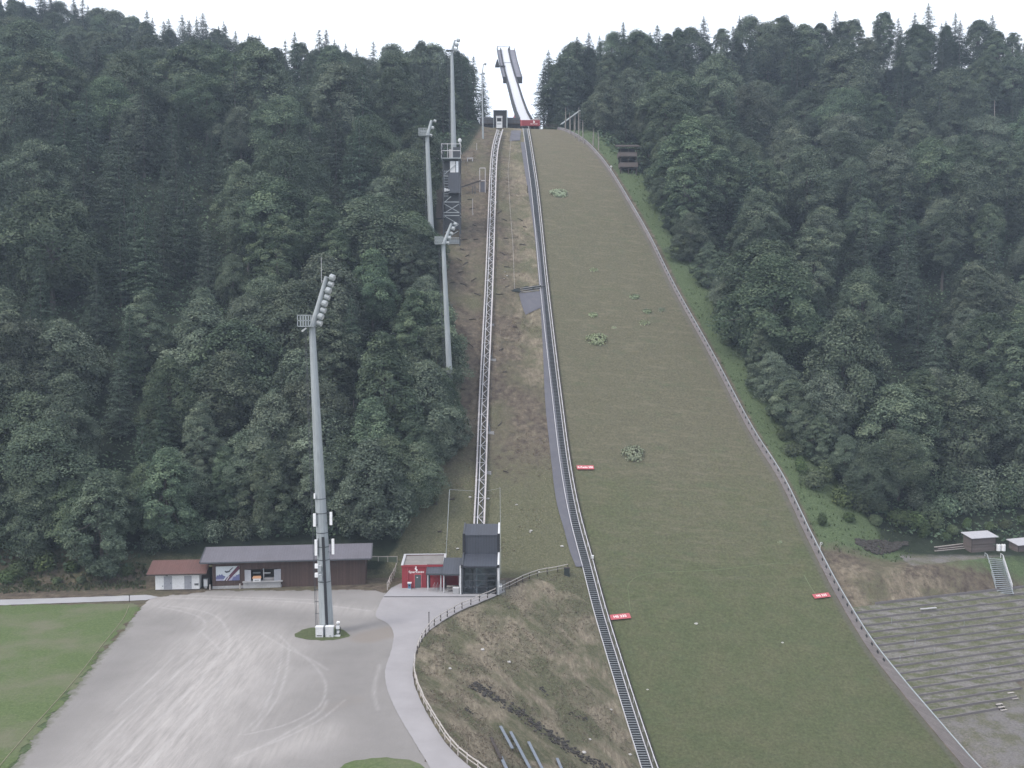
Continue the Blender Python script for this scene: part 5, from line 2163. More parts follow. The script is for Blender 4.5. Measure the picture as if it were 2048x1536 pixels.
# cabin
zc0, zc1 = J(900, 386).z, J(900, 346).z
x0 = J(896.5, 370).x
MB().box(x0, -.12, zc0, xr + .2, D - .3, zc1).obj('cabin', 'roof_dark', C)
MB().box(J(899, 330).x, .3, J(900, 345.5).z, xr - .2, D - .3, J(900, 321).z).obj('upper_cabin', 'steel_dark', C)
zw0, zw1 = J(900, 344.5).z, J(900, 322).z
xw = [J(p, 330).x for p in (900, 910.5, 912, 919)]
MB().box(xw[0], .25, zw0, xw[1], .297, zw1).obj('window', 'offwhite', C)
MB().box(xw[2], .25, zw0, xw[3] - .3, .297, zw1).obj('window', 'lamp_glass', C)
# lookout platform
zp = J(900, 316).z
MB().box(xl - .5, -.6, zp - .25, xr + .35, D, zp).obj('platform', 'steel', C)
MB().box(J(905, 300).x, 2.2, zp + .003, xr, D - .2, J(900, 291).z).obj('back_wall', 'steel_dark', C)
MB().box(J(897, 300).x, 1.4, zp + .003, J(903, 300).x, 2.1, J(900, 296).z).obj('control_box', 'rail_mauve', C)
mb = MB()
for py in (288.5, 302):
    z = J(900, py).z
    mb.box(xl - .5, -.6, z - .08, xr + .35, -.45, z + .08)
    mb.box(xl - .5, -.45, z - .08, xl - .35, D, z + .08)
    mb.box(xr + .2, -.45, z - .08, xr + .35, D, z + .08)
for x in (xl - .43, xl + 1.2, xl + 2.4, xr + .27):
    mb.box(x - .06, -.58, zp, x + .06, -.46, ztop)
mb.obj('railing', 'steel_light', C)
mb = MB()
c0 = J(919.5, 281, 1)
mb.ball(c0, .5, 10, 6, sc=(1, .6, 1.2))
mb.box(c0.x - .08, c0.y - .08, zp, c0.x + .08, c0.y + .08, c0.z - .5)
mb.obj('dish_antenna', 'offwhite', C)
# stair flights on the left
mb = MB()
for k in range(11):
    z = J(900, 392 - k * 5).z
    mb.box(xl + .2, .35 + .16 * (k % 5), z, x0 - .05, .75 + .16 * (k % 5), z + .12)
mb.box(xl + .25, .32, J(900, 393).z, xl + .33, .349, J(900, 340).z)
mb.box(xl + .34, .349, J(900, 393).z, xl + .42, 1.4, J(900, 392.5).z)
mb.obj('stair_flight', 'steel', C)
MB().box(xl + .2, 3.4, J(900, 455).z, xr - .2, D - .25, zp - .3).obj('rear_cladding', 'steel_dark', C)
mb = MB()
c0 = J(890, 383)
for k in range(3):
    mb.box(xl + .3 + .5 * k, -.2, c0.z + .1 * k, xl + .7 + .5 * k, .3, c0.z + .9 - .2 * k)
mb.obj('equipment', 'offwhite', C)
MB().box(J(872, 390).x, 1, J(900, 405).z - 4, xl - .4, 3.6, J(900, 379).z).obj('annex', 'wood_dark', C)
MB().box(J(896, 480).x, .5, J(900, 485).z, xr - .2, 3, J(900, 478).z).obj('lower_deck', 'steel', C)
mb = MB()
mb.beam(J(895, 476, .4), J(917, 462, .6), .5, .12)
mb.obj('lower_ramp', 'steel', C)

# gate-like frame and boom right of the judges tower
g = G(966, 385)
C = thing('wind_frame', 'rusty upright rectangular frame on the slope between tower and lift', 'frame', g)
K = lambda px, py, dy=0.: U(px, py, g.y + dy) - g
mb = MB()
for px in (959.5, 970.5):
    a, b_ = K(px, 386), K(px, 336)
    mb.box(a.x - .1, -.1, -1, a.x + .1, .1, b_.z)
for py in (336, 361):
    a, b_ = K(959.5, py), K(970.5, py)
    mb.box(a.x + .103, -.09, a.z - .12, b_.x - .103, .09, a.z + .12)
mb.obj('frame', 'rail_mauve', C)
mb = MB()
a, b_ = K(960.5, 362), K(970, 384)
mb.box(a.x + .1, .1, b_.z, b_.x, .14, a.z - .15)
mb.obj('mesh_panel', 'mat', C)
Lb = thing('boom_walkway', 'sloping dark boom running from the judges tower cabin to the upright frame', 'boom', U(940, 370, g.y - 1))
mb = MB()
mb.beam(U(920, 375, g.y - 2) - Lb.location, U(961, 361.5, g.y + .2) - Lb.location, .7, .35)
mb.obj('beam', 'wood_dark', Lb)
mb = MB()
for k in range(2):
    px = 945 + k * 5
    p = U(px, 372 - k * 2, g.y - 1) - Lb.location
    gg = G(px, 405)
    mb.box(p.x - .08, -.08, p.z - 5, p.x + .08, .08, p.z)
mb.obj('stay', 'steel_dark', Lb)
# white folded tables / barriers by the tower
for px, py, w, dsc in [(940, 322, 20, 'white trestle table in front of the dark trees right of the judges tower'), (872, 322, 18, 'pale trestle table left of the judges tower')]:
    g = G(px, py)
    w = w / F * g.y * .62
    C = thing('trestle_table', dsc, 'table', g)
    MB().box(-w / 2, -.4, .9, w / 2, .5, 1.0).obj('top', 'rail_mauve', C)
    MB().box(-w / 2, -.46, .62, w / 2, -.403, 1.0).obj('apron', 'rail_mauve', C)
    for s in (-.4, .4):
        MB().box(w * s - .1, -.35, -.5, w * s + .1, .3, .897).obj('leg', 'offwhite', C)

# ------------------------------------------------------------------ wooden viewing stand in the right forest
g = G(1252, 352)
Yv = g.y + 1
C = thing('viewing_stand', 'dark wooden two storey viewing stand under trees at the right forest edge', 'viewing stand', Vector((g.x, Yv, g.z)))
ov = C.location.copy()
V = lambda px, py, dy=0.: U(px, py, Yv + dy) - ov
for n_, (pa, pb, py0, py1) in enumerate([(1240, 1276, 334, 325), (1238, 1274, 313, 304)]):
    a, b_ = V(pa, py0), V(pb, py1)
    mb = MB()
    mb.box(a.x, 0, a.z - .2, b_.x, 4, a.z)
    mb.obj('deck', 'wood_dark', C)
    mb = MB()
    mb.box(a.x, -.12, a.z + .05, b_.x, 0, b_.z)
    mb.box(a.x - .12, -.12, a.z + .05, a.x, 4, b_.z)
    mb.obj('parapet', 'wood_shed', C)
a, b_ = V(1233, 293), V(1280, 284)
mb = MB()
mb.hexa([Vector((a.x, -.8, a.z - .3)), Vector((b_.x, -.8, a.z - .3)), Vector((b_.x, 5, a.z + 1.2)), Vector((a.x, 5, a.z + 1.2)), Vector((a.x, -.8, a.z)), Vector((b_.x, -.8, a.z)), Vector((b_.x, 5, a.z + 1.5)), Vector((a.x, 5, a.z + 1.5))])
mb.obj('roof', 'wood_dark', C)
MB().box(V(1240, 1).x + .2, 3.2, -2, V(1275, 1).x, 3.6, a.z).obj('back_wall', 'dark', C)
mb = MB()
for px in (1241, 1257, 1273):
    x = V(px, 320).x
    mb.box(x - .14, .1, -2.5, x + .14, .4, a.z - .303)
for s in (-1, 1):
    mb.beam(Vector((V(1257, 1).x, .3, -1.5)), Vector((V(1257, 1).x + s * 2.2, .3, V(1, 336).z - .2)), .16, .16)
mb.obj('post', 'wood_dark', C)

# ------------------------------------------------------------------ barn with grey roof
def two(pa, pb):
    a, b_ = march(flat0, *pa), march(flat0, *pb)
    d = b_ - a
    return a, math.atan2(d.y, d.x), d.length


a, rz, Lg = two((420, 1178), (731, 1169))
C = thing('barn', 'long brown board barn with a grey sheet roof at the back of the gravel lot', 'barn', a, rz)
hE = 4.55
dB = 7.5
xo0, xo1 = 5.55, 11.35    # the open counter
wl, wr = .4, Lg
sill, head = 1.15, 3.05
mb = MB()
mb.box(wl, 0, .45, xo0, .2, hE)
mb.box(xo0, 0, head, xo1, .2, hE)
mb.box(xo1, 0, 0, wr, .2, hE)
mb.box(xo0, 0, 0.45, xo1, .2, sill - .15)
mb.box(wl, .2, 0, wl + .2, dB, hE)
mb.box(wr - .2, .2, 0, wr, dB, hE)
mb.box(wl + .2, dB - .2, 0, wr - .2, dB, hE)
o = mb.obj('wall', 'wood_brown', C)
MB().box(wl + .02, -.1, 0, xo1 + .1, .19, .447).obj('plinth', 'concrete', C)
mb = MB()
pit = math.tan(R(20))
x0, x1 = -1.25, Lg + 1.0
ov_ = 1.1
zr_ = hE + pit * (dB / 2 + ov_) * .78
mb.hexa([Vector((x0, -ov_, hE - .05)), Vector((x1, -ov_, hE - .05)), Vector((x1, dB / 2, zr_)), Vector((x0, dB / 2, zr_)), Vector((x0, -ov_, hE + .13)), Vector((x1, -ov_, hE + .13)), Vector((x1, dB / 2, zr_ + .18)), Vector((x0, dB / 2, zr_ + .18))])
mb.hexa([Vector((x0, dB / 2 + .003, zr_)), Vector((x1, dB / 2 + .003, zr_)), Vector((x1, dB + ov_, hE - .05)), Vector((x0, dB + ov_, hE - .05)), Vector((x0, dB / 2 + .003, zr_ + .18)), Vector((x1, dB / 2 + .003, zr_ + .18)), Vector((x1, dB + ov_, hE + .13)), Vector((x0, dB + ov_, hE + .13))])
rf = mb.obj('roof', 'roof_grey', C)
MB().box(x0, -ov_ - .13, hE - .12, x1, -ov_ - .003, hE + .03).obj('gutter', 'steel_dark', rf)
mb = MB()
mb.beam((x1 + .08, -ov_, hE + .06), (x1 + .08, dB / 2, zr_ + .11), .14, .26)
mb.beam((x0 - .08, -ov_, hE + .06), (x0 - .08, dB / 2, zr_ + .11), .14, .26)
mb.obj('bargeboard', 'steel_dark', rf)
mb = MB()
mb.add([(wr - .1, .2, hE), (wr - .1, dB - .2, hE), (wr - .1, dB / 2, zr_ - .05), (wl + .1, .2, hE), (wl + .1, dB - .2, hE), (wl + .1, dB / 2, zr_ - .05)], [(0, 1, 2), (5, 4, 3)])
mb.obj('gable', 'wood_brown', C)
# counter opening
MB().box(xo0, 2.2, .5, xo1, 2.3, head).obj('back_panel', 'wood_dark', C)
MB().box(xo0 + .003, .203, sill - .5, xo1 - .003, 2.197, sill - .3).obj('counter_floor', 'dark', C)
MB().box(xo0 - .3, -.55, sill - .147, xo1 + .3, .6, sill).obj('counter_slab', 'concrete', C)
mb = MB()
for k in range(10):
    mb.box(xo0 - .2 + k * .6, -.35, 0.02, xo0 + .39 + k * .6, -.11, sill - .15)
mb.obj('counter_base', 'concrete', C)
for s, xx in ((1, xo0), (-1, xo1)):
    mb = MB()
    mb.hexa([Vector((xx, -.02, sill + .003)), Vector((xx + s * 1.05, -.35, sill + .003)), Vector((xx + s * 1.05, -.28, sill + .003)), Vector((xx, .05, sill + .003)),
             Vector((xx, -.02, head - .05)), Vector((xx + s * 1.05, -.35, head - .05)), Vector((xx + s * 1.05, -.28, head - .05)), Vector((xx, .05, head - .05))])
    if s < 0:
        mb.f = [tuple(reversed(f)) for f in mb.f]
    mb.obj('shutter', 'door_pale', C)
mb = MB()
mb.box(xo0 + 2.95, .3, sill + .003, xo0 + 3.03, .5, head - .1)
mb.box(xo0 + 3.03, .3, sill + 1.1, xo0 + 4.1, .5, sill + 1.2)
mb.obj('shelf', 'offwhite', C)
MB().box(xo0 + 3.1, .35, sill + .05, xo0 + 4.6, .9, sill + .35).obj('storage_box', 'rail_mauve', C)
MB().box(xo0 + 1.1, 1.2, sill + .9, xo0 + 2.3, 1.6, sill + 1.1).obj('lamp_shade', 'steel', C)
mb = MB()
mb.tube([Vector((xo0 + 3.05, -.15, head + .1)), Vector((xo0 + 3.05, -.3, head))], .1, 8)
mb.obj('outside_lamp', 'steel', C)


def on_barn(x, y, z):
    return a + Vector((x * math.cos(rz) - y * math.sin(rz), x * math.sin(rz) + y * math.cos(rz), z))


# poster on the barn wall
P_ = thing('ski_poster', 'large poster of a ski jumper over blue mountains on the barn wall', 'poster', on_barn(1.0, -.14, 1.35), rz)
w, h = 3.75, 2.35
M['po_sky'] = paint('poster_sky', (.50, .54, .58), .5, .06)
M['po_blue'] = paint('poster_blue', (.12, .13, .26), .5, .12)
M['po_lilac'] = paint('poster_lilac', (.30, .30, .42), .5, .1)
M['po_maroon'] = paint('poster_maroon', (.10, .035, .06), .5, .12)
M['po_dark'] = paint('poster_dark', (.05, .055, .07), .5, .1)
MB().box(0, .0, 0, w, .06, h).obj('board', 'po_sky', P_)


def flat(pts, y, m, name):
    mb = MB()
    n = len(pts)
    mb.add([(p[0] * w, y, p[1] * h) for p in pts] + [(p[0] * w, y + .006, p[1] * h) for p in pts], [tuple(range(n - 1, -1, -1)) if False else tuple(range(n)), tuple(range(2 * n - 1, n - 1, -1))] + [(k, k + n, (k + 1) % n + n, (k + 1) % n) for k in range(n)])
    return mb.obj(name, m, P_)


flat([(0, 0), (1, 0), (1, .30), (0, .25)], -.007, 'po_lilac', 'print_ground')
flat([(.0, .2), (.05, .42), (.09, .34), (.14, .46), (.2, .38), (.25, .47), (.31, .36), (.4, .3), (.4, .12), (.0, .12)], -.015, 'po_blue', 'print_mountains')
flat([(.66, .0), (1, 0), (1, .45), (.9, .38), (.84, .42), (.76, .28)], -.015, 'po_blue', 'print_mountains')
flat([(.36, .0), (.52, .0), (1.0, .78), (1, 1), (.92, 1)], -.023, 'po_maroon', 'print_band')
flat([(.30, .02), (.35, .02), (.52, .42), (.47, .42)], -.031, 'po_sky', 'print_band')
flat([(.42, .0), (.46, .0), (.58, .3), (.55, .3)], -.031, 'offwhite', 'print_band')
flat([(.78, .28), (.8, .26), (1, .62), (1, .7)], -.031, 'offwhite', 'print_band')
flat([(.37, .66), (.40, .70), (.46, .66), (.55, .68), (.62, .80), (.70, .84), (.68, .78), (.62, .72), (.60, .62), (.52, .56), (.44, .54), (.40, .58)], -.039, 'po_dark', 'print_jumper')
flat([(.60, .72), (.68, .80), (.75, .9), (.72, .92), (.6, .78)], -.047, 'po_dark', 'print_jumper')

# grill with orange cover on the counter
c0 = on_barn(xo0 + 2.0, -.3, sill + .002)
Gr = thing('grill_cart', 'small pale cart with an orange cover on the barn counter', 'grill', c0, rz)
MB().box(-.6, -.2, 0, .6, .25, .5).obj('body', 'offwhite', Gr)
MB().box(-.35, -.215, .15, .35, -.203, .25).obj('handle', 'steel_dark', Gr)
mb = MB()
mb.hexa([Vector((-.75, -.24, .503)), Vector((.7, -.24, .503)), Vector((.7, .3, .503)), Vector((-.75, .3, .503)), Vector((-.6, -.1, .85)), Vector((.62, -.1, .85)), Vector((.62, .25, .85)), Vector((-.6, .25, .85))])
mb.obj('cover', 'orange', Gr)
for x, dsc in ((.1, 'pale stub post at the left corner of the barn'), (xo0 - .7, 'pale stub post left of the barn counter')):
    q = on_barn(x, -.45, .02)
    mb = MB()
    mb.tube([Vector((0, 0, 0)), Vector((0, 0, .75))], [.14, .12], 8)
    mb.ball((0, 0, .75), .12, 8, 4)
    o = mb.obj('stub_post', 'wood_pale')
    o.location = q
    tag(o, dsc, 'post', 'stub posts at the barn')
q = on_barn(-.75, .5, .02)
C2 = thing('meter_cabinet', 'small pale meter cabinet in the gap between kiosk and barn', 'cabinet', q, rz)
MB().box(-.3, -.2, .35, .3, .2, 1.5).obj('body', 'offwhite', C2)
MB().box(-.34, -.24, 1.503, .34, .24, 1.58).obj('lid', 'steel', C2)
MB().box(-.2, -.15, 0, .2, .15, .347).obj('foot', 'concrete', C2)

# ------------------------------------------------------------------ white kiosk with brown red roof
a2, rz2, L2 = two((311, 1181), (398, 1180))
C = thing('kiosk', 'white kiosk with two grey doors and a brown red tin roof', 'kiosk', a2, rz2 + R(2))
hK = 2.85
MB().box(0, 0, .12, L2, 4.2, hK).obj('wall', 'white', C)
MB().box(.05, .02, 0, L2 - .05, 4.2, .117).obj('plinth', 'wood_dark', C)
for x0_, x1_ in ((1.35, 2.65), (4.6, 5.75)):
    d = MB().box(x0_, -.05, .18, x1_, -.003, 2.3).obj('door', 'door_pale', C)
    MB().box(x1_ - .25, -.08, 1.1, x1_ - .15, -.053, 1.25).obj('handle', 'steel_dark', d)
MB().box(1.65, -.06, 2.35, 2.0, -.003, 2.47).obj('door_number_plate', 'steel_dark', C)
mb = MB()
for k in range(3):
    mb.box(6.2, -.05, .72 + .12 * k, 6.85, -.003, .80 + .12 * k)
mb.obj('vent_grille', 'steel_dark', C)
mb = MB()
mb.tube([Vector((1.15, -.003, .7)), Vector((1.15, -.1, .7))], .1, 8)
mb.obj('tap', 'steel', C)
mb = MB()
mb.hexa([Vector((-1.1, -1.0, hK - .1)), Vector((L2 + 1.35, -1.0, hK - .1)), Vector((L2 + 1.35, 2.6, hK + 1.35)), Vector((-1.1, 2.6, hK + 1.35)), Vector((-1.1, -1.0, hK + .05)), Vector((L2 + 1.35, -1.0, hK + .05)), Vector((L2 + 1.35, 2.6, hK + 1.5)), Vector((-1.1, 2.6, hK + 1.5))])
mb.hexa([Vector((-1.1, 2.603, hK + 1.35)), Vector((L2 + 1.35, 2.603, hK + 1.35)), Vector((L2 + 1.35, 5.2, hK - .1)), Vector((-1.1, 5.2, hK - .1)), Vector((-1.1, 2.603, hK + 1.5)), Vector((L2 + 1.35, 2.603, hK + 1.5)), Vector((L2 + 1.35, 5.2, hK + .05)), Vector((-1.1, 5.2, hK + .05))])
rf = mb.obj('roof', 'roof_red', C)
MB().box(-1.1, -1.12, hK - .16, L2 + 1.35, -1.003, hK + .02).obj('gutter', 'wood_dark', rf)
MB().box(L2 + .003, 1.6, 0, L2 + 1.3, 4.0, hK - .1).obj('dark_recess', 'wood_dark', C)  # shaded recess beside the kiosk, put in as a dark box

# ------------------------------------------------------------------ red ticket house
a3, rz3, L3 = two((804, 1177), (884, 1176))
C = thing('red_house', 'red flat roofed ticket house with white lettering and a grey door', 'ticket house', a3, rz3)
h3, d3 = 3.85, 7.6
L3 = 6.95
# walls lean slightly outward as the metal skin does
MB().box(0, 0, 0, L3, d3, h3 - .3).obj('wall', 'red', C)
mb = MB()
mb.box(-.12, -.12, h3 - .297, L3 + .12, .15, h3)
mb.box(-.12, d3 - .15, h3 - .297, L3 + .12, d3 + .12, h3)
mb.box(-.12, .153, h3 - .297, .2, d3 - .153, h3)
mb.box(L3 - .2, .153, h3 - .297, L3 + .12, d3 - .153, h3)
pr = mb.obj('parapet', 'red', C)
mb = MB()
mb.box(-.15, d3 - .35, h3 + .003, L3 + .15, d3 + .15, h3 + .06)
mb.box(-.15, -.15, h3 + .003, .25, d3 - .353, h3 + .06)
mb.box(L3 - .25, -.15, h3 + .003, L3 + .15, d3 - .353, h3 + .06)
mb.obj('coping', 'steel_light', C)
MB().box(.203, .153, h3 - .29, L3 - .203, d3 - .153, h3 - .14).obj('roof', 'gravel_roof', C)
dr = MB().box(2.1, -.06, .05, 3.1, -.003, 2.25).obj('door', 'door_grey', C)
MB().box(2.4, -.075, 1.75, 2.6, -.063, 1.9).obj('notice', 'offwhite', dr)
mb = MB()
for x in (1.95, 3.103):
    mb.box(x, -.09, 0, x + .147, -.003, 2.3)
mb.box(1.95, -.09, 2.303, 3.25, -.003, 2.42)
mb.obj('door_frame', 'red_board', C)
MB().box(4.0, -.05, .05, 4.6, -.003, 2.3).obj('dark_panel', 'black', C)
letters('Sparkasse', .52, 2.5, Matrix.Translation((2.35, -.02, 2.72)) @ Matrix.Rotation(R(90), 4, 'X'), C)
# emblem: an S like sign with a dot above
mb = MB()
S_ = [Vector((2.35 + .20 * math.sin(t * .045) * 1.0, 0, 3.12 + .26 * (t - 50) / 50.0)) for t in range(0)]
ring = []
for k in range(13):
    t = k / 12
    if t < .5:
        an = R(70) + t * 2 * R(220)
        ring.append(Vector((2.33 + .14 * math.cos(an), -.05, 3.26 + .12 * math.sin(an))))
    else:
        an = R(110) - (t - .5) * 2 * R(220)
        ring.append(Vector((2.33 + .14 * math.cos(an), -.05, 3.04 + .12 * math.sin(an))))
mb.tube(ring, .10, 8)
mb.ball((2.30, -.05, 3.57), .12, 8, 5)
mb.obj('emblem', 'white_letter', C)
mb = MB()
mb.box(.9, -.16, 0, .95, -.003, h3 - .4)
mb.obj('downpipe', 'red_board', C)
q = a3 + Vector((1.3, -.6, .09))
B_ = thing('waste_bin', 'blue grey waste bin in front of the red house', 'waste bin', q)
mb = MB()
mb.hexa([Vector((-.2, -.2, .1)), Vector((.2, -.2, .1)), Vector((.2, .2, .1)), Vector((-.2, .2, .1)), Vector((-.25, -.25, .95)), Vector((.25, -.25, .95)), Vector((.25, .25, .95)), Vector((-.25, .25, .95))])
mb.obj('body', 'blue', B_)
MB().box(-.32, -.32, .953, .32, .32, 1.08).obj('lid', 'offwhite', B_)
MB().box(-.12, -.265, .5, .12, -.24, .75).obj('slot', 'black', B_)
MB().box(-.25, -.25, 0, .25, .25, .097).obj('foot', 'offwhite', B_)

# ------------------------------------------------------------------ lift base station with glazed front and two canopies
a4, rz4, L4 = two((926, 1189), (991, 1189))
L4 = 5.5
C = thing('base_station', 'dark metal lift base station with a tall glazed front', 'station', a4, 0)
hF, dF = 4.75, 5.2
hRr = 8.6
# interior and glass
MB().box(.12, 4.6, .1, L4 - .12, 4.7, hF - .2).obj('inner_wall', 'offwhite', C)
MB().box(0.0, -.3, 0.0, L4, dF, .09).obj('floor', 'concrete', C)
mb = MB()
for x in (.7, 1.6, 3.6):
    mb.box(x, 3.2, .1, x + .55, 3.6, hF - .4)
mb.obj('inner_panel', 'rail_mauve', C)
mb = MB()
mb.box(2.05, .5, .1, 2.25, .7, hF - .25)
mb.beam((2.3, 1.2, hF - .8), (3.4, 1.2, hF - 2.0), .14, .14)
mb.beam((2.3, 1.2, 1.0), (3.2, 1.2, 2.0), .14, .14)
mb.obj('inner_column', 'white', C)
MB().box(3.9, 1.6, .1, 5.0, 2.6, 2.1).obj('inner_machine', 'steel_dark', C)
mb = MB()
for k in range(5):
    z = .12 + (hF - .55) * k / 4
    mb.box(.1, -.05, z, L4 - .1, .05, z + .09)
for x in (.1, 1.75, 3.5, L4 - .18):
    mb.box(x, -.055, .1, x + .08, .055, hF - .3)
mb.obj('front_frame', 'steel_dark', C)
MB().box(.1, .0, .1, L4 - .1, .02, hF - .35).obj('glazing', 'glass', C)
# side walls and roofs
mb = MB()
mb.add([(L4, -.25, 0), (L4, 10.5, 0), (L4, 10.5, hRr + .9), (L4, dF, hRr), (L4, dF - .05, hF + .9), (L4, -.25, hF)] + [(L4 + .28, -.25, 0), (L4 + .28, 10.5, 0), (L4 + .28, 10.5, hRr + .9), (L4 + .28, dF, hRr), (L4 + .28, dF - .05, hF + .9), (L4 + .28, -.25, hF)],
       [(5, 4, 3, 2, 1, 0), (6, 7, 8, 9, 10, 11)] + [(k, (k + 1) % 6, (k + 1) % 6 + 6, k + 6) for k in range(6)])
mb.obj('side_wall', 'offwhite', C)
mb = MB()
mb.add([(-.28, -.25, 0), (-.28, 10.5, 0), (-.28, 10.5, hRr + .9), (-.28, dF, hRr), (-.28, dF - .05, hF + .9), (-.28, -.25, hF)] + [(0, -.25, 0), (0, 10.5, 0), (0, 10.5, hRr + .9), (0, dF, hRr), (0, dF - .05, hF + .9), (0, -.25, hF)],
       [(5, 4, 3, 2, 1, 0), (6, 7, 8, 9, 10, 11)] + [(k, (k + 1) % 6, (k + 1) % 6 + 6, k + 6) for k in range(6)])
mb.obj('side_wall', 'steel_dark', C)
MB().box(-.5, -.3, 0, -.285, .1, hF - .1).obj('corner_post', 'offwhite', C)
mb = MB()
mb.hexa([Vector((.003, -.2, hF - .3)), Vector((L4 - .003, -.2, hF - .3)), Vector((L4 - .003, dF, hF + .35)), Vector((.003, dF, hF + .35)), Vector((.003, -.2, hF - .08)), Vector((L4 - .003, -.2, hF - .08)), Vector((L4 - .003, dF, hF + .6)), Vector((.003, dF, hF + .6))])
mb.obj('lower_roof', 'roof_dark', C)
MB().box(.003, dF + .003, 0, L4 - .003, dF + .3, hRr - .25).obj('upper_wall', 'roof_dark', C)
mb = MB()
mb.hexa([Vector((.003, dF - .1, hRr - .24)), Vector((L4 - .003, dF - .1, hRr - .24)), Vector((L4 - .003, 10.4, hRr + .5)), Vector((.003, 10.4, hRr + .5)), Vector((.003, dF - .1, hRr - .08)), Vector((L4 - .003, dF - .1, hRr - .08)), Vector((L4 - .003, 10.4, hRr + .7)), Vector((.003, 10.4, hRr + .7))])
mb.obj('upper_roof', 'roof_dark', C)
mb = MB()
for x in (-.28, L4 - .05):
    MB().box(x - .04, -.4, hF - .35, x + .38, -.253, hF + .12).obj('edge_trim', 'black', C)
    MB().box(x - .04, dF - .25, hF + .95, x + .38, dF - .103, hRr + .15).obj('edge_trim', 'black', C)


def canopy(name, x0, x1, y0, y1, z0, z1, label, loc):
    Cn = thing(name, label, 'canopy', loc)
    mb = MB()
    mb.hexa([Vector((x0, y0, z0)), Vector((x1, y0, z0)), Vector((x1, y1, z1)), Vector((x0, y1, z1)), Vector((x0, y0, z0 + .2)), Vector((x1, y0, z0 + .2)), Vector((x1, y1, z1 + .2)), Vector((x0, y1, z1 + .2))])
    mb.obj('roof', 'roof_dark', Cn)
    for x in (x0 + .2, x1 - .35):
        MB().box(x - .08, y0 + .25, -.02, x + .08, y0 + .41, z0 + .05).obj('post', 'steel_light', Cn)
        MB().box(x - .06, y1 - .4, 0, x + .06, y1 - .25, z1 - .06).obj('post', 'steel_dark', Cn)
    mb = MB()
    mb.box(x0, y0 - .06, z0 - .05, x1, y0 - .003, z0 + .22)
    mb.beam((x0 - .05, y0, z0 + .12), (x0 - .05, y1, z1 + .12), .1, .3)
    mb.obj('fascia', 'steel_dark', Cn)
    return Cn


o5 = march(flat0, 884, 1186)
C5 = canopy('entrance_canopy', .1, 3.15, -.4, 5.0, 3.0, 4.35, 'larger dark sheet canopy between the red house and the lift base station', o5)
MB().box(.3, 4.4, .1, 3.0, 4.5, 3.5).obj('back_wall', 'red', C5)
MB().box(.3, 3.0, 2.1, 2.9, 4.3, 2.3).obj('ceiling', 'wood_dark', C5)
o6 = march(flat0, 854, 1184)
canopy('entrance_canopy', -.1, 2.55, .2, 3.1, 2.75, 3.6, 'smaller lower sheet canopy in front of the red house', o6)
# tables under the canopy, grey box
C = thing('picnic_table', 'metal framed picnic table under the larger canopy', 'table', o5 + Vector((1.6, 1.0, .09)))
MB().box(-.9, -.3, .72, .9, .3, .78).obj('top', 'wood_pale', C)
for s in (-1, 1):
    MB().box(-.9, s * .6 - .13, .42, .9, s * .6 + .13, .47).obj('bench', 'wood_pale', C)
mb = MB()
for s in (-.7, .7):
    mb.beam((s, -.6, 0), (s, .1, .72), .07, .07)
    mb.beam((s, .6, 0), (s, -.1, .72), .07, .07)
    mb.box(s - .04, -.6, .36, s + .04, .6, .417)
mb.obj('frame', 'steel', C)
C = thing('queue_barrier', 'tubular queue barrier under the smaller canopy', 'barrier', o6 + Vector((1.6, 1.1, .09)))
mb = MB()
for k in range(3):
    mb.tube([Vector((-.6 + k * .5, -1.2, 0)), Vector((-.6 + k * .5, -1.2, .95)), Vector((-.5 + k * .5, .9, .95)), Vector((-.5 + k * .5, .9, 0))], .03, 6)
mb.obj('rails', 'steel', C)
C = thing('concrete_block', 'pale grey block at the left foot of the glazed front', 'block', march(flat0, 912, 1188))
MB().box(-.5, -.3, 0, .5, .4, 1.0).obj('body', 'concrete', C)
MB().box(-.52, -.32, 1.003, .52, .42, 1.06).obj('cap', 'offwhite', C)
g = march(flat0, 999, 1190)
C = thing('info_panel', 'mesh panel with two small white notices right of the base station', 'panel', g)
mb = MB()
for k in range(9):
    mb.box(-.45 + k * .16, -.012, .1, -.43 + k * .16, .012, 2.3)
for k in range(8):
    mb.box(-.45, -.026, .15 + k * .3, .85, -.013, .17 + k * .3)
mb.obj('mesh', 'steel', C)
for x in (-.12, .18):
    MB().box(x, -.06, 1.3, x + .22, -.033, 1.55).obj('notice', 'white', C)
mb = MB()
for x in (-.5, .9):
    mb.box(x - .04, -.04, 0, x + .04, .04, 2.4)
mb.obj('post', 'steel_dark', C)

# drain line across the forecourt
mb = MB()
p0, p1 = march(flat0, 768, 1194.6), march(flat0, 962, 1194.6)
mb.box(p0.x, p0.y - .12, .075, p1.x, p1.y + .12, .1)
o = mb.obj('drain_channel', 'black')
tag(o, 'thin dark drain channel across the forecourt', 'drain')

# ------------------------------------------------------------------ fences
Fp = spl([(1136, 1140), (1098, 1147), (1062, 1156), (1025, 1174), (990, 1190), (955, 1205), (920, 1220), (886, 1240), (858, 1262), (838, 1295), (829, 1335), (833, 1370), (850, 1410), (872, 1450), (895, 1485), (922, 1515), (950, 1536), (1000, 1580)], 6)
FWp = [march(flat0, *p) for p in Fp]


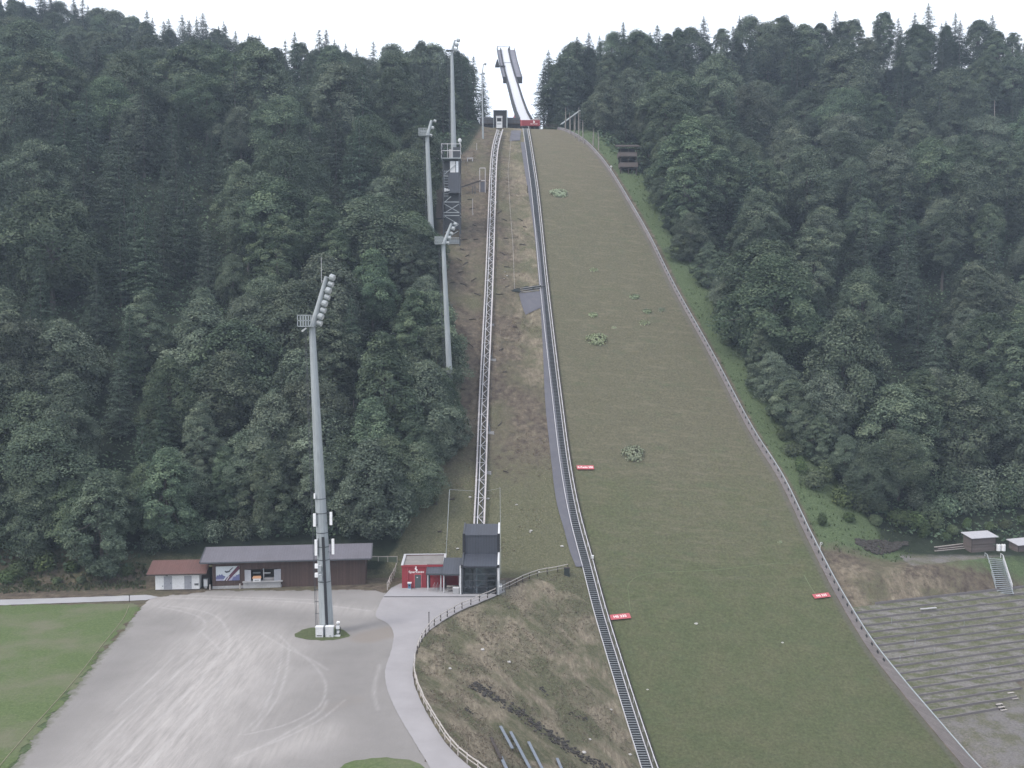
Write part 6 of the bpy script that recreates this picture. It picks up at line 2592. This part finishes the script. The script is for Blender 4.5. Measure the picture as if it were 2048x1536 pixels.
def wood_fence(W, label, hgt=1.1, m='wood_grey', mr='wood_pale', step=2.3, name='wooden_fence'):
    o0 = W[0].copy()
    T = thing(name, label, 'fence', o0)
    P = resample(W, step)
    rr = random.Random(3)
    tops = []
    for p in P:
        mb = MB()
        l = Vector((rr.uniform(-.06, .06), rr.uniform(-.06, .06), hgt + rr.uniform(-.05, .05)))
        q = p - o0
        mb.tube([q + Vector((0, 0, -.4)), q + l], [.085, .07], 6)
        mb.obj('post', 'wood_dark' if m == 'wood_grey' else m, T)
        tops.append((q, l))
    for fr, r in ((.93, .075), (.48, .05)):
        mb = MB()
        for (q, l), (q2, l2) in zip(tops[:-1], tops[1:]):
            mb.tube([q + l * fr + Vector((0, -.09, rr.uniform(-.04, .04))), q2 + l2 * fr + Vector((0, -.09, rr.uniform(-.04, .04)))], r, 6)
        mb.obj('rail', mr, T)
    return T


wood_fence(FWp[:58], 'weathered two rail wooden fence curving from the green box round the grassy bank')
wood_fence(FWp[58:], 'paler uneven wooden fence along the paved path in the foreground', .95, 'wood_pale', 'wood_pale', 2.0)
W = [march(flat0, *p) for p in [(775, 1180), (782, 1165), (790, 1150), (796, 1134)]]
wood_fence(W, 'short pale railing left of the red house', 1.3, 'wood_pale', 'wood_pale', 1.8)
g = march(flat0, 858, 1256)
mb = MB()
mb.tube([Vector((0, 0, -.3)), Vector((0, 0, 2.2))], .06, 6)
mb.box(-.08, -.08, 2.2, .08, .08, 2.3)
o = mb.obj('marker_pole', 'wood_dark')
o.location = g
tag(o, 'single dark upright pole by the fence bend', 'pole')
g = march(flat0, 259, 1204)
mb = MB()
mb.tube([Vector((0, 0, -.3)), Vector((0, 0, 1.0))], .06, 6)
mb.box(-.09, -.09, 1.0, .09, .09, 1.08)
o = mb.obj('marker_pole', 'wood_dark')
o.location = g
tag(o, 'short dark post where the meadow path meets the lot', 'pole')
# green mesh fence behind barn and red house
p0, p1 = march(flat0, 738, 1140), march(flat0, 795, 1138)
C = thing('mesh_fence', 'green mesh fence panel between the barn and the red house', 'fence', p0)
Lf = (p1 - p0).length
MB().box(0, -.02, .1, Lf, .02, 2.35).obj('mesh', 'net', C)
mb = MB()
mb.box(0, -.05, 2.353, Lf, .05, 2.45)
for k in range(4):
    mb.box(Lf * k / 3 - .05, -.09, -.5, Lf * k / 3 + .05, -.023, 2.5)
mb.obj('post', 'wood_pale', C)
# tall net poles around the lift foot
g0 = G(891, 1120)
C = thing('net_enclosure', 'tall thin net poles with a top wire around the lower lift track', 'net frame', g0)
K = lambda px, py, Y: U(px, py, Y) - g0
Yn = g0.y
mb = MB()
mb.beam(K(891, 1128, Yn), K(899, 980, Yn + 4), .08, .08)
mb.beam(K(1002, 1165, Yn - 5), K(1000, 975, Yn + 4), .05, .05)
mb.obj('pole', 'steel', C)
mb = MB()
mb.beam(K(899, 979, Yn + 4), K(948, 982, Yn + 4), .045, .045)
mb.beam(K(968, 983, Yn + 4), K(1000, 976, Yn + 4), .03, .03)
mb.obj('top_wire', 'steel', C)
# dark green box at the end of the fence
g = G(1134, 1150)
C = thing('green_box', 'dark green box at the upper end of the wooden fence', 'cabinet', g)
MB().box(-.5, -.3, -.3, .45, .35, 1.25).obj('body', 'green_box', C)
MB().box(-.55, -.35, 1.253, .5, .4, 1.33).obj('lid', 'wood_dark', C)
# little white boxes on the rails
i = min(range(len(LWu)), key=lambda k: abs(proj(LWu[k])[1] - 1128))
p = on_line(LWu, 1.2, 0)[i]
C = thing('rail_box', 'small white box fixed on the stairway handrail', 'box', p + Vector((0, 0, 1.13)))
MB().box(-.18, -.2, 0, .18, .2, .5).obj('body', 'offwhite', C)
MB().box(-.22, -.24, .503, .22, .24, .56).obj('lid', 'white', C)
p = G(1640, 1108)
C = thing('rail_lamp', 'small pale hooked device on the right boards', 'lamp', p)
mb = MB()
mb.tube([Vector((0, 0, -.3)), Vector((0, 0, 1.9)), Vector((.12, 0, 2.2)), Vector((.3, 0, 2.2)), Vector((.38, 0, 1.95)), Vector((.28, 0, 1.75))], .06, 6)
mb.obj('hook', 'offwhite', C)
g = G(1222, 345)
C = thing('rail_lamp', 'small pale device on a post by the boards below the viewing stand', 'lamp', g)
mb = MB()
mb.tube([Vector((0, 0, -.3)), Vector((0, 0, 2.2))], .08, 6)
mb.box(-.3, -.2, 1.7, .3, .2, 2.0)
mb.obj('hook', 'offwhite', C)
# pale box by the mid mast
g = G(910, 850)
C = thing('pole_box', 'narrow pale box on a pole at the forest edge below the slim mast', 'box', g)
mb = MB()
mb.box(-.18, -.15, .6, .18, .15, 2.4)
mb.obj('body', 'offwhite', C)
MB().box(-.06, -.05, -.4, .06, .05, .597).obj('pole', 'steel', C)
# folded nets / dark pile on the brown slope
g = G(1058, 582)
C = thing('net_pile', 'dark bundle of folded nets and slats above the grey matting patch', 'net pile', g)
rr = random.Random(8)
mb = MB()
for k in range(26):
    px = 1030 + rr.random() * 52
    py = 584 - (px - 1030) * .16 + rr.uniform(-5, 3)
    p = G(px, py) - g + Vector((0, 0, rr.uniform(.1, .5)))
    an = rr.uniform(-.3, .3)
    d = Vector((math.cos(an), math.sin(an) * .4, rr.uniform(-.05, .2))) * rr.uniform(.5, 1.3)
    mb.beam(p - d, p + d, rr.uniform(.12, .35), rr.uniform(.1, .3))
mb.obj('bundle', 'green_box', C)
mb = MB()
for py in (577, 581, 585):
    a_, b_ = G(1040, py + 4), G(1082, py - 2)
    mb.beam(a_ - g + Vector((0, 0, .55)), b_ - g + Vector((0, 0, .55)), .12, .12)
mb.obj('slat', 'rail_mauve', C)

# sticks and branches on the brown slope
rr = random.Random(12)
BR = [(925, 500, 10), (930, 480, 12), (935, 512, 9), (918, 520, 14), (932, 527, 12), (922, 545, 12), (905, 566, 12), (928, 570, 16), (940, 400, 10), (945, 418, 12), (950, 452, 10), (952, 480, 10), (948, 560, 12), (955, 590, 14),
      (1000, 425, 10), (1008, 440, 12), (1012, 478, 10), (1005, 508, 12), (1014, 535, 12), (1015, 574, 10), (1040, 440, 12), (1046, 490, 14), (1050, 455, 8), (870, 1010, 12), (880, 1065, 10), (905, 1000, 12), (1000, 590, 16), (945, 640, 14), (940, 690, 16), (935, 745, 14), (925, 780, 12), (880, 690, 10), (1003, 700, 10), (1010, 745, 10), (1000, 850, 10), (1012, 945, 12), (1030, 655, 10)]
for px, py, w in BR:
    p = G(px, py)
    Lb_ = w / F * p.y
    an = rr.choice([0, 0, .25, -.3, 2.6, .6])
    mb = MB()
    q = Vector((math.cos(an) * Lb_ / 2, math.sin(an) * Lb_ * .6, 0))
    zq = lambda v_: hz(p.x + v_.x, p.y + v_.y) - p.z + .12
    a_, b_ = -q, q
    mb.tube([Vector((a_.x, a_.y, zq(a_))), Vector((0, 0, .2)), Vector((b_.x, b_.y, zq(b_)))], [.13, .11, .05], 5)
    c_ = q * .3 + Vector((.25, .5, 0))
    mb.tube([Vector((q.x * .1, q.y * .1, .18)), Vector((c_.x, c_.y, zq(c_) + .1))], [.07, .03], 5)
    o = mb.obj('fallen_branch', 'wood_dark')
    o.location = p
    tag(o, 'dark fallen branch lying on the brown slope beside the lift', 'branch', 'fallen branches on the brown slope')
# pale stones
for k, (px, py) in enumerate([(1010, 545), (1014, 552), (1008, 558), (976, 998), (1033, 1010), (940, 995), (1060, 1065), (915, 1098), (1124, 1093), (1078, 1145), (1062, 1062), (900, 1338), (965, 1300), (1018, 1325), (1260, 1510), (1180, 1480), (1222, 1420), (1168, 1506), (1392, 1248), (1565, 1286), (1295, 1380)]):
    p = G(px, py)
    mb = MB()
    mb.ball((0, 0, .08), rr.uniform(.16, .3), 7, 4, jit=.15, rnd=rr, sc=(1.2, 1, .6))
    o = mb.obj('pale_stone', 'pale_stone')
    o.location = p
    tag(o, 'small pale stone lying loose on the grass or brown slope', 'stone', 'loose pale stones on the slopes')
# dark stone row across the bank
rr = random.Random(15)
mb = MB()
row_ = dens([(945, 1372), (972, 1382), (1000, 1405), (1040, 1425), (1075, 1455), (1105, 1472), (1130, 1492), (1165, 1515), (1195, 1528), (1215, 1540)], 30)
for (px, py) in row_:
    for k in range(2):
        if rr.random() < .35:
            continue
        p = G(px + rr.uniform(-9, 9), py + rr.uniform(-7, 8))
        mb.ball((p.x, p.y, p.z + .05), rr.uniform(.08, .26), 6, 4, jit=.25, rnd=rr, sc=(1.3, 1.0, .7))
for seg, n_ in (([(1080, 1375), (1095, 1395)], 14), ([(1140, 1425), (1170, 1440)], 16), ([(930, 1415), (940, 1425)], 12)):
    for k in range(n_):
        t = rr.random()
        p = G(seg[0][0] + (seg[1][0] - seg[0][0]) * t + rr.uniform(-4, 4), seg[0][1] + (seg[1][1] - seg[0][1]) * t + rr.uniform(-4, 4))
        mb.ball((p.x, p.y, p.z + .03), rr.uniform(.08, .2), 6, 4, jit=.25, rnd=rr, sc=(1.3, 1, .7))
o = mb.obj('rubble', 'stone')
tag(o, 'broken row of dark rubble stones across the grassy bank', 'rubble', kind='stuff')
# blue grey bench beams at the bottom of the bank
for k, (pa, pb, m, dsc) in enumerate([((1001, 1459), (1025, 1504), 'blue_tube', 'blue grey bench beam, shortest and uppermost on the bank'), ((1021, 1470), (1062, 1548), 'blue_tube', 'long blue grey bench beam in the middle of the bank bottom'),
                                      ((1057, 1490), (1092, 1560), 'blue_tube', 'blue grey bench beam right of the long one'), ((982, 1482), (1002, 1525), 'wood_dark', 'dark rotten bench beam left of the blue ones'),
                                      ((1002, 1521), (1018, 1556), 'blue_tube', 'blue grey bench beam end below the dark one'), ((1114, 1523), (1128, 1556), 'blue_tube', 'rightmost blue grey bench beam end at the bottom edge')]):
    p, q = G(*pa), G(*pb)
    C = thing('bench_beam', dsc, 'bench', p, 0, 'bench beams on the bank')
    d = q - p
    mb = MB()
    n_ = max(2, int(d.length / 1.5))
    for s in range(n_):
        u0, u1 = p.lerp(q, s / n_), p.lerp(q, (s + 1) / n_)
        mb.beam(u0 - p + Vector((0, 0, .42)), u1 - p + Vector((0, 0, .42)), .34, .08)
    mb.obj('seat', m, C)
    mb = MB()
    for s in range(n_ + 1):
        u0 = p.lerp(q, s / n_)
        zz = hz(u0.x, u0.y) - p.z
        mb.box(u0.x - p.x - .06, u0.y - p.y - .06, zz - .3, u0.x - p.x + .06, u0.y - p.y + .06, u0.z - p.z + .377)
    mb.obj('leg', 'wood_dark', C)

# ------------------------------------------------------------------ standing terrace on the right
ca, sa = math.cos(A2), math.sin(A2)
base_q, tread, rise = 134.4, 1.43, .66
T = thing('standing_terrace', 'long weedy standing terrace with grey kerb boards right of the landing slope', 'terrace', (70, 165, -6))


def qpt(q, r, z):      # r along the rows, q across
    return Vector((r * ca - q * sa, r * sa + q * ca, z))


NRW = 16
for k in range(NRW):
    q1 = base_q - k * tread
    q0 = q1 - tread
    z = -5.9 - k * rise
    # left end at the boards
    r = 30.
    lo_, hi_ = 40., 170.
    for _ in range(40):
        r = .5 * (lo_ + hi_)
        p = qpt(q0, r, 0)
        if p.x < float(xR(p.y)) + 1.25:
            lo_ = r
        else:
            hi_ = r
    rl = r
    rr_ = 150.0
    if k >= NRW - 3:
        rr_ = {13: 126.0, 14: 123.5, 15: 119.0}[k]
    mb = MB()
    nseg = max(2, int((rr_ - rl) / 6))
    for i in range(nseg):
        ra, rb = rl + (rr_ - rl) * i / nseg, rl + (rr_ - rl) * (i + 1) / nseg
        mb.hexa([qpt(q0 + .1, ra, z - 1.6), qpt(q0 + .1, rb - .0, z - 1.6), qpt(q1 + .1, rb, z - 1.2), qpt(q1 + .1, ra, z - 1.2), qpt(q0 + .1, ra, z - .40), qpt(q0 + .1, rb, z - .40), qpt(q1 + .1, rb, z), qpt(q1 + .1, ra, z)])
    o = mb.obj('terrace_step', 'terr_top', T, world=True)
    mb = MB()
    for i in range(nseg):
        ra, rb = rl + (rr_ - rl) * i / nseg + .02, rl + (rr_ - rl) * (i + 1) / nseg - .02
        dz = RND.uniform(-.05, .06)
        dz2 = RND.uniform(-.05, .06)
        mb.hexa([qpt(q0 - .02, ra, z - .75), qpt(q0 - .02, rb, z - .75), qpt(q0 + .095, rb, z - .75), qpt(q0 + .095, ra, z - .75), qpt(q0 - .02, ra, z - .37 + dz), qpt(q0 - .02, rb, z - .37 + dz2), qpt(q0 + .095, rb, z - .37 + dz2), qpt(q0 + .095, ra, z - .37 + dz)])
    mb.obj('kerb_board', 'wood_grey', o, world=True)
mb = MB()
q = base_q + .12
p0, p1 = qpt(q, rl, 0), None
mb2 = MB()
for i in range(14):
    ra = rl - 4 + i * 6.2
    if qpt(q, ra, 0).x < float(xR(qpt(q, ra, 0).y)) + 1.5:
        continue
    mb2.hexa([qpt(q, ra, -6.4), qpt(q, ra + 6.15, -6.4), qpt(q + .12, ra + 6.15, -6.4), qpt(q + .12, ra, -6.4), qpt(q, ra, -5.45), qpt(q, ra + 6.15, -5.45), qpt(q + .12, ra + 6.15, -5.45), qpt(q + .12, ra, -5.45)])
mb2.obj('back_board', 'wood_grey', T, world=True)
mb = MB()
for (px, py) in [(1736, 1255), (1783, 1248), (1868, 1310), (1800, 1325), (1928, 1255), (1980, 1345), (1912, 1350), (1830, 1290)]:
    p = G(px, py)
    mb.beam(p + Vector((0, 0, -.5)), p + Vector((0, 0, 1.1)), .05, .05)
mb.obj('rail_post', 'steel', T, world=True)
o = MB()
p0, p1 = G(1841, 1226), G(1872, 1223)
o.beam(p0 + Vector((0, 0, .7)), p1 + Vector((0, 0, .7)), .35, .12)
o.obj('light_plank', 'steel_light', T, world=True)

# metal stairs up the embankment
top_, bot = G(1990, 1121), G(2011, 1189)
C = thing('metal_stairs', 'grey metal stairs with handrails climbing the embankment on the right', 'stairs', bot)
dv_ = top_ - bot
hor = Vector((dv_.x, dv_.y, 0))
sd = Vector((hor.y, -hor.x, 0)).normalized()
n_ = 17
mb = MB()
for k in range(n_ + 1):
    c = dv_ * (k / n_) + Vector((0, 0, .25))
    hd = hor.normalized() * .19
    mb.hexa([c - sd * 1.25 - hd, c + sd * 1.25 - hd, c + sd * 1.25 + hd, c - sd * 1.25 + hd] + [v_ + Vector((0, 0, .06)) for v_ in (c - sd * 1.25 - hd, c + sd * 1.25 - hd, c + sd * 1.25 + hd, c - sd * 1.25 + hd)])
mb.obj('tread', 'steel', C)
for s in (-1, 1):
    mb = MB()
    mb.beam(sd * 1.33 * s + Vector((0, 0, .1)), dv_ + sd * 1.33 * s + Vector((0, 0, .1)), .1, .3)
    mb.obj('stringer', 'steel', C)
    mb = MB()
    u0 = dv_ * (.12 if s > 0 else .2)
    for zz in ((1.1, .6) if s > 0 else (1.1,)):
        mb.beam(u0 + sd * 1.4 * s + Vector((0, 0, zz)), dv_ + sd * 1.4 * s + Vector((0, 0, zz)), .1, .1)
    for k in range(6):
        c = u0.lerp(dv_, k / 5) + sd * 1.4 * s
        mb.beam(c + Vector((0, 0, .1)), c + Vector((0, 0, 1.1)), .07, .07)
    mb.beam(dv_ + sd * 1.4 * s + Vector((0, 0, 1.1)), dv_ + sd * 1.4 * s + hor.normalized() * 1.5 + Vector((0, 0, 1.1)), .1, .1)
    mb.beam(dv_ + sd * 1.4 * s + hor.normalized() * 1.5 + Vector((0, 0, -.2)), dv_ + sd * 1.4 * s + hor.normalized() * 1.5 + Vector((0, 0, 1.1)), .1, .1)
    mb.obj('handrail', 'steel_light' if s > 0 else 'steel', C)
for px, py, dsc in [(2008, 1422, 'lower set of small pale wooden steps at the terrace end'), (2031, 1399, 'upper set of small pale wooden steps at the terrace end')]:
    p = G(px, py)
    C = thing('wooden_steps', dsc, 'steps', p, A2)
    for k in range(3):
        MB().box(-.6, -.1 + k * .45, .1 + k * .3, .6, .2 + k * .45, .18 + k * .3).obj('tread', 'wood_pale', C)
    mb = MB()
    for s in (-.5, .5):
        mb.beam((s, -.2, -.3), (s, 1.2, .75), .06, .18)
    mb.obj('stringer', 'wood_dark', C)

# ------------------------------------------------------------------ plank shed and neighbours on the shelf
def shed(name, pa, pb, h, d, label, rzo=0., m='wood_shed', roofm='offwhite'):
    a_, b_ = G(*pa), G(*pb)
    L_ = (b_ - a_).length
    rz_ = math.atan2(b_.y - a_.y, b_.x - a_.x)
    C = thing(name, label, 'shed', a_, rz_)
    mb = MB()
    mb.hexa([Vector((0, 0, -.6)), Vector((L_, 0, -.6)), Vector((L_, d, -.6)), Vector((0, d, -.6)), Vector((0, 0, h)), Vector((L_, 0, h)), Vector((L_, d, h + .5)), Vector((0, d, h + .5))])
    mb.obj('wall', m, C)
    mb = MB()
    e = .35
    k = .5 / d
    mb.hexa([Vector((-e, -e, h + .02 - k * e)), Vector((L_ + e, -e, h + .02 - k * e)), Vector((L_ + e, d + e, h + .52 + k * e)), Vector((-e, d + e, h + .52 + k * e)), Vector((-e, -e, h + .14 - k * e)), Vector((L_ + e, -e, h + .14 - k * e)), Vector((L_ + e, d + e, h + .64 + k * e)), Vector((-e, d + e, h + .64 + k * e))])
    mb.obj('roof', roofm, C)
    mb = MB()
    mb.box(-.04, -.06, -.6, .1, -.003, h - .1)
    mb.box(L_ - .1, -.06, -.6, L_ + .04, -.003, h - .1)
    mb.box(.1, -.05, h * .52, L_ - .1, -.003, h * .56)
    mb.obj('trim', 'wood_dark', C)
    return C


shed('plank_shed', (1943, 1105.5), (1991, 1101), 2.85, 2.3, 'grey brown plank shed with a white tin roof on the shelf above the terrace', roofm='white_tin')
shed('plank_shed', (2036, 1104), (2085, 1099), 1.35, 2.2, 'low shed with a pale tin roof cut off by the right picture edge', roofm='white_tin')
g = G(2002, 1101)
for k in range(2):
    C = thing('water_tank', 'white plastic tank, %s of the two beside the plank shed' % ('left' if k == 0 else 'right'), 'tank', g + Vector((-.55 + k * .98, 0, 0)), R(10))
    mb = MB()
    mb.tube([Vector((0, 0, -.2)), Vector((0, 0, 1.15)), Vector((0, 0, 1.25))], [.43, .43, .36], 12)
    mb.obj('body', 'white', C)
    mb = MB()
    mb.tube([Vector((0, 0, 1.253)), Vector((0, 0, 1.33))], .16, 10)
    mb.obj('lid', 'steel_dark', C)
C = thing('timber_pile', 'low pile of brown planks left of the plank shed', 'timber pile', G(1905, 1101))
rr = random.Random(4)
o1 = C.location
for k in range(7):
    p, q = G(1872 + rr.uniform(-5, 5), 1103 - k * .8), G(1938 + rr.uniform(-6, 3), 1097 - k * .8)
    mb = MB()
    mb.beam(p - o1 + Vector((0, 0, .1 + k * .05)), q - o1 + Vector((0, 0, .1 + k * .08)), .25, .1)
    mb.obj('plank', 'wood_dark' if k % 3 else 'wood_pale', C)
# rubble heap
rr = random.Random(19)
mb = MB()
for k in range(420):
    t = rr.random()
    px = 1712 + 100 * t + rr.uniform(-3, 3)
    py = 1080 + 6 * t + rr.random() * (22 * math.sin(math.pi * min(1, t * 1.05)) + 5)
    p = G(px, py)
    mb.ball((p.x, p.y, p.z + .1), rr.uniform(.14, .42), 6, 4, jit=.28, rnd=rr, sc=(1.2, 1, .75))
o = mb.obj('boulder_heap', 'stone')
tag(o, 'heap of grey rubble below the right forest edge', 'rubble', kind='stuff')
# guide wire on the brown slope
mb = MB()
W = [G(*p) for p in [(1022, 285), (1016, 350), (1020, 420), (1026, 500), (1029, 580)]]
o0 = W[0]
mb.tube([p - o0 + Vector((0, 0, .9)) for p in W], .03, 4)
for p in W:
    mb.tube([p - o0 + Vector((0, 0, -.3)), p - o0 + Vector((0, 0, .95))], .05, 5)
o = mb.obj('guide_wire', 'rail_mauve')
o.location = o0
tag(o, 'thin guide wire on stakes between the lift track and stairway', 'wire')
for px, py in ((945, 430), (1055, 386), (953, 300)):
    g = G(px, py)
    mb = MB()
    mb.tube([Vector((0, 0, -.5)), Vector((.05, 0, 2.2 if px != 945 else 4.5))], [.1, .08], 6)
    mb.tube([Vector((0, 0, .8)), Vector((.3, .2, .2))], .05, 5)
    o = mb.obj('stake', 'wood_dark' if px == 1055 else 'rail_mauve')
    o.location = g
    tag(o, {945: 'tall thin stake below the sloping boom', 1055: 'dark stake beside the upper stairway', 953: 'pale stake left of the upper lift track'}[px], 'stake')
